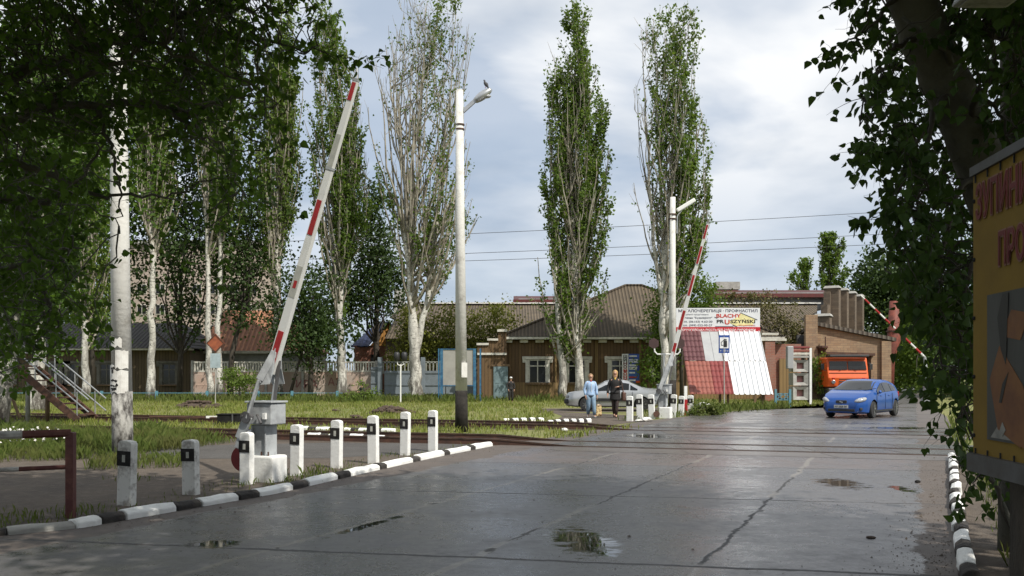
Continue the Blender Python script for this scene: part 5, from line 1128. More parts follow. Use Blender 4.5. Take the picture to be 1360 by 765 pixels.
# ---------------------------------------------------------------- near left rail fence, steel stairs, switch box, heaps
rf_ = thing('pipe_railing', 'dark red and white pipe railing in the lower left corner', 'railing', gr(95, 687)); Y1 = gr(95, 687).y
c0 = gr(94, 687); zt1 = at(0, 574, Y1).z; zm1 = at(0, 620, Y1).z; L_ = Vector((-7.4, Y1-.95, 0))
mb = MB(); mb.box((c0.x, c0.y, zt1/2-.02), (.092, .092, zt1+.04)); mb.build('post', M['oxide'], rf_, bevel=.01)
mb = MB(); mb.bar((c0.x-.09, c0.y+.1, -.1), (c0.x+.0, c0.y+.02, zt1*.52), .05, .05); mb.build('brace', M['oxide'], rf_)
def rail_(z, h_, sp):
    a = Vector((c0.x, c0.y, z)); b_ = Vector((L_.x, L_.y, z-.02)); u_ = (b_-a)
    for (s0, s1, mt) in sp: mb = MB(); mb.tube([a+u_*s0, a+u_*s1], h_, 8); mb.build('red_rail' if mt == 'oxide' else 'white_rail', M[mt], rf_, smooth=False)
rail_(zt1-.01, .048, [(0, .195, 'oxide'), (.195, .5, 'oxwhite'), (.5, 1, 'oxide')]); rail_(zm1, .026, [(0, .21, 'oxide'), (.21, .37, 'oxwhite'), (.37, 1, 'oxide')])
mb = MB(); mb.box((L_.x, L_.y, zt1/2), (.09, .09, zt1)); mb.build('post', M['oxide'], rf_)
ST = thing('steel_stairs', 'rusty open steel staircase with grey handrails climbing left beyond the track', 'stairs', at(100, 556, 30.5)*1); ST.location.z = 0
Ya, Yb2 = 30.2, 31.5; s0, s1 = at(104, 558, Ya), at(22, 489, Ya); s0.z = .05
for Y in (Ya, Yb2): mb = MB(); mb.bar((s0.x, Y, s0.z), (s1.x, Y, s1.z), .07, .24); mb.build('stringer', M['rust'], ST)
for k in range(9): f_ = (k+.6)/9; p = s0+(s1-s0)*f_; mb = MB(); mb.box((p.x-.03, (Ya+Yb2)/2, p.z+.06), (.30, Yb2-Ya-.08, .045)); mb.build('tread', M['rust'], ST)
mb = MB(); mb.box((s1.x-1.1, (Ya+Yb2)/2, s1.z+.08), (2.2, Yb2-Ya+.1, .07)); mb.build('landing', M['rust'], ST)
for px in (37, 63): mb = MB(); p = at(px, 0, (Ya+Yb2)/2); zt2 = s0.z+(s1.z-s0.z)*min(1, (p.x-s0.x)/(s1.x-s0.x)); mb.tube([(p.x, p.y, -.1), (p.x, p.y, zt2-.05)], .075, 10); mb.build('column', M['concrete'] if px == 37 else M['wood'], ST, smooth=True)
for px in (-30, -60): mb = MB(); p = at(px, 0, (Ya+Yb2)/2); mb.tube([(s1.x-1.9, p.y+(.5 if px > -40 else -.5), -.1), (s1.x-1.9, p.y+(.5 if px > -40 else -.5), s1.z)], .06, 8); mb.build('column', M['wood'], ST)
dd = s1-s0
for Y in (Ya, Yb2):
    mb = MB()
    for up in (.55, .98): mb.tube([(s0.x+.35, Y, s0.z+up-.25), (s1.x, Y, s1.z+up), (s1.x-2.1, Y, s1.z+up+.02)], .024, 6)
    mb.build('handrail', M['alu'], ST)
    for f_ in (.02, .36, .70, 1.0, 1.6):
        x_ = s0.x+dd.x*f_; z_ = s0.z+dd.z*min(1, f_); mb = MB(); mb.tube([(x_, Y, z_), (x_, Y, z_+.97)], .022, 6); mb.build('baluster', M['alu'], ST)
mb = MB(); mb.tube([at(26, 555, 29), at(11, 513, 29)], .05, 8); o = mb.build('leaning_pole', M['wood']); tag(o, 'bare wooden pole leaning under the steel stairs', 'pole')
sb = thing('switch_box', 'black trackside switch machine box on the far track, left of the barrier', 'track equipment', at(304, 560, 29.6)); sb.location.z = 0; Y8 = 29.2
c = at(304, 558, Y8); M['tar'] = pm('tarred_box', (.012, .011, .011), .9, (.02, .02, .02), 4, spec=.15)
mb = MB(); mb.box((c.x, Y8, .15), (.64, .5, .32)); mb.build('box', M['tar'], sb, bevel=.03)
mb = MB(); mb.box((c.x, Y8, .325), (.68, .54, .04)); mb.build('lid', M['tar'], sb, bevel=.01)
mb = MB(); mb.box((c.x+.2, Y8-.262, .17), (.04, .03, .34)); mb.build('strap', M['darkgrey'], sb)
mb = MB(); mb.tube([(c.x-.3, Y8+.1, .2), (c.x-3.0, Y8+.9, .2)], .025, 6); mb.build('throw_rod', M['rust'], sb)
mb = MB(); mb.box((c.x-.62, Y8+.25, .22), (.42, .1, .07)); mb.build('white_lever', M['white'], sb)
def heap(label, px, py, wpx, hpx, mat, n=70, cat='soil heap', nm='soil_heap', sz=(.06, .16)):
    global rng
    rng = np.random.default_rng(int(px)); c = gr(px, py); W = wpx/F*c.y/2; Hh = hpx/F*c.y; mb = MB(); mb.ball((c.x, c.y, 0), (W*.9, W*.5, Hh*.6), 14)
    for k in range(n):
        x = rng.normal()*.42; y = rng.normal()*.42
        if abs(x) > 1.1: continue
        r = rng.uniform(*sz); z = max(0, Hh*(1-x*x-y*y*.8))*rng.random()**.5; mb.ball((c.x+x*W, c.y+y*W*.6, z), (r*rng.uniform(.8, 1.5), r, r*.7), 6)
    o = mb.build(nm, M[mat]); o.data.transform(Matrix.Translation(-c)); o.location = c; tag(o, label, cat)
heap('low heap of dark dug soil in the grass left of the lamp pole', 520, 549, 62, 8, 'soil')
heap('heap of dead branches and soil below the diamond sign', 262, 541, 66, 9, 'soil', 60)
heap('small dark clod in the grass beside the far rail', 471, 555, 16, 3, 'soil', 10, 'clod', 'clod', (.05, .1))
heap('small dark stump in the grass right of the barrier', 446, 546, 10, 3, 'soil', 8, 'clod', 'clod', (.05, .1))
def stone(label, px, py, s_, mat='whitedull', hz_=.6):
    c = gr(px, py); bm = bmesh.new(); bmesh.ops.create_icosphere(bm, subdivisions=2, radius=.5)
    for v_ in bm.verts: v_.co = Vector((v_.co.x*s_[0], v_.co.y*s_[1], v_.co.z*s_[2]))*(1+.12*random.uniform(-1, 1)); v_.co.z += s_[2]*.35
    me = bpy.data.meshes.new('stone'); bm.to_mesh(me); bm.free(); me.materials.append(M[mat]); o = bpy.data.objects.new('stone', me); scene.collection.objects.link(o); o.location = c; tag(o, label, 'stone')
stone('white painted stone block at the foot of the far guide posts', 859, 560, (.42, .3, .2)); stone('flat pale slab piece lying before the second far post', 849, 560, (.3, .25, .1)); stone('white stone lump lying in the tall weeds right of the far posts', 934, 545, (.8, .4, .45), 'whitedull'); stone('small white stone at the far edge of the crossing', 750, 573.5, (.2, .2, .14)); stone('dark little stone lying on the open road', 1219, 641, (.09, .07, .05), 'black')
stone('tiny clod on the wet road before the right kerb', 1157, 715, (.10, .07, .03), 'soil')
# ---------------------------------------------------------------- yellow warning sign on the right
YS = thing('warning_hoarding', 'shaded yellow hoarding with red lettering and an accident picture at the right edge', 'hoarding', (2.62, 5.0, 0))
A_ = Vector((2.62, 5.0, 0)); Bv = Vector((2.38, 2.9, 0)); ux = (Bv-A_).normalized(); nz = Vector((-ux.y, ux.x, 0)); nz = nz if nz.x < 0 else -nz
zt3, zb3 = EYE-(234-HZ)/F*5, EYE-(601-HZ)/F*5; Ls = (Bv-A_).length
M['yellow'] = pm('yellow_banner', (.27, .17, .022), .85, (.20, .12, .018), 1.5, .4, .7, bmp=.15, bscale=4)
def sq(a0, a1, z0, z1, off, th=.004): 
    return [A_+ux*a0+nz*off+Vector((0, 0, z0)), A_+ux*a1+nz*off+Vector((0, 0, z0)), A_+ux*a1+nz*off+Vector((0, 0, z1)), A_+ux*a0+nz*off+Vector((0, 0, z1))]
def plate(poly, off, th, mat, name, par=YS):
    mb = MB(); V = [A_+ux*a+nz*off+Vector((0, 0, z)) for a, z in poly]; n = len(V); V += [p-nz*th for p in V]
    mb.add(V, [tuple(range(n)), tuple(range(n, 2*n))[::-1]]+[(i, (i+1) % n, n+(i+1) % n, n+i) for i in range(n)]); return mb.build(name, mat, par)
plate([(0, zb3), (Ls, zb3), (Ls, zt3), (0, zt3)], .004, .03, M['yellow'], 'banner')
mb = MB(); mb.bar(A_+Vector((0, 0, zt3+.02)), A_+ux*Ls+Vector((0, 0, zt3+.02)), .05, .05); mb.build('top_bar', M['darkgrey'], YS); mb = MB(); mb.bar(A_+Vector((0, 0, zb3-.05))-nz*.02, A_+ux*Ls+Vector((0, 0, zb3-.05))-nz*.02, .12, .10); mb.build('bottom_bar', M['darkgrey'], YS)
for k in range(7):
    q = A_+ux*(.05+k*.16)+nz*.012
    for za, zc in ((zt3+.04, zt3-.05), (zb3+.03, zb3-.05)): mb = MB(); mb.bar(q+Vector((0, 0, za)), q+Vector((0, 0, zc)), .006, .008); mb.build('hook', M['ink'], YS)
for k in range(5): q = A_+ux*.02+Vector((0, 0, zb3+.1+k*.33)); mb = MB(); mb.ball(q+nz*.008, .012, 6); mb.build('rivet', M['ink'], YS)
for a0 in (.45, 1.7): mb = MB(); q = A_+ux*a0-nz*.09; mb.box((q.x, q.y, 1.35), (.12, .12, 2.9)); mb.build('post', M['barkdark'], YS)
for t_, a0, zpy, wd, hh in (('ЗУПИНИСЬ', .055, 0, .84, .185), ('ПРО', .345, 1, .30, .17)):
    zb_ = (2.515, 2.225)[zpy]
    org = A_+ux*a0+nz*.0095+Vector((0, 0, zb_)); lettering(t_, hh*1.4, pm('pink_outline', (.28, .13, .09), .6), YS, tuple(org-ux*.004), ux, width=wd+.008, bold=.011, depth=.003, name='letter_outline')
    org = A_+ux*a0+nz*.012+Vector((0, 0, zb_)); lettering(t_, hh*1.4, pm('dark_red_letters', (.17, .012, .014), .6), YS, tuple(org), ux, width=wd, bold=.002, depth=.004)
# picture: crumpled orange bodywork on grey
ph_g = pm('photo_grey', (.075, .075, .07), .6, (.035, .035, .032), 2.5, .4, .65, vscale=(1, 1, .3)); ph_o = pm('photo_orange', (.24, .10, .03), .6, (.15, .055, .025), 4); ph_d = pm('photo_dark', (.03, .028, .026), .6); ph_w = pm('photo_pale', (.30, .29, .26), .6, (.15, .15, .14), 6)
z_ = lambda py, Y=4.7: EYE-(py-HZ)/F*Y
pic = plate([(.20, zb3+.09), (Ls-.12, zb3+.09), (Ls-.12, 2.08), (.20, 2.08)], .010, .004, ph_g, 'picture')
for poly, mt, off in (([(.24, 1.62), (.36, 1.80), (.62, 1.60), (.75, 1.42), (.60, 1.28), (.34, 1.36)], ph_o, .013), ([(.42, 1.40), (.8, 1.55), (1.2, 1.5), (1.1, 1.3), (.7, 1.27), (.5, 1.31)], ph_o, .0135), ([(.38, 1.85), (.5, 1.98), (.7, 1.95), (.6, 1.82)], ph_o, .013), ([(.34, 1.95), (.40, 2.07), (.47, 2.07), (.44, 1.70), (.38, 1.78)], ph_d, .0145),
                      ([(.36, 1.50), (.40, 1.60), (.47, 1.66), (.44, 1.60), (.39, 1.50)], ph_d, .015), ([(.36, 1.34), (.40, 1.40), (.44, 1.36), (.40, 1.325)], ph_w, .0155), ([(.25, 1.31), (.9, 1.31), (.8, 1.38), (.5, 1.42), (.33, 1.37)], ph_w, .012)):
    plate(poly, off, .002, mt, 'picture_patch', pic)
# lamp housing just in the top edge
LH2 = thing('flood_lamp', 'underside of a grey lamp housing at the top right edge', 'lamp', at(1312, -6, 5.4))
mb = MB(); mb.box(at(1312, -9, 5.4), (.36, .22, .10), top=.8); mb.build('housing', M['t_grey'], LH2, bevel=.02); mb = MB(); mb.box(at(1312, -9, 5.4)+Vector((0, 0, -.052)), (.28, .16, .01)); mb.build('lens', M['lamp'], LH2)
mb = MB(); mb.tube([at(1312, -12, 5.4), at(1330, -30, 5.6), at(1352, -30, 6.0)], .018, 8); mb.build('arm', M['darkgrey'], LH2)
# cables
for i, (pa2, pb2, lab) in enumerate((((590, 307), (1260, 272), 'highest of the three thin overhead wires crossing the sky'), ((560, 334), (1260, 302), 'middle thin overhead wire crossing behind the poplars'), ((545, 344), (1260, 316), 'lowest of the three thin overhead wires crossing the sky'))):
    a, b_ = at(*pa2, 66), at(*pb2, 66); a = a+(a-b_)*.6; b_ = b_+(b_-a)*.3; n = 14; mb = MB(); mb.tube([a+(b_-a)*k/(n-1)+Vector((0, 0, -.35*math.sin(math.pi*k/(n-1)))) for k in range(n)], .022, 4); o = mb.build('overhead_wire', M['cable']); tag(o, lab, 'wire', 'overhead wires')
# ---------------------------------------------------------------- cars (local: +x forward, z up)
def interp(t, x): 
    xs, ys = zip(*t); return float(np.interp(x, xs, ys))
def car(name, label, cat, loc, rz, L, Wd, top, belt, plan, paint, wb, wr, fl, wf, glass_rear=None, gh=.27, side_wins=(), ws=None, rw=None, wheels='alloy', clad=None):
    t = thing(name, label, cat, loc, rz)
    zf = .17
    def ring(x):
        zt, zb, w = interp(top, x), interp(belt, x), interp(plan, x)*Wd/2
        zb = min(zb, zt-.015); k = min(1, max(0, (zt-zb)/.42)); wt = w*(1-gh*k)
        z0 = zf+interp([(-L/2, .10), (-L/2+.35, 0), (L/2-.45, 0), (L/2, .06)], x)
        return [(0, z0), (w*.84, z0), (w*.955, z0+.06), (w*.985, z0+.20), (w*1.0, (z0+zb)*.5+.06), (w*.992, zb-.10), (w*.955, zb), (w*.955+(wt-w*.955)*.86, zb+(zt-zb)*.80), (wt*.88, zb+(zt-zb)*.965), (wt*.5, zt+.005), (0, zt+.012)]
    NS = 80; xs = [-L/2+L*(.5-.5*math.cos(math.pi*i/(NS-1))) if False else -L/2+L*i/(NS-1) for i in range(NS)]
    xs = sorted(set([round(v, 4) for v in xs]+[round(-L/2+.02, 4), round(L/2-.02, 4), round(-L/2+.05, 4), round(L/2-.05, 4)]))
    bm = bmesh.new(); rows = []
    for x in xs:
        r = ring(x); rr = [(y, z) for y, z in r]+[(-y, z) for y, z in r[-2:0:-1]]
        rows.append([bm.verts.new((x, y, z)) for y, z in rr])
    n = len(rows[0])
    for a, b in zip(rows, rows[1:]):
        for k in range(n): bm.faces.new((a[k], a[(k+1) % n], b[(k+1) % n], b[k]))
    bm.faces.new(rows[0]); bm.faces.new(rows[-1][::-1]); bmesh.ops.recalc_face_normals(bm, faces=bm.faces)
    me = bpy.data.meshes.new('body'); bm.to_mesh(me); bm.free(); me.materials.append(M[paint]); me.materials.append(M['trim'])
    body = bpy.data.objects.new('body', me); scene.collection.objects.link(body)
    # wheel arches cut out of the shell
    cut = MB()
    for xw in wb:
        for s in (-1, 1): cut.tube([(xw, s*(Wd/2-.24), wr+.01), (xw, s*(Wd/2+.2), wr+.01)], wr+.065, 28)
    c = cut.build('cutter', M['trim']); md = body.modifiers.new('b', 'BOOLEAN'); md.operation = 'DIFFERENCE'; md.object = c; md.solver = 'EXACT'
    try: md.material_mode = 'TRANSFER'
    except Exception: pass
    dg = bpy.context.evaluated_depsgraph_get(); me2 = bpy.data.meshes.new_from_object(body.evaluated_get(dg)); body.modifiers.clear(); body.data = me2; bpy.data.objects.remove(c)
    body.parent = t; sharp(body, 32); me2.name = 'body'
    def P(x, side, f, off=.006):     # f 0..1 up the side glass
        r = ring(x); (y0, z0), (y1, z1) = r[6], r[7]; y = y0+(y1-y0)*f; z = z0+(z1-z0)*f; nn = Vector((0, (z1-z0), -(y1-y0))).normalized()*off
        return Vector((x, side*(y+nn.y), z+nn.z))
    for nm, x0, x1, top0, top1 in side_wins:
        for s in (-1, 1):
            V = []; m = 18
            for i in range(m):
                x = x0+(x1-x0)*i/(m-1); ft = top0+(top1-top0)*i/(m-1) if not callable(top0) else top0(x)
                for j in range(4): V.append(P(x, s, .04+(max(.06, ft)-.04)*j/3, .016))
            mb = MB(); mb.add(V, [(4*i+j, 4*i+j+1, 4*i+5+j, 4*i+4+j) for i in range(m-1) for j in range(3)]); mb.build(nm, M['carglass'], t, world=False)
    def across(x, v, off=.008):      # v -1..1 over the upper surface
        r = ring(x); ys = [p[0] for p in r[7:]][::-1]; zs = [p[1] for p in r[7:]][::-1]; ymax = r[7][0]; y = abs(v)*ymax; return Vector((x, math.copysign(y, v), float(np.interp(y, ys, zs))+off))
    for nm, rg, vv in (('windscreen', ws, .93), ('rear_window', rw, .9)):
        if not rg: continue
        V = []; m = 8
        for i in range(m):
            x = rg[0]+(rg[1]-rg[0])*i/(m-1)
            for j in range(9): V.append(across(x-(.10*((j-4)/4)**2 if nm == 'windscreen' else -.03*((j-4)/4)**2), (j-4)/4*vv, .012))
        mb = MB(); mb.add(V, [(9*i+j, 9*i+j+1, 9*i+10+j, 9*i+9+j) for i in range(m-1) for j in range(8)]); mb.build(nm, M['carglass'], t, world=False, smooth=True)
    for xw in wb:
        for s in (-1, 1):
            yo = s*(Wd/2-.015); wt_ = thing_part('wheel', t, (xw, yo-s*.1, wr))
            mb = MB(); mb.lathe((0, 0, 0), [(wr*.6, -.1), (wr*.93, -.1), (wr, -.065), (wr, .065), (wr*.93, .1), (wr*.6, .1)], 26, M=Matrix.Rotation(R(90), 4, 'X')); mb.build('tyre', M['tyre'], wt_, world=False, smooth=False)
            mb = MB(); mb.lathe((0, s*.07, 0), [(0.02, -.01), (wr*.66, -.01), (wr*.68, .012), (wr*.60, .014), (wr*.58, .0), (.02, .0)] if False else [(wr*.60, -.01), (wr*.68, .0), (wr*.68, .03), (wr*.6, .03)], 24, M=Matrix.Rotation(R(90), 4, 'X'))
            for k in range(wheels[1] if isinstance(wheels, tuple) else 5):
                th = 2*math.pi*k/(wheels[1] if isinstance(wheels, tuple) else 5)+.3; d = Vector((math.cos(th), 0, math.sin(th))); mb.bar(Vector((0, s*.085, 0))+d*.03, Vector((0, s*.085, 0))+d*wr*.64, .03, .055)
            mb.tube([(0, s*.07, 0), (0, s*.1, 0)], .05, 12); mb.lathe((0, s*.085, 0), [(wr*.58, -.012), (wr*.70, -.012), (wr*.70, .012), (wr*.58, .012)], 26, M=Matrix.Rotation(R(90), 4, 'X')); mb.build('rim', M['alloy'], wt_, world=False)
            mb = MB(); mb.tube([(0, s*.03, 0), (0, s*.045, 0)], wr*.62, 20); mb.build('brake_disc', M['darkgrey'], wt_, world=False)
    return t, ring, across, P
def thing_part(name, parent, loc):
    # a wheel's hub carries its tyre and rim
    mb = MB(); mb.tube([(0, -.04, 0), (0, .04, 0)], .06, 10); o = mb.build(name, M['darkgrey'], parent, world=False); o.location = loc; return o
_b2 = MB.build
# blue hatchback ---------------------------------------------------
L = 4.31; h = L/2
top = [(-h, .66), (-h+.03, .78), (-h+.10, .98), (-h+.32, 1.20), (-h+.55, 1.345), (-h+1.0, 1.425), (-h+1.7, 1.458), (-h+2.15, 1.44), (-h+2.5, 1.36), (-h+3.22, 1.05), (-h+3.3, 1.02), (-h+3.75, .94), (h-.28, .83), (h-.08, .73), (h, .58)]
belt = [(-h, .90), (-h+.6, 1.0), (-h+1.5, .965), (-h+3.2, .91), (h-.5, .80), (h, .6)]
plan = [(-h, .78), (-h+.08, .86), (-h+.35, .94), (-h+.9, .985), (0, 1), (h-.9, .985), (h-.45, .93), (h-.2, .84), (h-.06, .72), (h, .62)]
bc = gr(1146, 556.5); Yb_ = bc.y; cpos = Vector((XX(1144, 34.5), 34.5, 0))
fd = math.atan2(-.76, -.65)
t, ring, across, P = car('hatchback', 'bright blue five door hatchback crossing the tracks towards the camera', 'car', cpos, fd, L, 1.77, top, belt, plan, 'bluecar', (-h+.72, -h+3.30), .315, None, None,
    side_wins=[('side_window', -h+.62, -h+1.22, .52, .90), ('side_window', -h+1.27, -h+2.02, .93, .93), ('side_window', -h+2.08, -h+2.85, .93, .45)], ws=(-h+2.42, -h+3.28), rw=(-h+.13, -h+.48), wheels=('alloy', 10))
def frontbits(t, ring, h, Wd, mats):
    for s in (-1, 1):
        mb = MB(); V = []
        # headlight wraps round the corner
        for i in range(6):
            x = h-.10-.42*i/5; r = ring(x); w = r[5][0]; 
            y = interp([(h-.52, w), (h-.10, w*.86)], x)
            for z in (.60+.05*i/5, .72+.035*i/5): V.append((x+.035*(1-i/5), s*(min(y, w)+.012), z))
        mb.add(V, [(2*i, 2*i+1, 2*i+3, 2*i+2) for i in range(5)]); o = mb.build('headlight', M['lamp'], t, world=False); md = o.modifiers.new('s', 'SOLIDIFY'); md.thickness = .03; md.offset = 0
    return
Wd = 1.77
for s in (-1, 1):
    mb = MB(); mb.ball((0, 0, 0), (.27, .15, .095), 16); o = mb.build('headlight', M['lamp'], t, world=False, smooth=True); o.location = (h-.24, s*.625, .69); o.rotation_euler = (0, R(14), s*R(-32))
    mb = MB(); mb.ball((0, 0, 0), (.055, .055, .05), 10); o2 = mb.build('lamp_bulb', M['glass'], o, world=False, smooth=True); o2.location = (.09, 0, .01)
    mb = MB(); mb.ball((0, 0, 0), (.10, .055, .065), 10); mb.box((-.04, -s*.07, -.05), (.05, .1, .03)); o = mb.build('wing_mirror', M['bluecar'], t, world=False, smooth=True); o.location = (-h+2.82, s*.93, .98)
    mb = MB(); mb.box((h-.18, s*.58, .36), (.12, .30, .10), rz=-s*.5); mb.build('fog_lamp_recess', M['trim'], t, world=False, bevel=.02)
    mb = MB(); mb.box((-h+.06, s*.66, .86), (.16, .20, .20), rz=s*.4); mb.build('tail_light', M['tail'], t, world=False, bevel=.03)
    for xd in (-h+1.62, -h+2.55): mb = MB(); mb.box((xd, s*.885, .83), (.17, .03, .03)); mb.build('door_handle', M['bluecar'], t, world=False, bevel=.008)
    mb = MB()
    for xd in (-h+1.22, -h+2.05, -h+3.02): mb.box((xd, s*.882, .62), (.010, .012, .60))
    mb.build('door_gap', M['trim'], t, world=False)
    mb = MB(); mb.box((0, s*.872, .27), (2.1, .03, .07)); mb.build('sill', M['trim'], t, world=False)
mb = MB(); mb.box((h-.022, 0, .61), (.05, .44, .14), top=.9); o = mb.build('grille', M['trim'], t, world=False, bevel=.03)
mb = MB(); mb.tube([(h+.0, .05, .63), (h+.008, -.05, .63)], .0, 4) if False else mb.box((h+.006, 0, .615), (.012, .12, .022)); mb.box((h+.006, -.03, .64), (.012, .06, .02)); mb.box((h+.006, .03, .59), (.012, .06, .02)); mb.build('emblem', M['alloy'], o, world=False)
mb = MB(); mb.box((h-.008, 0, .31), (.04, 1.0, .11)); mb.build('lower_intake', M['trim'], t, world=False, bevel=.02)
mb = MB(); mb.box((h+.02, 0, .445), (.02, .52, .115)); o = mb.build('number_plate', M['plate'], t, world=False)
def carlet(txt, par_root, part, loc, size, rotz, width, mat='ink'):
    ob = lettering(txt, size, M[mat], None, (0, 0, 0), (1, 0, 0), width=width); ob.parent = part; ob.location = loc; ob.rotation_euler = (0, 0, rotz); return ob
carlet('АР 3808 ВК', t, o, (h+.034, -.23, .41), .095, R(90), .46)
mb = MB(); mb.box((h-.75, .0, 1.0), (.02, .0, .0)) if False else None
mb = MB()
for y in (-.1, .45): mb.bar((h-1.02, y, 1.02), (h-1.22, y+.42, 1.12), .02, .02)
mb.build('wiper', M['trim'], t, world=False)
mb = MB(); mb.tube([(-h+.95, 0, 1.43), (-h+.7, 0, 1.6)], .006, 4); mb.build('aerial', M['trim'], t, world=False)
# silver sedan ------------------------------------------------------
L = 4.22; h = L/2
top = [(-h, .62), (-h+.03, .84), (-h+.10, .985), (-h+.55, 1.01), (-h+.70, 1.03), (-h+1.35, 1.33), (-h+1.7, 1.395), (-h+2.2, 1.40), (-h+2.45, 1.36), (-h+3.05, 1.0), (-h+3.2, .97), (h-.5, .89), (h-.1, .82), (h, .70)]
belt = [(-h, .90), (-h+1.5, .93), (-h+3.0, .87), (h-.5, .76), (h, .6)]
plan = [(-h, .88), (-h+.1, .94), (-h+.5, .985), (0, 1), (h-.8, .98), (h-.3, .93), (h-.08, .86), (h, .80)]
cpos = Vector((XX(815, 40.3), 40.3, 0)); fd2 = math.atan2(.20, -.98)
t, ring, across, P = car('sedan', 'silver sedan parked by the wooden house behind the two women', 'car', cpos, fd2, L, 1.68, top, belt, plan, 'silver', (-h+.78, -h+3.28), .30, None, None,
    side_wins=[('side_window', -h+.98, -h+1.30, .35, .8), ('side_window', -h+1.36, -h+1.98, .9, .93), ('side_window', -h+2.04, -h+2.80, .93, .42)], ws=(-h+2.4, -h+3.1), rw=(-h+.75, -h+1.33), wheels=('alloy', 7), gh=.24)
for s in (-1, 1):
    mb = MB(); mb.box((-h+.03, s*.62, .80), (.10, .34, .17)); mb.build('tail_light', M['tail'], t, world=False, bevel=.02)
    mb = MB(); mb.box((h-.06, s*.6, .64), (.12, .34, .13)); mb.build('headlight', M['lamp'], t, world=False, bevel=.02)
    mb = MB(); mb.ball((-h+2.8, s*.90, .93), (.09, .07, .06), 10); mb.build('wing_mirror', M['trim'], t, world=False, smooth=True)
    mb = MB(); mb.box((0, s*.845, .50), (L-1.75 if False else 1.75, .02, .14)); mb.build('side_moulding', M['trim'], t, world=False)
    for xd in (-h+1.55, -h+2.2): mb = MB(); mb.box((xd, s*.845, .80), (.14, .02, .03)); mb.build('door_handle', M['trim'], t, world=False)
    mb = MB()
    for xd in (-h+1.2, -h+2.0, -h+2.98): mb.box((xd, s*.84, .60), (.010, .012, .55))
    mb.build('door_gap', M['trim'], t, world=False)
for x, nm in ((-h+.03, 'rear_bumper'), (h-.03, 'front_bumper')): mb = MB(); mb.box((x, 0, .42), (.20, 1.60, .22)); mb.build(nm, M['trim'], t, world=False, bevel=.05)
mb = MB(); mb.box((h-.02, 0, .63), (.06, .6, .1)); mb.build('grille', M['trim'], t, world=False)
# orange truck ------------------------------------------------------
tc_ = Vector((XX(1129, 52), 53.2, 0)); T = thing('truck', 'orange cab-over truck nosing out of the brick garage gateway', 'truck', tc_, R(-2))
# local: -y forward (towards camera)
def tb(n, c, s_, mt, par=None, **k):
    mb = MB(); mb.box(c, s_, **{a: b for a, b in k.items() if a in ('rx', 'rz', 'ry', 'top')}); return mb.build(n, M[mt], par or T, world=False, bevel=k.get('bevel', .02))
mb = MB(); mb.prism([(-1.0, .95), (-1.06, 1.55), (-.92, 2.05), (-.72, 2.82), (.8, 2.86), (.85, .95)], (0, 1, 0), (0, 0, 1), (-1.2, 0, 0), (2.4, 0, 0)); cab = mb.build('cab', M['orange'], T, world=False, bevel=.07)
tb('bumper', (0, -1.1, .68), (2.44, .3, .42), 'darkgrey', bevel=.04)
tb('gateway_shade_bar', (0, -.98, 2.92), (2.3, .5, .12), 'trim', rx=-.12)  # dark bar standing in for the gateway's shade above the cab
for s in (-1, 1):
    mb = MB(); mb.add([(s*.03, -.955, 2.06), (s*1.09, -.955, 2.06), (s*1.05, -.82, 2.60), (s*.03, -.82, 2.60)], [(0, 1, 2, 3)]); o = mb.build('windscreen', M['carglass'], T, world=False); md = o.modifiers.new('s', 'SOLIDIFY'); md.thickness = .03; md.offset = 0
    mb = MB(); mb.bar((s*.5, -.99, 2.02), (s*.15, -.93, 2.2), .025, .025); mb.build('wiper', M['trim'], T, world=False)
    mb = MB(); mb.lathe((s*.88, -1.06, 1.28), [(.12, -.02), (.12, .03), (.10, .04)], 16, M=Matrix.Rotation(R(90), 4, 'X')); mb.build('headlight', M['lamp'], T, world=False)
    tb('side_light', (s*.88, -1.06, 1.52), (.18, .04, .07), 'tail')
    o = tb('mirror', (s*1.42, -.75, 2.25), (.2, .07, .38), 'trim'); mb = MB(); mb.tube([(s*1.2, -.8, 2.5), (s*1.42, -.75, 2.46)], .015, 6); mb.tube([(s*1.2, -.8, 2.0), (s*1.42, -.75, 2.04)], .015, 6); mb.build('mirror_arm', M['trim'], o, world=False)
    tb('wheel', (s*.95, -.1, .5), (.3, 1.0, 1.0), 'tyre', bevel=.2)
for z in (1.18, 1.32, 1.46): tb('grille_slot', (0, -1.05, z), (1.1, .05, .05), 'trim')
tb('bonnet_seam', (0, -1.0, 1.86), (2.2, .05, .02), 'trim'); tb('number_plate', (0, -1.27, .72), (.5, .02, .12), 'plate')
T.scale[2] = .93
tb('cargo_body', (0, 3.2, 1.75), (2.4, 4.0, 1.6), 'rust'); tb('chassis', (0, 2.2, .75), (.9, 6.4, .3), 'darkgrey')
for y in (2.6, 4.1):
    for s in (-1, 1): tb('wheel', (s*.95, y, .5), (.4, 1.0, 1.0), 'tyre', bevel=.2)
# ---------------------------------------------------------------- people
def skin(name, verts, edges, rad, mat, parent, root=0, sub=1):
    me = bpy.data.meshes.new(name); me.from_pydata([tuple(v) for v in verts], edges, [])
    o = bpy.data.objects.new(name, me); scene.collection.objects.link(o)
    md = o.modifiers.new('skin', 'SKIN'); md.use_smooth_shade = True
    sv = me.skin_vertices[0].data
    for i, r in enumerate(rad):
        sv[i].radius = r if hasattr(r, '__len__') else (r, r); sv[i].use_root = (i == root)
    if sub: s_ = o.modifiers.new('sub', 'SUBSURF'); s_.levels = sub; s_.render_levels = sub
    dg = bpy.context.evaluated_depsgraph_get(); m2 = bpy.data.meshes.new_from_object(o.evaluated_get(dg)); o.modifiers.clear(); o.data = m2; m2.materials.clear(); m2.materials.append(mat); m2.polygons.foreach_set('use_smooth', [True]*len(m2.polygons))
    o.parent = parent; return o
M['lips'] = pm('lips', (.38, .15, .12), .5)
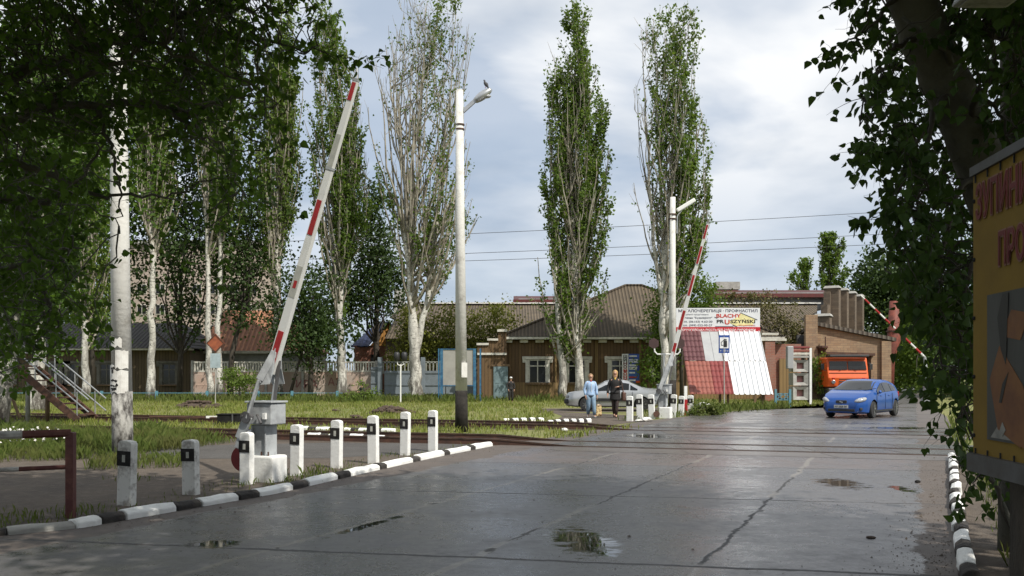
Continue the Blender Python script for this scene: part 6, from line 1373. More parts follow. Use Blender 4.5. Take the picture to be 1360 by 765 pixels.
def person(label, loc, rz, S, J, top, bottom, legs, hair, hairstyle='bob', shoes='blackcloth', skirt=None, group=None, extra=None):
    """J: joint dict in metres, figure faces -y, height 1.0*S"""
    t = thing('person', label, 'person', loc, rz, group)
    D = dict(pel=(0, 0, .53), sp=(0, .005, .61), ch=(0, 0, .73), nk=(0, .005, .835), hb=(0, -.005, .875), hd=(0, -.012, .93), ht=(0, -.002, .975),
             shL=(.095, .0, .80), shR=(-.095, 0, .80), elL=(.125, .02, .635), elR=(-.125, .02, .635), wrL=(.13, -.03, .50), wrR=(-.13, -.03, .50),
             hpL=(.05, 0, .50), hpR=(-.05, 0, .50), knL=(.055, -.01, .275), knR=(-.055, -.01, .275), anL=(.055, .01, .045), anR=(-.055, .01, .045), toL=(.06, -.09, .015), toR=(-.06, -.09, .015))
    D.update(J); V = []; E = []; Rd = []; ix = {}
    def v(n, r, co=None): ix[n] = len(V); V.append(Vector(co if co is not None else D[n])*S); Rd.append((r*S, r*S) if not hasattr(r, '__len__') else (r[0]*S, r[1]*S)); return ix[n]
    def e(a, b): E.append((ix[a], ix[b]))
    v('pel', (.085, .062)); v('sp', (.072, .052)); v('ch', (.088, .06)); v('nk', .031); v('hb', .036); v('hd', (.044, .052)); v('ht', (.032, .036))
    for a, b in (('pel', 'sp'), ('sp', 'ch'), ('ch', 'nk'), ('nk', 'hb'), ('hb', 'hd'), ('hd', 'ht')): e(a, b)
    hd = Vector(D['hd']); v('nose', .008, hd+Vector((0, -.056, -.008))); e('hd', 'nose'); v('chin', .018, Vector(D['hb'])+Vector((0, -.032, -.004))); e('hb', 'chin')
    for s in 'LR':
        v('sh'+s, .034); v('el'+s, .024); v('wr'+s, .016); e('ch', 'sh'+s); e('sh'+s, 'el'+s); e('el'+s, 'wr'+s)
        d = (Vector(D['wr'+s])-Vector(D['el'+s])).normalized(); pm_ = Vector(D['wr'+s])+d*.045; v('pm'+s, (.020, .011), pm_); e('wr'+s, 'pm'+s)
        ac = Vector((0, 1, 0)); ac = (ac-d*ac.dot(d)).normalized(); sd = 1 if s == 'L' else -1
        for k, (o_, ln) in enumerate(((-.016, .040), (-.006, .046), (.005, .043), (.015, .034))):
            a = pm_+ac*o_+d*.012; b = a+d*ln*.6+Vector((-sd*.004, 0, 0)); c = b+d*ln*.4+Vector((-sd*.012, 0, 0))
            v(f'f{k}a{s}', .0052, a); v(f'f{k}b{s}', .0048, b); v(f'f{k}c{s}', .004, c); e('pm'+s, f'f{k}a{s}'); e(f'f{k}a{s}', f'f{k}b{s}'); e(f'f{k}b{s}', f'f{k}c{s}')
        a = Vector(D['wr'+s])+d*.02-ac*.018; b = a-ac*.012+d*.024; v('t1'+s, .007, a); v('t2'+s, .0055, b); e('wr'+s, 't1'+s); e('t1'+s, 't2'+s)
        v('hp'+s, .055); v('kn'+s, .034); v('an'+s, .020); v('to'+s, (.020, .014)); e('pel', 'hp'+s); e('hp'+s, 'kn'+s); e('kn'+s, 'an'+s); e('an'+s, 'to'+s)
    skin('body', V, E, Rd, M['skin'], t, 0, 1)
    # clothes: own surfaces a little outside the body
    def garment(name, names, edges, grow, mat, rads):
        vv = [Vector(D[n] if isinstance(n, str) else n)*S for n in names]; return skin(name, vv, edges, [((r[0]+grow)*S, (r[1]+grow)*S) if hasattr(r, '__len__') else (r+grow)*S for r in rads], M[mat], t, 0, 1)
    mid = lambda a, b, f: tuple(Vector(D[a])*(1-f)+Vector(D[b])*f)
    low = tuple(Vector(D['pel'])+Vector((0, 0, -.02)))
    def loft(mb, secs, n=18):
        P = []
        for c, rx_, ry_ in secs:
            for k in range(n): th = 2*math.pi*k/n; P.append((Vector(c)+Vector((rx_*math.cos(th), ry_*math.sin(th), 0)))*S)
        mb.add(P, [(i*n+k, i*n+(k+1) % n, (i+1)*n+(k+1) % n, (i+1)*n+k) for i in range(len(secs)-1) for k in range(n)]+[tuple(range(n))[::-1], tuple((len(secs)-1)*n+k for k in range(n))])
    mb = MB(); hem = tuple(Vector(D['pel'])+Vector((0, 0, -.035))); shm = mid('ch', 'nk', .62)
    loft(mb, [(hem, .104, .080), (D['pel'], .103, .079), (mid('pel', 'sp', .6), .094, .072), (D['sp'], .091, .069), (mid('sp', 'ch', .5), .097, .073), (D['ch'], .104, .075), (mid('ch', 'nk', .3), .106, .070), (shm, .090, .055), (mid('ch', 'nk', .78), .066, .046), (mid('ch', 'nk', .92), .040, .040)])
    for s in 'LR':
        sh = Vector(D['sh'+s]); mb.tube([(sh+Vector((-.045 if s == 'L' else .045, 0, .010)))*S, (sh+Vector((-.008 if s == 'L' else .008, 0, -.010)))*S, Vector(mid('sh'+s, 'el'+s, .5))*S, Vector(D['el'+s])*S, Vector(mid('el'+s, 'wr'+s, .5))*S, Vector(mid('el'+s, 'wr'+s, .97))*S], [r_*S for r_ in (.026, .036, .036, .032, .029, .025)], 12)
    mb.build(top[1], M[top[0]], t, world=False, smooth=True)
    if skirt:
        mb = MB(); k0, k1 = skirt[1], .56; prof = []
        for i in range(7):
            f = i/6; z = k1+(k0-k1)*f; prof.append((.102+.012*f, z))
        P = []; n = 20
        for r, z in prof:
            for k in range(n): th = 2*math.pi*k/n; P.append((r*math.cos(th)*S, r*.74*math.sin(th)*S, z*S))
        mb.add(P, [(i*n+k, i*n+(k+1) % n, (i+1)*n+(k+1) % n, (i+1)*n+k) for i in range(6) for k in range(n)]); o = mb.build('skirt', M[skirt[0]], t, world=False, smooth=True); md = o.modifiers.new('s', 'SOLIDIFY'); md.thickness = .01
    if legs:
        for s in 'LR':
            pass
        mb = MB(); g_ = legs[2]
        loft(mb, [(tuple((Vector(D['hpL'])+Vector(D['hpR']))/2+Vector((0, 0, -.02))), .09+g_, .068+g_), (D['pel'], .094+g_, .068+g_), (mid('pel', 'sp', .3), .088+g_, .062+g_)])
        for s in 'LR': mb.tube([(Vector(D['hp'+s])+Vector((0, 0, .01)))*S, Vector(mid('hp'+s, 'kn'+s, .35))*S, Vector(mid('hp'+s, 'kn'+s, .75))*S, Vector(D['kn'+s])*S, Vector(mid('kn'+s, 'an'+s, .45))*S, Vector(mid('kn'+s, 'an'+s, .95))*S], [(r_+g_)*S for r_ in (.052, .050, .041, .037, .034, .027)], 14)
        mb.build(legs[1], M[legs[0]], t, world=False, smooth=True)
    for s in 'LR':
        an, to = Vector(D['an'+s]), Vector(D['to'+s]); skin('shoe', [an*S, (an+(to-an)*.2+Vector((0, .0, -.018)))*S, to*S], [(0, 1), (1, 2)], [.022*S, .026*S, (.024*S, .017*S)], M[shoes], t, 0, 1)
    for sx_ in (-1, 1):
        mb = MB(); mb.ball(tuple((hd+Vector((sx_*.018, -.048, .008)))*S), .0062*S, 6); mb.build('eye', M['ink'], t, world=False)
    mb = MB(); mb.ball(tuple((hd+Vector((0, -.047, -.033)))*S), (.010*S, .003*S, .0022*S), 6); mb.build('mouth', M['lips'], t, world=False)
    if hairstyle == 'cap':
        mb = MB(); mb.ball(tuple((hd+Vector((0, .004, .03)))*S), (.055*S, .062*S, .042*S), 14); mb.box(tuple((hd+Vector((0, -.065, .022)))*S), (.07*S, .05*S, .008*S)); mb.build('cap', M[hair], t, world=False, smooth=True)
    else:
        ln = {'bob': .085, 'long': .15, 'short': .045}[hairstyle]; mb = MB(); mb.ball((0, 0, 0), 1.0, 22)
        Pn = []
        for x, y, z in mb.v:
            q = Vector((x*.058, y*.062, z*.062))
            if y < -.30 and z < .55: q *= .62
            elif z < 0: q = Vector((q.x*(1-.12*-z), q.y*.95+.004, z*ln))
            if y >= -.30 and z <= -.95: q.z = -ln*.9
            Pn.append((hd+q+Vector((0, .010, .006)))*S)
        mb.v = [tuple(p) for p in Pn]; mb.build('hair', M[hair], t, world=False, smooth=True)
    if False: vv = [hd+Vector((0, .008, .048)), hd+Vector((0, .036, .02)), hd+Vector((0, .042, -.01)), hd+Vector((0, .04, -ln)), hd+Vector((.036, .014, .02)), hd+Vector((.047, .012, -.012)), hd+Vector((.045, .01, -ln)), hd+Vector((-.036, .014, .02)), hd+Vector((-.047, .012, -.012)), hd+Vector((-.045, .01, -ln))]
    if False: skin('hair', [p*S for p in vv], [(0, 1), (1, 2), (2, 3), (0, 4), (4, 5), (5, 6), (0, 7), (7, 8), (8, 9)], [r*S for r in (.036, .036, .032, .026, .024, .02, .017, .024, .02, .017)], M[hair], t, 0, 1)
    if extra: extra(t, D, S)
    return t
# woman in the pale blue jacket, walking towards the camera
def ex1(t, D, S):
    mb = MB(); c = (Vector(D['nk'])+Vector((0, -.03, -.012)))*S; mb.ball(tuple(c), (.024*S, .022*S, .034*S), 10); mb.build('red_top', M['scarfred'], t, world=False, smooth=True)
    mb = MB(); mb.box(((Vector(D['sp'])+Vector((0, -.083, .07)))*S), (.006*S, .012*S, .20*S)); mb.build('zip', M['white'], t, world=False)
Pw = gr(784.5, 554.5); Hh = (554.5-496)/F*Pw.y
w1 = person('woman in a pale blue jacket and light jeans walking with a patterned bag', Pw, R(8), Hh, dict(elL=(.14, .02, .64), wrL=(.14, -.03, .50), elR=(-.14, .03, .64), wrR=(-.125, -.02, .50), knL=(.062, -.06, .28), anL=(.075, -.06, .05), toL=(.08, -.15, .02), knR=(-.048, .0, .275), anR=(-.040, .09, .07), toR=(-.045, .02, .012)),
            ('jacketblue', 'jacket'), None, ('denim', 'jeans', .010), 'fair', 'bob', 'capwhite', extra=ex1)
# the bag in her left hand (image right)
bp = Pw+Vector((.165*Hh, -.05, .50*Hh-.06)); mb = MB(); mb.box((bp.x+.02, bp.y, bp.z-.50), (.26, .10, .46), top=.85, rz=.3); bgo = thing('plastic_bag', 'cream and brown patterned plastic bag held by the woman in the blue jacket', 'bag', (bp.x, bp.y, bp.z-.7)); mb.build('bag_body', M['bagyellow'], bgo, bevel=.04)
mb = MB(); mb.tube([(bp.x-.06, bp.y, bp.z-.28), (bp.x, bp.y, bp.z-.04), (bp.x+.09, bp.y, bp.z-.28)], .009, 6); mb.build('handle', M['trim'], bgo)
# woman in black
def ex2(t, D, S):
    mb = MB(); c = (Vector(D['nk'])+Vector((0, -.030, -.04)))*S; mb.ball(tuple(c), (.026*S, .03*S, .045*S), 10); mb.build('yellow_top', M['yellowtop'], t, world=False, smooth=True)
Pk = gr(817, 554.5); Hk = (554.5-491)/F*Pk.y
person('blonde woman in a black jacket and knee length black skirt walking with a shoulder bag', Pk, R(-6), Hk, dict(elL=(.145, .01, .655), wrL=(.07, -.10, .645), elR=(-.145, .03, .63), wrR=(-.155, -.04, .50), knL=(.035, -.04, .275), anL=(.02, -.05, .05), toL=(.02, -.13, .012), knR=(-.035, .02, .28), anR=(-.02, .08, .07), toR=(-.02, .01, .012)),
       ('blackcloth', 'jacket'), None, ('tights', 'tights', .001), 'blond', 'long', 'blackcloth', skirt=('blackcloth', .36), extra=ex2)
bg = Pk+Vector((.155*Hk, -.02, .46*Hk)); hb_ = thing('shoulder_bag', 'brown leather bag at the hip of the blonde woman in black', 'bag', (bg.x, bg.y, bg.z-.2)); mb = MB(); mb.box((bg.x+.03, bg.y, bg.z-.03), (.15, .30, .34), top=.85, rz=.15); mb.build('bag_body', M['leather'], hb_, bevel=.04)
mb = MB(); mb.tube([(bg.x+.03, bg.y-.1, bg.z+.1), (bg.x-.06, bg.y-.02, bg.z+.58), (bg.x+.03, bg.y+.12, bg.z+.1)], .012, 6); mb.build('strap', M['leather'], hb_)
# man with white cap near the blue door
Pm = Vector((XX(678.5, 52), 52, 0)); Hm = (533-502)/F*52*1.12
person('figure in a dark jacket and white cap standing by the blue door', Pm, R(15), 1.50, dict(elL=(.15, .0, .64), wrL=(.12, -.06, .5), elR=(-.15, .0, .64), wrR=(-.12, -.06, .50)), ('blackcloth', 'jacket'), None, ('blackcloth', 'trousers', .012), 'capwhite', 'cap', 'blackcloth')
# figure crouching by the fence
Pc = Vector((XX(481, 56), 56, .0))
person('dark haired person in dark clothes sitting before the pink fence', Pc, R(-40), 1.62, dict(pel=(0, .05, .20), sp=(0, .04, .30), ch=(.0, 0, .42), nk=(0, -.02, .52), hb=(0, -.03, .56), hd=(0, -.045, .61), ht=(0, -.04, .655), shL=(.095, 0, .49), shR=(-.095, 0, .49), elL=(.13, -.08, .38), elR=(-.13, -.08, .38), wrL=(.06, -.18, .34), wrR=(-.06, -.18, .34),
       hpL=(.06, .0, .18), hpR=(-.06, .0, .18), knL=(.08, -.20, .27), knR=(-.08, -.20, .27), anL=(.08, -.20, .045), anR=(-.08, -.20, .045), toL=(.08, -.29, .015), toR=(-.08, -.29, .015)), ('blackcloth', 'jacket'), None, ('blackcloth', 'trousers', .012), 'darkhair', 'short', 'blackcloth')
sc_ = MB(); sc_.box((Pc.x, Pc.y+.12, .13), (.45, .4, .26)); o = sc_.build('wooden_crate', M['wood'], bevel=.01); tag(o, 'low wooden crate the dark figure sits on at the pink fence', 'crate')
# ---------------------------------------------------------------- poplars
G6 = 'tall poplars in the grass before the fence and the house'
poplar('poplar_tree', 'dense leafy green poplar in front of the wooden house', gy(764, 56), [(500, 735, 800), (470, 722, 810), (430, 716, 812), (380, 718, 820), (330, 716, 820), (250, 716, 817), (180, 717, 817), (120, 722, 806), (70, 735, 795), (30, 748, 785), (0, 760, 772)],
       [[(770, 530, .30), (768, 480, .24), (765, 420, .21), (762, 330, .17), (758, 240, .12), (762, 120, .06), (764, 5, .015)], [(765, 400, .14), (771, 320, .11), (778, 250, .08), (785, 120, .03)], [(749, 530, .26), (746, 480, .22), (742, 430, .16), (736, 340, .10), (731, 240, .06), (730, 130, .02)]],
       200, M['leaf_pop'], 3.0, .17, group=G6, seed=11, zlo=1.6, twigs=5, ll=(3.5, 8))
poplar('poplar_tree', 'broad half-bare poplar with a forked white trunk, fan of bare shoots above', gy(553, 58), [(430, 528, 585), (390, 512, 610), (330, 500, 645), (290, 495, 665), (250, 490, 678), (200, 486, 668), (150, 484, 650), (100, 484, 640), (60, 490, 634), (20, 518, 624), (-5, 540, 612)],
       [[(553, 530, .46), (552, 500, .40), (550, 450, .34), (546, 400, .24), (542, 330, .20), (538, 250, .13), (525, 150, .07), (512, 60, .02)], [(552, 470, .25), (562, 420, .20), (573, 370, .17), (580, 300, .13), (590, 200, .08), (600, 90, .04), (606, 10, .015)], [(545, 380, .15), (552, 280, .10), (560, 150, .06), (565, 10, .02)]],
       170, M['leaf_pop'], 1.35, .17, group=G6, seed=12, zlo=5.2, twigs=5, ll=(4, 11), wide=4.5, mask=lambda p: (.15 if p[2] > 17 and p[0] < -5.5 else (.7 if p[2] > 15 else 1.4))*(.3 if rng.random() < .35 else 1))
poplar('poplar_tree', 'half-leafed poplar behind the far lamp pole, bare stems on its left', gy(887, 54), [(470, 850, 920), (400, 845, 930), (350, 838, 945), (300, 836, 950), (250, 832, 958), (200, 832, 958), (160, 836, 958), (135, 840, 925), (100, 838, 930), (60, 842, 930), (20, 848, 922), (10, 895, 915)],
       [[(884, 535, .30), (883, 480, .24), (880, 420, .20), (883, 350, .17), (888, 280, .12), (893, 190, .08), (902, 100, .04), (908, 12, .015)], [(885, 440, .16), (892, 360, .13), (905, 290, .10), (922, 220, .06), (932, 150, .02)], [(890, 450, .09), (915, 380, .07), (934, 320, .04), (946, 280, .01)], [(880, 400, .13), (868, 320, .11), (862, 250, .08), (858, 130, .04), (852, 40, .015)], [(882, 370, .12), (877, 250, .09), (874, 130, .05), (868, 25, .015)]],
       140, M['leaf_pop'], 1.7, .17, group=G6, seed=13, zlo=2.8, twigs=5, ll=(4, 9), wide=3.5, mask=lambda p: .06 if p[0] < 8.6 and p[2] > 8.5 else (2.2 if p[0] > 10.3 and p[2] < 18 else .25 if rng.random() < .3 else 1.1))
poplar('poplar_tree', 'green poplar with a white trunk forking low, just right of the raised near boom', gy(453, 60), [(430, 425, 480), (380, 415, 500), (320, 405, 512), (250, 400, 505), (180, 400, 500), (120, 402, 495), (60, 405, 478), (20, 412, 462), (0, 420, 450)],
       [[(455, 530, .34), (453, 480, .30), (451, 430, .26), (447, 370, .22), (440, 310, .16), (432, 240, .11), (425, 120, .05), (428, 10, .02)], [(450, 425, .18), (455, 360, .15), (462, 290, .12), (470, 200, .08), (474, 90, .03)], [(452, 400, .11), (464, 345, .08), (480, 290, .05), (492, 240, .02)]],
       140, M['leaf_pop'], 3.3, .18, group=G6, seed=14, zlo=4.6, twigs=5, ll=(4, 9), mask=lambda p: .2 if rng.random() < .2 else 1)
poplar('poplar_tree', 'slim fresh green poplar with a straight pale trunk left of the near boom', gy(367, 60), [(440, 340, 400), (380, 335, 410), (300, 332, 415), (200, 328, 412), (100, 332, 408), (20, 345, 395), (-40, 355, 385)],
       [[(370, 530, .27), (367, 450, .23), (367, 380, .20), (368, 300, .16), (370, 200, .11), (372, 90, .06), (372, -30, .015)], [(368, 340, .11), (378, 260, .08), (388, 150, .04)]],
       100, M['leaf_pop2'], 3.2, .18, group=G6, seed=15, zlo=6.5, twigs=5, ll=(4, 8))
poplar('poplar_tree', 'poplar with twin white trunks behind the diamond sign', gy(284, 58), [(430, 250, 320), (380, 245, 335), (300, 245, 338), (200, 250, 335), (100, 255, 330), (0, 262, 320), (-80, 275, 305)],
       [[(279, 530, .22), (277, 450, .18), (276, 380, .15), (274, 300, .13), (272, 180, .09), (272, 0, .03)], [(290, 530, .22), (290, 450, .18), (291, 380, .15), (294, 300, .13), (298, 180, .08), (300, 0, .03)]],
       85, M['leaf_pop'], 3.2, .19, group=G6, seed=16, zlo=8.5, twigs=4, ll=(4, 8))
poplar('poplar_tree', 'single white trunked poplar right of the papered pole', gy(202, 58), [(440, 175, 235), (380, 165, 245), (300, 160, 250), (200, 165, 250), (100, 170, 240), (0, 180, 225), (-80, 190, 215)],
       [[(202, 530, .30), (201, 460, .22), (202, 400, .18), (204, 340, .17), (199, 300, .14), (198, 180, .09), (200, 0, .03)]],
       75, M['leaf_pop'], 3.2, .19, group=G6, seed=17, zlo=9, twigs=4, ll=(4, 8))
poplar('poplar_tree', 'pale trunk and fresh shoots behind the steel stairs handrail', gy(112, 56), [(450, 85, 145), (400, 75, 155), (300, 70, 160), (150, 75, 150), (0, 90, 140)],
       [[(112, 530, .26), (112, 470, .2), (114, 420, .16), (118, 340, .12), (116, 200, .07), (115, 40, .02)]],
       70, M['leaf_pop2'], 3.2, .2, group=G6, seed=18, zlo=3.0, twigs=4, ll=(4, 8))
poplar('poplar_tree', 'thick leaning pale trunk behind the top of the steel stairs', gy(50, 40), [(470, 20, 100), (400, 5, 110), (250, -10, 110), (100, 0, 100), (-50, 20, 80)],
       [[(48, 545, .40), (50, 490, .34), (56, 440, .26), (62, 380, .2), (66, 250, .12), (66, 50, .04)]],
       80, M['leaf_dark'], 3.6, .2, group=G6, seed=19, zlo=2.6, twigs=4, ll=(3, 7))
poplar('poplar_tree', 'tall distant poplar above the red clerestory roof', gy(1101, 112), [(385, 1072, 1130), (360, 1072, 1134), (340, 1078, 1130), (325, 1084, 1122), (310, 1092, 1110)],
       [[(1101, 520, .3), (1101, 440, .25), (1101, 380, .18), (1101, 315, .03)]], 60, M['leaf_pop'], 2.0, .30, group='distant poplars', seed=20, zlo=9, twigs=4, ll=(3, 7), barkm='barkdark')
poplar('poplar_tree', 'smaller distant poplar left of the tall one above the roof', gy(1067, 112), [(390, 1042, 1088), (370, 1042, 1086), (355, 1054, 1078), (343, 1062, 1074)],
       [[(1067, 520, .22), (1067, 440, .18), (1067, 390, .12), (1068, 346, .03)]], 40, M['leaf_pop'], 1.8, .28, group='distant poplars', seed=21, zlo=8, twigs=4, ll=(2, 5), barkm='barkdark')
# ---------------------------------------------------------------- broad trees and bushes
def bl(px, py, Y, rx, rz=None, ry=None, dy=0):
    c = at(px, py, Y+dy); return (c.x, c.y, c.z, rx, ry or rx, rz or rx)
def tk(px, Y, zs): return [(gy(px, Y).x+(dx if False else dx), Y, z, r) for dx, z, r in zs]
bushy('dark_tree', 'dark dense tree between the two pale poplars right of the near boom', gy(500, 70), [bl(500, 330, 70, 1.8, 3.2), bl(505, 380, 70, 2.3, 3), bl(462, 395, 70, 1.8, 2.6), bl(495, 270, 70, 1.1, 2.4)], 8500, .24, M['leaf_dark'], [tk(500, 70, [(0, -.1, .3), (0, 4, .22), (0, 11, .1)])], group='dark trees behind the poplars', seed=31)
bushy('dark_tree', 'small dark tree with a slanting trunk before the pink fence', gy(412, 59), [bl(405, 450, 59, 2.0, 2.0), bl(425, 430, 59, 1.8, 2.2), bl(390, 420, 59, 2.2, 2.4), bl(412, 380, 59, 2.2, 2.4)], 6500, .2, M['leaf_dark'], [tk(412, 59, [(0, -.1, .2), (.05, 2, .15), (0, 5.5, .08)]), [(gy(383, 59).x, 59, -.1, .12), (gy(396, 59).x, 59, 2.2, .09), (gy(405, 59).x, 59, 4, .05)]], group='dark trees behind the poplars', seed=32)
bushy('dark_tree', 'dark tree with a black trunk right of the twin white trunks', gy(307, 60), [bl(325, 400, 60, 2.2, 2.2), bl(310, 350, 60, 2.6, 2.8), bl(335, 330, 60, 2.2, 3), bl(300, 290, 60, 2.4, 2.8), bl(350, 270, 60, 2.0, 3), bl(240, 330, 60, 2.4, 3)], 8500, .22, M['leaf_dark'], [[(gy(305, 60).x, 60, -.1, .24), (gy(308, 60).x, 60, 3, .18), (gy(322, 60).x, 60, 6, .12), (gy(326, 60).x, 60, 10, .06)]], group='dark trees behind the poplars', seed=33)
bushy('dark_tree', 'deep green tree filling the gap between the papered pole and the first white trunk', gy(240, 62.5), [bl(240, 410, 62.5, 2.6, 3), bl(225, 300, 62.5, 3.2, 4), bl(255, 250, 62.5, 3, 4.4), bl(165, 340, 62.5, 2.2, 4), bl(200, 220, 62.5, 3.2, 3.6), bl(290, 170, 62.5, 3.2, 5), bl(250, 100, 62.5, 3.5, 4)], 16000, .22, M['leaf_dark'], [tk(238, 62.5, [(0, -.1, .22), (.1, 3, .16), (.1, 9, .08)])], group='dark trees behind the poplars', seed=34)
bushy('dark_tree', 'fresh green tree over the low dark house left of the papered pole', gy(128, 60), [bl(128, 405, 60, 2.0, 2.6), bl(110, 340, 60, 2.4, 3.6), bl(140, 270, 60, 2.6, 3), bl(70, 280, 60, 3, 3.8), bl(90, 190, 60, 3.6, 3.6), bl(160, 170, 60, 3, 3.6)], 12000, .19, M['leaf_pop'], [tk(124, 60, [(0, -.1, .2), (-.1, 4, .14), (0, 9, .08)])], group='dark trees behind the poplars', seed=35)
bushy('dark_tree', 'big gloomy tree over the landing of the steel stairs', gy(5, 25), [bl(20, 400, 25, 1.7, 1.8), bl(60, 350, 25, 1.5, 1.7), bl(0, 300, 25, 2.4, 2.0), bl(70, 250, 25, 1.8, 2.0), bl(30, 180, 25, 2.4, 1.8), bl(-40, 440, 25, 1.5, 1.2), bl(130, 210, 25, 1.6, 1.6), bl(100, 120, 25, 2.2, 1.8)], 15000, .12, M['leaf_near'], [[(gy(-8, 25).x, 25, -.1, .34), (gy(8, 25).x, 25, 2.2, .26), (gy(20, 25).x, 25, 4.5, .2), (gy(40, 25).x, 25, 8, .08)]], group='dark trees behind the poplars', seed=36, shape='leaf', barkm='bark')
for i, (px, w_, lab, sd) in enumerate(((530, 0, 'yellow green bush left of the forked white trunk', 41), (578, 0, 'yellow green bush between the forked trunk and the lamp pole', 42), (655, 0, 'bright yellow green bush above the annex with the blue door', 43))):
    Y = 65
    B = {0: [bl(546, 455, Y, 1.3, 1.7), bl(550, 430, Y, 1.0, 1.4), bl(532, 486, Y, 1.0, .7)], 1: [bl(585, 450, Y, 1.9, 2.2), bl(600, 428, Y, 1.4, 1.5), bl(570, 470, Y, 1.5, 1.8), bl(560, 430, Y, 1.2, 1.2)], 2: [bl(640, 440, Y, 1.7, 2.0), bl(662, 430, Y, 1.5, 1.6), bl(625, 460, Y, 1.4, 1.6), bl(690, 445, Y, 1.4, 1.0)]}[i]
    bushy('bush', lab, gy(px, Y), B, 3800, .17, M['leaf_yel'], [tk(px, Y, [(0, 0, .1), (0, 3, .05)])], 'bush', 'yellow green bushes over the fences', seed=sd, limbs=40)
bushy('bush', 'green bush at the foot of the diamond sign', gy(318, 55), [bl(316, 512, 55, .9, .9), bl(308, 498, 55, .7, .7), bl(330, 503, 55, .6, .5)], 1500, .12, M['leaf_pop2'], [tk(318, 55, [(0, 0, .05), (0, 1.2, .03)])], 'bush', seed=44)
bushy('bush', 'small bright bush hiding the sitting figure before the pink fence', gy(483, 53), [bl(483, 517, 53, .5, .6), bl(494, 526, 53, .7, .4), bl(465, 527, 53, .7, .35)], 900, .11, M['leaf_pop2'], [tk(483, 53, [(0, 0, .04), (0, .5, .02)])], 'bush', seed=45)
bushy('bush', 'low green weeds right of the far guide posts', gy(938, 35.5), [(gy(938, 35.5).x, 35.5, .25, .6, .5, .42), (gy(950, 35.5).x, 35.8, .15, .5, .5, .28), (gy(925, 35.5).x, 35.2, .12, .5, .4, .26)], 1500, .09, M['grass_lush'], [tk(938, 35.5, [(0, 0, .03), (0, .3, .02)])], 'bush', seed=46)
bushy('climbing_bush', 'dark creeper tree rising behind the far lamp pole above the house roof', gy(915, 57), [bl(922, 385, 57, 1.3, 1.6), bl(938, 400, 57, 1.0, 1.2), bl(915, 430, 57, 1.4, 1.6), bl(872, 440, 57, .9, 2.2), bl(868, 490, 57, .9, 1.6), bl(890, 400, 57, 1.2, 2), bl(885, 460, 57, 1.0, 2)], 7000, .17, M['leaf_pop'], [tk(905, 57, [(0, 0, .14), (0, 3, .1), (0, 6, .05)])], 'bush', seed=47)
bushy('dry_vines', 'dry brownish vines hanging over the workshop roof right of the billboard', gy(1020, 66), [bl(1035, 430, 66, 2.0, 1.6, .8), bl(1015, 410, 66.5, 2.0, .9, 1.0), bl(1055, 445, 66, 1.6, 1.2, .8), bl(1000, 395, 67, 1.6, .5, .6), bl(965, 395, 67, 1.4, .5, .6), bl(1050, 470, 62, 1.6, .9)], 4200, .15, M['leaf_dry'], [tk(1030, 66, [(0, 0, .1), (0, 4, .06)])], 'creeper', seed=48, limbs=90)
bushy('bush', 'slim green bush at the gateway of the brick garage', gy(1091, 53.5), [bl(1091, 505, 53.5, .5, 1.0), bl(1088, 485, 53.5, .45, .7)], 900, .13, M['leaf_pop2'], [tk(1091, 53.5, [(0, 0, .05), (0, 1.6, .02)])], 'bush', seed=49)
bushy('broad_tree', 'large round topped tree behind the rusty duct', gy(1185, 88), [bl(1175, 400, 88, 4.2, 4.2), bl(1160, 370, 88, 2.6, 2.6), bl(1200, 380, 88, 3.4, 3.4), bl(1150, 410, 88, 2.2, 3.0), bl(1215, 430, 88, 3.4, 4)], 12000, .34, M['leaf_dark'], [tk(1180, 88, [(0, 0, .4), (0, 5, .3), (0, 9, .15)])], group='trees beyond the garage', seed=51)
bushy('broad_tree', 'green trees and shrubs down the far side of the road', gy(1225, 80), [bl(1215, 490, 80, 2.6, 2.6), bl(1235, 460, 78, 3.0, 3.2), bl(1250, 420, 78, 3.2, 3.4), bl(1200, 470, 82, 2.2, 2.2), bl(1238, 505, 70, 1.6, 1.6), bl(1195, 500, 84, 2.0, 1.9)], 9000, .26, M['leaf_pop'], [tk(1225, 80, [(0, 0, .2), (0, 4, .1)])], group='trees beyond the garage', seed=52)
bushy('broad_tree', 'dark tree closing the view behind the hoarding', gy(1330, 62), [bl(1290, 470, 62, 3, 3), bl(1320, 420, 62, 4, 4.6), bl(1350, 480, 62, 3.2, 3.2), bl(1275, 400, 64, 2.6, 3.4), bl(1380, 400, 62, 4, 5), bl(1300, 340, 64, 3.2, 3.4), bl(1290, 510, 58, 2, 1.3)], 12000, .25, M['leaf_dark'], [tk(1325, 62, [(0, 0, .3), (0, 5, .15)])], group='trees beyond the garage', seed=53)
bushy('broad_tree', 'distant tree line closing the end of the road', gy(1260, 150), [bl(1190, 470, 150, 7, 6), bl(1230, 450, 150, 8, 7), bl(1290, 450, 150, 9, 8), bl(1360, 450, 150, 9, 8), bl(1130, 480, 150, 6, 4)], 6000, .7, M['leaf_dark'], [tk(1260, 150, [(0, 0, .4), (0, 6, .2)])], group='trees beyond the garage', seed=54)
bushy('broad_tree', 'far wooded backdrop behind the left houses', gy(100, 105), [bl(x, 430, 105, 6.5, 7) for x in (-250, -150, -50, 50, 130)]+[bl(x, 360, 105, 6, 6) for x in (-200, -80, 40)]+[bl(400, 440, 105, 4.5, 5), bl(440, 430, 100, 4, 5), bl(345, 440, 105, 4, 4.5)], 14000, .55, M['leaf_dark'], [tk(0, 105, [(0, 0, .4), (0, 6, .2)])], group='trees beyond the left houses', seed=55)

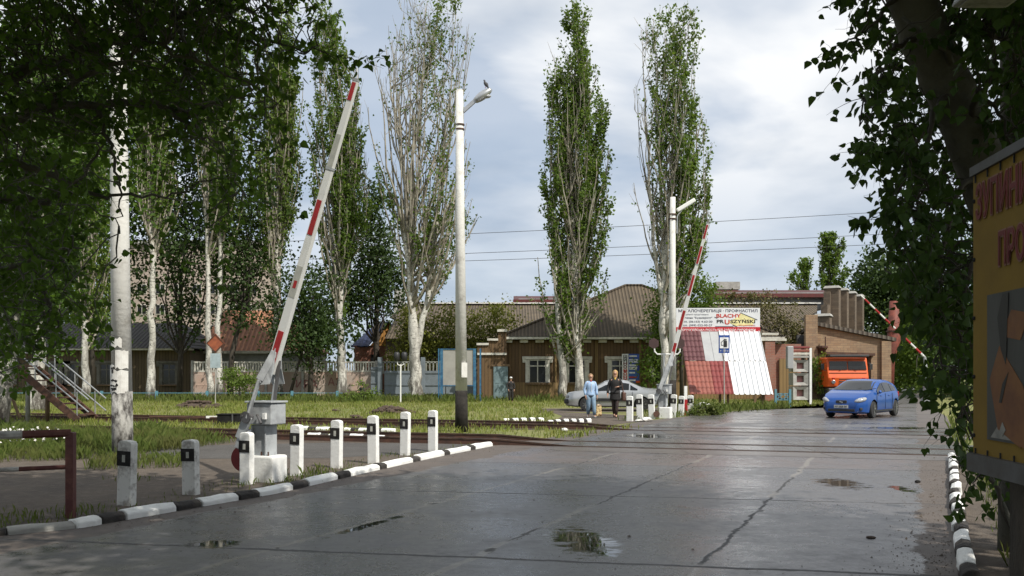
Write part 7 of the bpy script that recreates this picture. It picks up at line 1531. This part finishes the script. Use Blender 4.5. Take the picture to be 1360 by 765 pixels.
# ---------------------------------------------------------------- overhanging tree on the left
def inpoly(x, y, poly):
    ins = False; n = len(poly)
    for i in range(n):
        x0, y0 = poly[i]; x1, y1 = poly[i-1]
        if (y0 > y) != (y1 > y) and x < (x1-x0)*(y-y0)/(y1-y0)+x0: ins = not ins
    return ins
rng = np.random.default_rng(77)
LT = thing('overhanging_tree', 'huge shady tree whose boughs hang over the upper left of the view', 'tree', (-9.0, 9.0, 0))
tb_ = MB(); LP = []; LD = []
tb_.tube([(-9.0, 9.0, -.1), (-8.9, 9.05, 1.5), (-8.6, 9.1, 3.2), (-8.2, 9.2, 5), (-7.7, 9.0, 7.2), (-7, 9, 10)], [.42, .34, .30, .27, .2, .1], 14)
limbs = [[(-60, 160, 9.3, .075), (20, 152, 9.3, .06), (60, 142, 9.2, .05), (130, 138, 9.1, .042), (200, 135, 9.0, .034), (235, 150, 8.9, .026), (260, 148, 8.8, .018), (310, 135, 8.7, .010), (335, 120, 8.6, .005)],
         [(-60, 130, 9.3, .07), (20, 100, 9.5, .06), (100, 70, 9.8, .05), (180, 45, 10, .06), (230, 20, 10, .05), (300, 15, 9.7, .02), (350, 8, 9.6, .01), (400, 20, 9.4, .006)],
         [(235, 20, 10, .03), (300, 50, 9.4, .02), (350, 60, 9.2, .014), (400, 62, 9.0, .009), (440, 72, 8.9, .006), (475, 80, 8.8, .0045), (503, 76, 8.8, .003)],
         [(-60, 230, 9.1, .05), (30, 215, 9.2, .04), (80, 240, 9.3, .03), (120, 255, 9.3, .022), (160, 262, 9.3, .016), (230, 258, 9.2, .012), (280, 240, 9.2, .007)],
         [(-60, 300, 8.9, .04), (0, 262, 9, .034), (60, 268, 9.1, .025), (110, 230, 9.1, .017), (140, 190, 9.1, .010)],
         [(200, 135, 9.0, .03), (260, 170, 8.8, .018), (300, 200, 8.7, .012), (320, 250, 8.7, .006)],
         [(130, 138, 9.1, .03), (150, 200, 9.0, .018), (160, 260, 9, .010), (158, 300, 9, .006)],
         [(60, 142, 9.2, .04), (110, 100, 9.0, .03), (200, 60, 8.8, .02), (280, 90, 8.7, .014), (330, 110, 8.7, .009), (385, 150, 8.6, .004)],
         [(20, 250, 9.2, .04), (40, 320, 9.4, .03), (60, 390, 9.6, .022), (80, 440, 9.7, .012), (95, 470, 9.7, .006)],
         [(-60, 380, 8.9, .04), (0, 360, 9.1, .03), (60, 340, 9.2, .02), (110, 330, 9.2, .010)],
         [(230, 20, 10, .03), (250, 70, 9.7, .02), (240, 120, 9.5, .012), (250, 180, 9.4, .006)], [(300, 15, 9.7, .02), (340, 60, 9.5, .012), (350, 130, 9.4, .008), (345, 200, 9.4, .004)]]
LIM = []
for lm in limbs:
    pts = []; rr = []
    for (a, b) in zip(lm, lm[1:]):
        for k in range(5):
            f_ = k/5; p = at(a[0]+(b[0]-a[0])*f_, a[1]+(b[1]-a[1])*f_, a[2]+(b[2]-a[2])*f_); pts.append(np.array(p)+rng.normal(size=3)*.022); rr.append(a[3]+(b[3]-a[3])*f_)
    pts.append(np.array(at(*lm[-1][:3]))); rr.append(lm[-1][3]); tb_.tube(pts, rr, 7); LIM.append(np.array(pts))
ALL = np.concatenate(LIM)
polyL = [(-60, -90), (420, -90), (432, 0), (418, 60), (392, 100), (365, 150), (350, 210), (335, 280), (300, 330), (240, 330), (175, 320), (150, 350), (120, 420), (72, 430), (35, 462), (10, 495), (-60, 515)]
def dens(px, py):
    if py < 110: return 1.0 if px < 330 else (.45 if px < 400 else .2)
    if py < 190: return .85 if px < 300 else .40
    if px < 110: return .9 if py < 420 else .5
    if px < 140: return .45
    if py < 260: return .32
    return .16
nt_ = 0
while nt_ < 1650:
    px, py = rng.uniform(-60, 432), rng.uniform(-90, 520)
    if not inpoly(px, py, polyL) or rng.random() > dens(px, py): continue
    if 128 < px < 190 and (py > 205 or (py > 150 and rng.random() < .6)): continue
    if 95 < px < 215 and py > 225 and rng.random() < .75: continue
    Y = rng.uniform(8.2, 11.5); p = np.array(at(px, py, Y)); nt_ += 1
    # anchored on the nearest limb point when it is near, so that twigs grow from wood
    d = np.linalg.norm(ALL-p, axis=1); j = int(d.argmin()); q = ALL[j]; dl = d[j]
    if dl > .25 and dl < 1.4 and rng.random() < .55: tb_.tube(wander(q, p, 6, .09), [.010, .009, .008, .007, .006, .005], 4, cap=False)
    dr = np.array([rng.uniform(-.6, 1), rng.uniform(-.8, .8), rng.uniform(-.9, .45)])
    twiggy(LP, LD, tb_, p, dr, rng.uniform(.25, .7), int(rng.integers(5, 12)), .005, .3)
for q in LIM[2][-14:]: twiggy(LP, LD, tb_, q, (rng.uniform(-.2, 1), rng.uniform(-.5, .5), rng.uniform(-.7, .5)), .16, 3, .003, .3)
# the crown goes on above the picture
for k in range(1000):
    d = rng.normal(size=3); d /= np.linalg.norm(d); c = np.array([-6.2, 4.6, 7.6])+d*np.array([4.2, 4.6, 3.2])*rng.random()**.4
    if ((EYE-c[2])*F/max(c[1], .3)+HZ > -30 and c[1] > .3) or c[2] < 4: continue
    n_ = 12; LP.append(c+rng.normal(size=(n_, 3))*.4); LD.append(rng.normal(size=(n_, 3)))
for k in range(600):
    d = rng.normal(size=3); d /= np.linalg.norm(d); c = np.array([-2.1, 7.2, 7.4])+d*np.array([2.5, 2.7, 1.8])*rng.random()**.4
    if (EYE-c[2])*F/c[1]+HZ > -110: continue
    n_ = 12; LP.append(c+rng.normal(size=(n_, 3))*.32); LD.append(rng.normal(size=(n_, 3)))
tb_.tube(wander((-7.7, 9.0, 7.2), (-1.2, 7.0, 8.0), 9, .04), [.12, .11, .10, .085, .07, .06, .045, .03, .015], 8)
P_ = np.concatenate(LP); D_ = np.concatenate(LD); hi_ = (EYE-P_[:, 2])*F/np.maximum(P_[:, 1], .3)+HZ < -60
V, Q = leaves(P_, .074, .5, 'leaf', D_); V = V.reshape(-1, 8, 3); V[hi_] = P_[hi_][:, None]+(V[hi_]-P_[hi_][:, None])*2.8; V = V.reshape(-1, 3)
tb_.build('trunk', M['barkshade'], LT, smooth=True); mesh_np('crown', V, Q, 5, M['leaf_near'], LT, (-9, 9, 0))
# ---------------------------------------------------------------- leaning tree on the right
rng = np.random.default_rng(78)
RT = thing('leaning_tree', 'leaning pale trunked tree with hanging heart shaped leaves behind the hoarding', 'tree', (4.3, 7.6, 0))
tb_ = MB(); LP = []; LD = []
main = [(1395, 720, 7.6, .23), (1372, 560, 7.4, .215), (1352, 430, 7.3, .205), (1335, 320, 7.2, .195), (1305, 220, 7.1, .185), (1262, 120, 7.0, .18), (1228, 50, 6.9, .178), (1205, -20, 6.8, .17), (1190, -120, 6.7, .14), (1190, -260, 6.6, .10)]
pts = [at(*m[:3]) for m in main]; pts[0].z = -.1; mt_ = MB(); ff = []; fr = []
for (a, ra), (b, rb) in zip(list(zip(pts, [m[3] for m in main]))[:-1], list(zip(pts, [m[3] for m in main]))[1:]):
    for k in range(4): ff.append(a+(b-a)*k/4+Vector(rng.normal(size=3)*.006)); fr.append((ra+(rb-ra)*k/4)*(1+rng.normal()*.02))
ff.append(pts[-1]); fr.append(main[-1][3]); mt_.tube(ff, fr, 18)
mt_.tube([at(1199, 22, 6.62), at(1225, 48, 6.6), at(1258, 66, 6.72), at(1262, 84, 6.8)], [.012, .02, .024, .03], 8)
mt_.tube([at(1350, 780, 8.3), at(1350, 600, 8.3), at(1349, 300, 8.3), at(1346, 0, 8.3), at(1340, -200, 8.3)], [.17, .15, .13, .12, .08], 12)
mt_.tube([at(1400, 765, 6.5), at(1345, 700, 6.6), at(1320, 640, 6.7), at(1300, 590, 6.8), at(1280, 520, 7.0)], [.04, .02, .013, .009, .004], 7)
shoots = [[(1262, 120, 7.0, .03), (1240, 150, 6.6, .02), (1225, 220, 6.5, .012), (1215, 300, 6.5, .006)], [(1228, 50, 6.9, .03), (1190, 60, 6.6, .016), (1165, 90, 6.5, .010), (1150, 140, 6.5, .006)],
          [(1205, -20, 6.8, .03), (1175, 10, 6.6, .016), (1150, 40, 6.5, .009), (1120, 60, 6.5, .005), (1085, 76, 6.5, .003)], [(1305, 220, 7.1, .03), (1270, 260, 6.7, .018), (1250, 340, 6.6, .012), (1245, 430, 6.6, .008), (1258, 520, 6.7, .004)],
          [(1335, 320, 7.2, .03), (1290, 350, 6.8, .018), (1275, 430, 6.7, .012), (1275, 520, 6.7, .008), (1290, 600, 6.7, .004)], [(1285, 170, 7.05, .03), (1300, 120, 6.6, .02), (1330, 150, 6.5, .012), (1345, 200, 6.5, .006)],
          [(1228, 50, 6.9, .03), (1290, 30, 6.6, .02), (1340, 60, 6.5, .012), (1360, 120, 6.5, .006)], [(1262, 120, 7.0, .03), (1210, 200, 6.6, .014), (1190, 270, 6.6, .008), (1195, 340, 6.6, .004)],
          [(1345, 700, 6.6, .02), (1310, 620, 6.7, .012), (1285, 560, 6.7, .008), (1265, 500, 6.8, .005), (1240, 480, 6.8, .003)]]
LIM = []
for lm in shoots:
    pts = []; rr = []
    for (a, b) in zip(lm, lm[1:]):
        for k in range(5): f_ = k/5; pts.append(np.array(at(a[0]+(b[0]-a[0])*f_, a[1]+(b[1]-a[1])*f_, a[2]+(b[2]-a[2])*f_))+rng.normal(size=3)*.012); rr.append(a[3]+(b[3]-a[3])*f_)
    tb_.tube(pts, rr, 6); LIM.append(np.array(pts))
ALL = np.concatenate(LIM)
polyR = [(1135, -80), (1137, 0), (1152, 60), (1145, 120), (1158, 200), (1182, 260), (1195, 330), (1200, 400), (1225, 450), (1246, 500), (1250, 560), (1262, 630), (1300, 660), (1345, 660), (1345, 600), (1420, 560), (1420, -80)]
def densR(px, py):
    if py > 560: return .22
    if py > 440: return .42 if px > 1255 else .2
    if px > 1295 and 235 < py < 600: return .4
    if px < 1180 and py < 260: return .42
    if px > 1300 and py < 120: return .5
    return .85
nt_ = 0
while nt_ < 1000:
    px, py = rng.uniform(1130, 1420), rng.uniform(-80, 665)
    if not inpoly(px, py, polyR) or rng.random() > densR(px, py): continue
    if py > 425 and px < 1240 and not (py > 600): continue
    cxl = np.interp(py, [-20, 50, 120, 220, 320, 430], [1205, 1228, 1262, 1305, 1335, 1352])
    Y = rng.uniform(5.9, 8.2)
    if abs(px-cxl) < 42 and py < 330: 
        if rng.random() < .8: continue
        Y = rng.uniform(7.5, 8.4)
    if px > 1290 and Y < 7.0 and py > 190: Y = rng.uniform(7, 8.2)
    p = np.array(at(px, py, Y)); nt_ += 1; d = np.linalg.norm(ALL-p, axis=1); j = int(d.argmin())
    if .2 < d[j] < 1.0 and rng.random() < .6: tb_.tube(wander(ALL[j], p, 6, .09), [.007, .006, .006, .005, .004, .003], 4, cap=False)
    twiggy(LP, LD, tb_, p, (rng.uniform(-.8, .6), rng.uniform(-.7, .7), rng.uniform(-1, .25)), rng.uniform(.2, .5), int(rng.integers(5, 12)), .0035, .5)
for q in LIM[2][-14:]: twiggy(LP, LD, tb_, q, (rng.uniform(-1, .2), rng.uniform(-.5, .5), rng.uniform(-.7, .4)), .10, 3, .002, .3)
for k in range(2100):
    d = rng.normal(size=3); d /= np.linalg.norm(d); c = np.array([4.9, 4.6, 8.2])+d*np.array([4.2, 4.6, 3.4])*rng.random()**.4
    if ((EYE-c[2])*F/max(c[1], .2)+HZ > -40 and c[1] > .5) or c[2] < 4.2: continue
    n_ = 12; LP.append(c+rng.normal(size=(n_, 3))*.4); LD.append(rng.normal(size=(n_, 3)))
P_ = np.concatenate(LP); D_ = np.concatenate(LD); hi_ = (EYE-P_[:, 2])*F/np.maximum(P_[:, 1], .3)+HZ < -60
V, Q = leaves(P_, .072, .9, 'leaf', D_); V = V.reshape(-1, 8, 3); V[hi_] = P_[hi_][:, None]+(V[hi_]-P_[hi_][:, None])*2.8; V = V.reshape(-1, 3)
n0 = len(mt_.v); mt_.add(tb_.v, tb_.f, 1); mt_.build('trunk', [M['barkshade'], M['twig']], RT, smooth=True); mesh_np('crown', V, Q, 5, M['leaf_right'], RT, (4.3, 7.6, 0))

# ---------------------------------------------------------------- grass
def grass(name, label, polys, mat, seed):
    """polys: [(polygon, blades per m2, height, spread)]"""
    r_ = np.random.default_rng(seed); VV = []
    for poly, n_m2, h_, w_ in polys:
        a = np.array(poly); x0, y0 = a.min(0); x1, y1 = a.max(0); n = int((x1-x0)*(y1-y0)*n_m2); X_ = r_.uniform(x0, x1, n); Y_ = r_.uniform(y0, y1, n)
        ins = np.zeros(n, bool); m = len(a)
        for i in range(m):
            ax, ay = a[i]; bx, by = a[i-1]; c = (ay > Y_) != (by > Y_); ins ^= c & (X_ < (bx-ax)*(Y_-ay)/((by-ay) or 1e-9)+ax)
        X_, Y_ = X_[ins], Y_[ins]
        # patchy growth
        g = np.sin(X_*1.3+2*np.sin(Y_*.7))*np.sin(Y_*1.1+X_*.4)+.6*np.sin(X_*3.7+1)*np.sin(Y_*3.1); keep = r_.random(len(X_)) < np.clip(.62+.35*g, .12, 1); X_, Y_, g = X_[keep], Y_[keep], g[keep]; k = len(X_)
        H = h_*(.55+.75*r_.random(k))*(1+.35*np.clip(g, -1, 1)); th = r_.uniform(0, 2*math.pi, k); W = w_*(.7+.6*r_.random(k)); ln = H*r_.uniform(.1, .6, k); ph = r_.uniform(0, 2*math.pi, k)
        dx, dy = np.cos(th)*W/2, np.sin(th)*W/2; z0 = np.full(k, -.02); lx, ly = np.cos(ph)*ln, np.sin(ph)*ln
        V = np.stack([np.stack([X_-dx, Y_-dy, z0], 1), np.stack([X_+dx, Y_+dy, z0], 1), np.stack([X_+dx*.6+lx*.35, Y_+dy*.6+ly*.35, H*.6], 1), np.stack([X_+lx, Y_+ly, H*(1-.2*(ln/H))], 1)], 1); VV.append(V.reshape(-1, 3))
    V = np.concatenate(VV); Q = np.arange(len(V)).reshape(-1, 4); o = mesh_np(name, V, Q, 4, mat); tag(o, label, 'grass', kind='stuff'); return o
far_poly = [(-45, 41), (-20, 34.2), (-14.2, 33.2), (-5.2, 30.6), (3.0, 28.4), (1.6, 31), (1.7, 37.6), (1.6, 38.0), (1.2, 43), (9.3, 44), (9.6, 41), (13, 43.6), (18.8, 48), (24, 60), (18, 55), (9, 58.5), (-3, 58), (-8, 60), (-24, 60.5), (-45, 62)]
grass('far_grass', 'sunlit yellowish meadow grass between the tracks and the fence', [(far_poly, 46, .13, .04)], M['grass'], 1)
grass('tall_grass', 'taller lush grass along the fence and round the posts', [([(-45, 52), (-2, 51), (-2, 57.5), (-8, 59.8), (-24, 60.3), (-45, 61)], 40, .36, .05), ([(-8, 53), (3, 52), (3.5, 57), (-8, 57)], 30, .35, .06), ([(8.0, 36.6), (9.0, 37.6), (13.4, 42.4), (14, 44), (10, 44), (7.6, 39)], 60, .30, .04), ([(6.2, 33.2), (7.9, 36.3), (7.0, 37.5), (5.0, 35.0)], 70, .25, .03),
      ([(4.2, 31.2), (6.2, 33.6), (5.6, 34.2), (3.8, 31.8)], 60, .14, .03), ([(18.6, 39.0), (21, 39), (30, 60), (45, 95), (70, 120), (60, 60), (30, 38)], 22, .35, .07)], M['grass_lush'], 2)
grass('track_grass', 'dry short grass growing between and beside the rails', [([(-30, 30.6), (-5.2, 23.6), (1.6, 22.6), (3.6, 26.6), (-5.2, 28.3), (-30, 35.6)], 60, .13, .035), ([(-30, 33), (-5.2, 28.9), (3.8, 26.4), (4.2, 27.8), (-5.2, 30.1), (-30, 38)], 26, .12, .035), ([(-25, 27.6), (-3.9, 22), (-3.9, 23.2), (-25, 29)], 22, .10, .03)], M['grass'], 3)
grass('verge_grass', 'tall green weeds left of and around the papered pole', [([(-30, 16.5), (-9.4, 16.3), (-7.9, 17.4), (-7.2, 19.6), (-6.6, 21.6), (-9, 23.0), (-30, 29)], 440, .26, .009), ([(-30, 19), (-9.6, 19), (-6.9, 20.6), (-8.8, 22.2), (-30, 26)], 230, .36, .010), ([(-30, 15.4), (-10.5, 15.8), (-9.5, 16.6), (-30, 18)], 200, .18, .012),
      ([(-7.4, 15.2), (-5.7, 15.6), (-6.3, 17.4), (-7.9, 17.3)], 300, .17, .010), ([(-4.1, 14.3), (-3.2, 14.2), (-3.2, 15.2), (-4.2, 15.2)], 60, .13, .016)], M['grass_lush'], 4)
kl_in = [(x-dx, y+.08) for (x, y), dx in zip(KL[3:], (.3, .24, .24, .24, .24))]
grass('kerb_grass', 'thin grass and weeds along the kerb between the guide posts', [([(x, y) for x, y in kl_in]+[(x-w_, y+.25) for (x, y), w_ in list(zip(kl_in, (1.3, 1.2, 1.1, .9, .5)))[::-1]], 85, .075, .012), ([(-7.2, 8.6), (-5.2, 9.3), (-4.7, 10.6), (-6.5, 10.8), (-8, 9.6)], 130, .10, .010),
      ([(-4.0, 12.9), (-2.9, 13.3), (-2.3, 15.6), (-3.0, 15.6), (-4.1, 13.6)], 120, .07, .011), ([(-12, 8.6), (-7.2, 8.7), (-6, 9.6), (-12, 10)], 80, .12, .012), ([(-6.5, 13.6), (-5.6, 13.6), (-5.7, 14.6), (-6.6, 14.4)], 120, .07, .012)], M['grass_lush'], 5)
grass('right_verge_grass', 'grass and weeds behind the right kerb under the hoarding', [([(2.7, 4), (4.0, 7), (5.0, 9.2), (6.3, 11.9), (9.0, 17.4), (11.5, 18.4), (12, 12), (7, 4)], 120, .10, .014), ([(5.3, 9.4), (6.5, 11.9), (8.6, 16.6), (10.4, 17), (7.6, 11), (6.2, 9)], 90, .16, .014), ([(3.1, 4.5), (4.2, 7), (4.7, 8.2), (5.6, 8), (4.2, 4.5)], 120, .22, .014), ([(8.8, 17.5), (17, 34.3), (22, 34), (14, 17)], 30, .25, .04)], M['grass_lush'], 6)
# white elder flowers in the weeds on the left
fl = np.array([np.array(gr(rng.uniform(15, 110), 600))*0+np.array([rng.uniform(-11.5, -9.6), rng.uniform(17.8, 19.4), rng.uniform(.25, .5)]) for _ in range(240)])
V, Q = leaves(fl, .05, 0, 'quad'); o = mesh_np('white_flowers', V, Q, 4, M['paper']); tag(o, 'small white flower heads among the weeds left of the papered pole', 'flowers', kind='stuff')
# litter
for k, (px, py, mt, lb) in enumerate(((170, 578, 'paper', 'scrap of white litter in the weeds beside the papered pole'), (147, 533, 'paper', 'far scrap of pale litter under the white trunks'))):
    c = gr(px, py); mb = MB(); mb.box((c.x, c.y, .2), (.2, .02, .1), rz=.4, rx=.5); o = mb.build('litter', M[mt]); tag(o, lb, 'litter')

# ---------------------------------------------------------------- unseen trees added behind the viewer to shade the foreground
for (x, y, lab, sd, ht) in ((9.5, -6.0, 'unseen leafy tree added behind the viewer on the right to shade the foreground', 61, 9.0), (-10.0, -5.0, 'unseen leafy tree added behind the viewer on the left to shade the foreground', 62, 8.6), (1.5, -15, 'unseen wide leafy tree added behind the viewer to shut out sky light', 63, 8.5)):
    bushy('added_shade_tree', lab, (x, y, 0), [(x, y, ht, 4.2, 4.2, 3.6), (x-2, y+1.5, ht-2, 2.6, 2.6, 2.2), (x+2.4, y-1, ht-1, 3, 3, 2.6), (x, y-2, ht+3, 3, 3, 2.5)], 9000, .30, M['leaf_dark'], [[(x, y, -.1, .32), (x+.1, y, 3, .26), (x, y+.1, ht, .14)]], group='unseen trees added behind the viewer for shade', seed=sd)

# ---------------------------------------------------------------- grit washed along the kerbs and small chips on the road
g_ = np.random.default_rng(5); C_ = []
for path, sg_, n_ in ((KL[3:], 1, 900), (KR[1:], -1, 1100)):
    a_ = np.array(path); t_ = g_.random(n_)*(len(a_)-1.001); i_ = t_.astype(int); q_ = a_[i_]+(a_[i_+1]-a_[i_])*(t_-i_)[:, None]; q_[:, 0] += sg_*(.03+np.abs(g_.normal(size=n_))*.35); C_.append(q_)
u_ = g_.uniform(-8.6, .4, 900); y_ = g_.uniform(6.5, 22, 900); C_.append(np.stack([u_+.44*y_, y_], 1)); C_ = np.concatenate(C_); n_ = len(C_)
r_ = g_.uniform(.003, .010, n_)*(1+1.2*(g_.random(n_) < .04)); B_ = np.array([[1, 0, .2], [0, 1, .3], [-1, 0, .2], [0, -1, .25], [.1, .1, 1]])
V = np.stack([np.column_stack([C_, np.zeros(n_)])+b*r_[:, None]*g_.uniform(.6, 1.3, (n_, 1)) for b in B_], 1).reshape(-1, 3); V[:, 2] += .001
b_ = np.arange(n_)[:, None]*5; Q = np.concatenate([b_+np.array([[i, (i+1) % 4, 4]]) for i in range(4)])
tag(mesh_np('road_grit', V, Q, 3, M['dirt']), 'grit and small chips scattered on the road and along the kerbs', 'grit', kind='stuff')
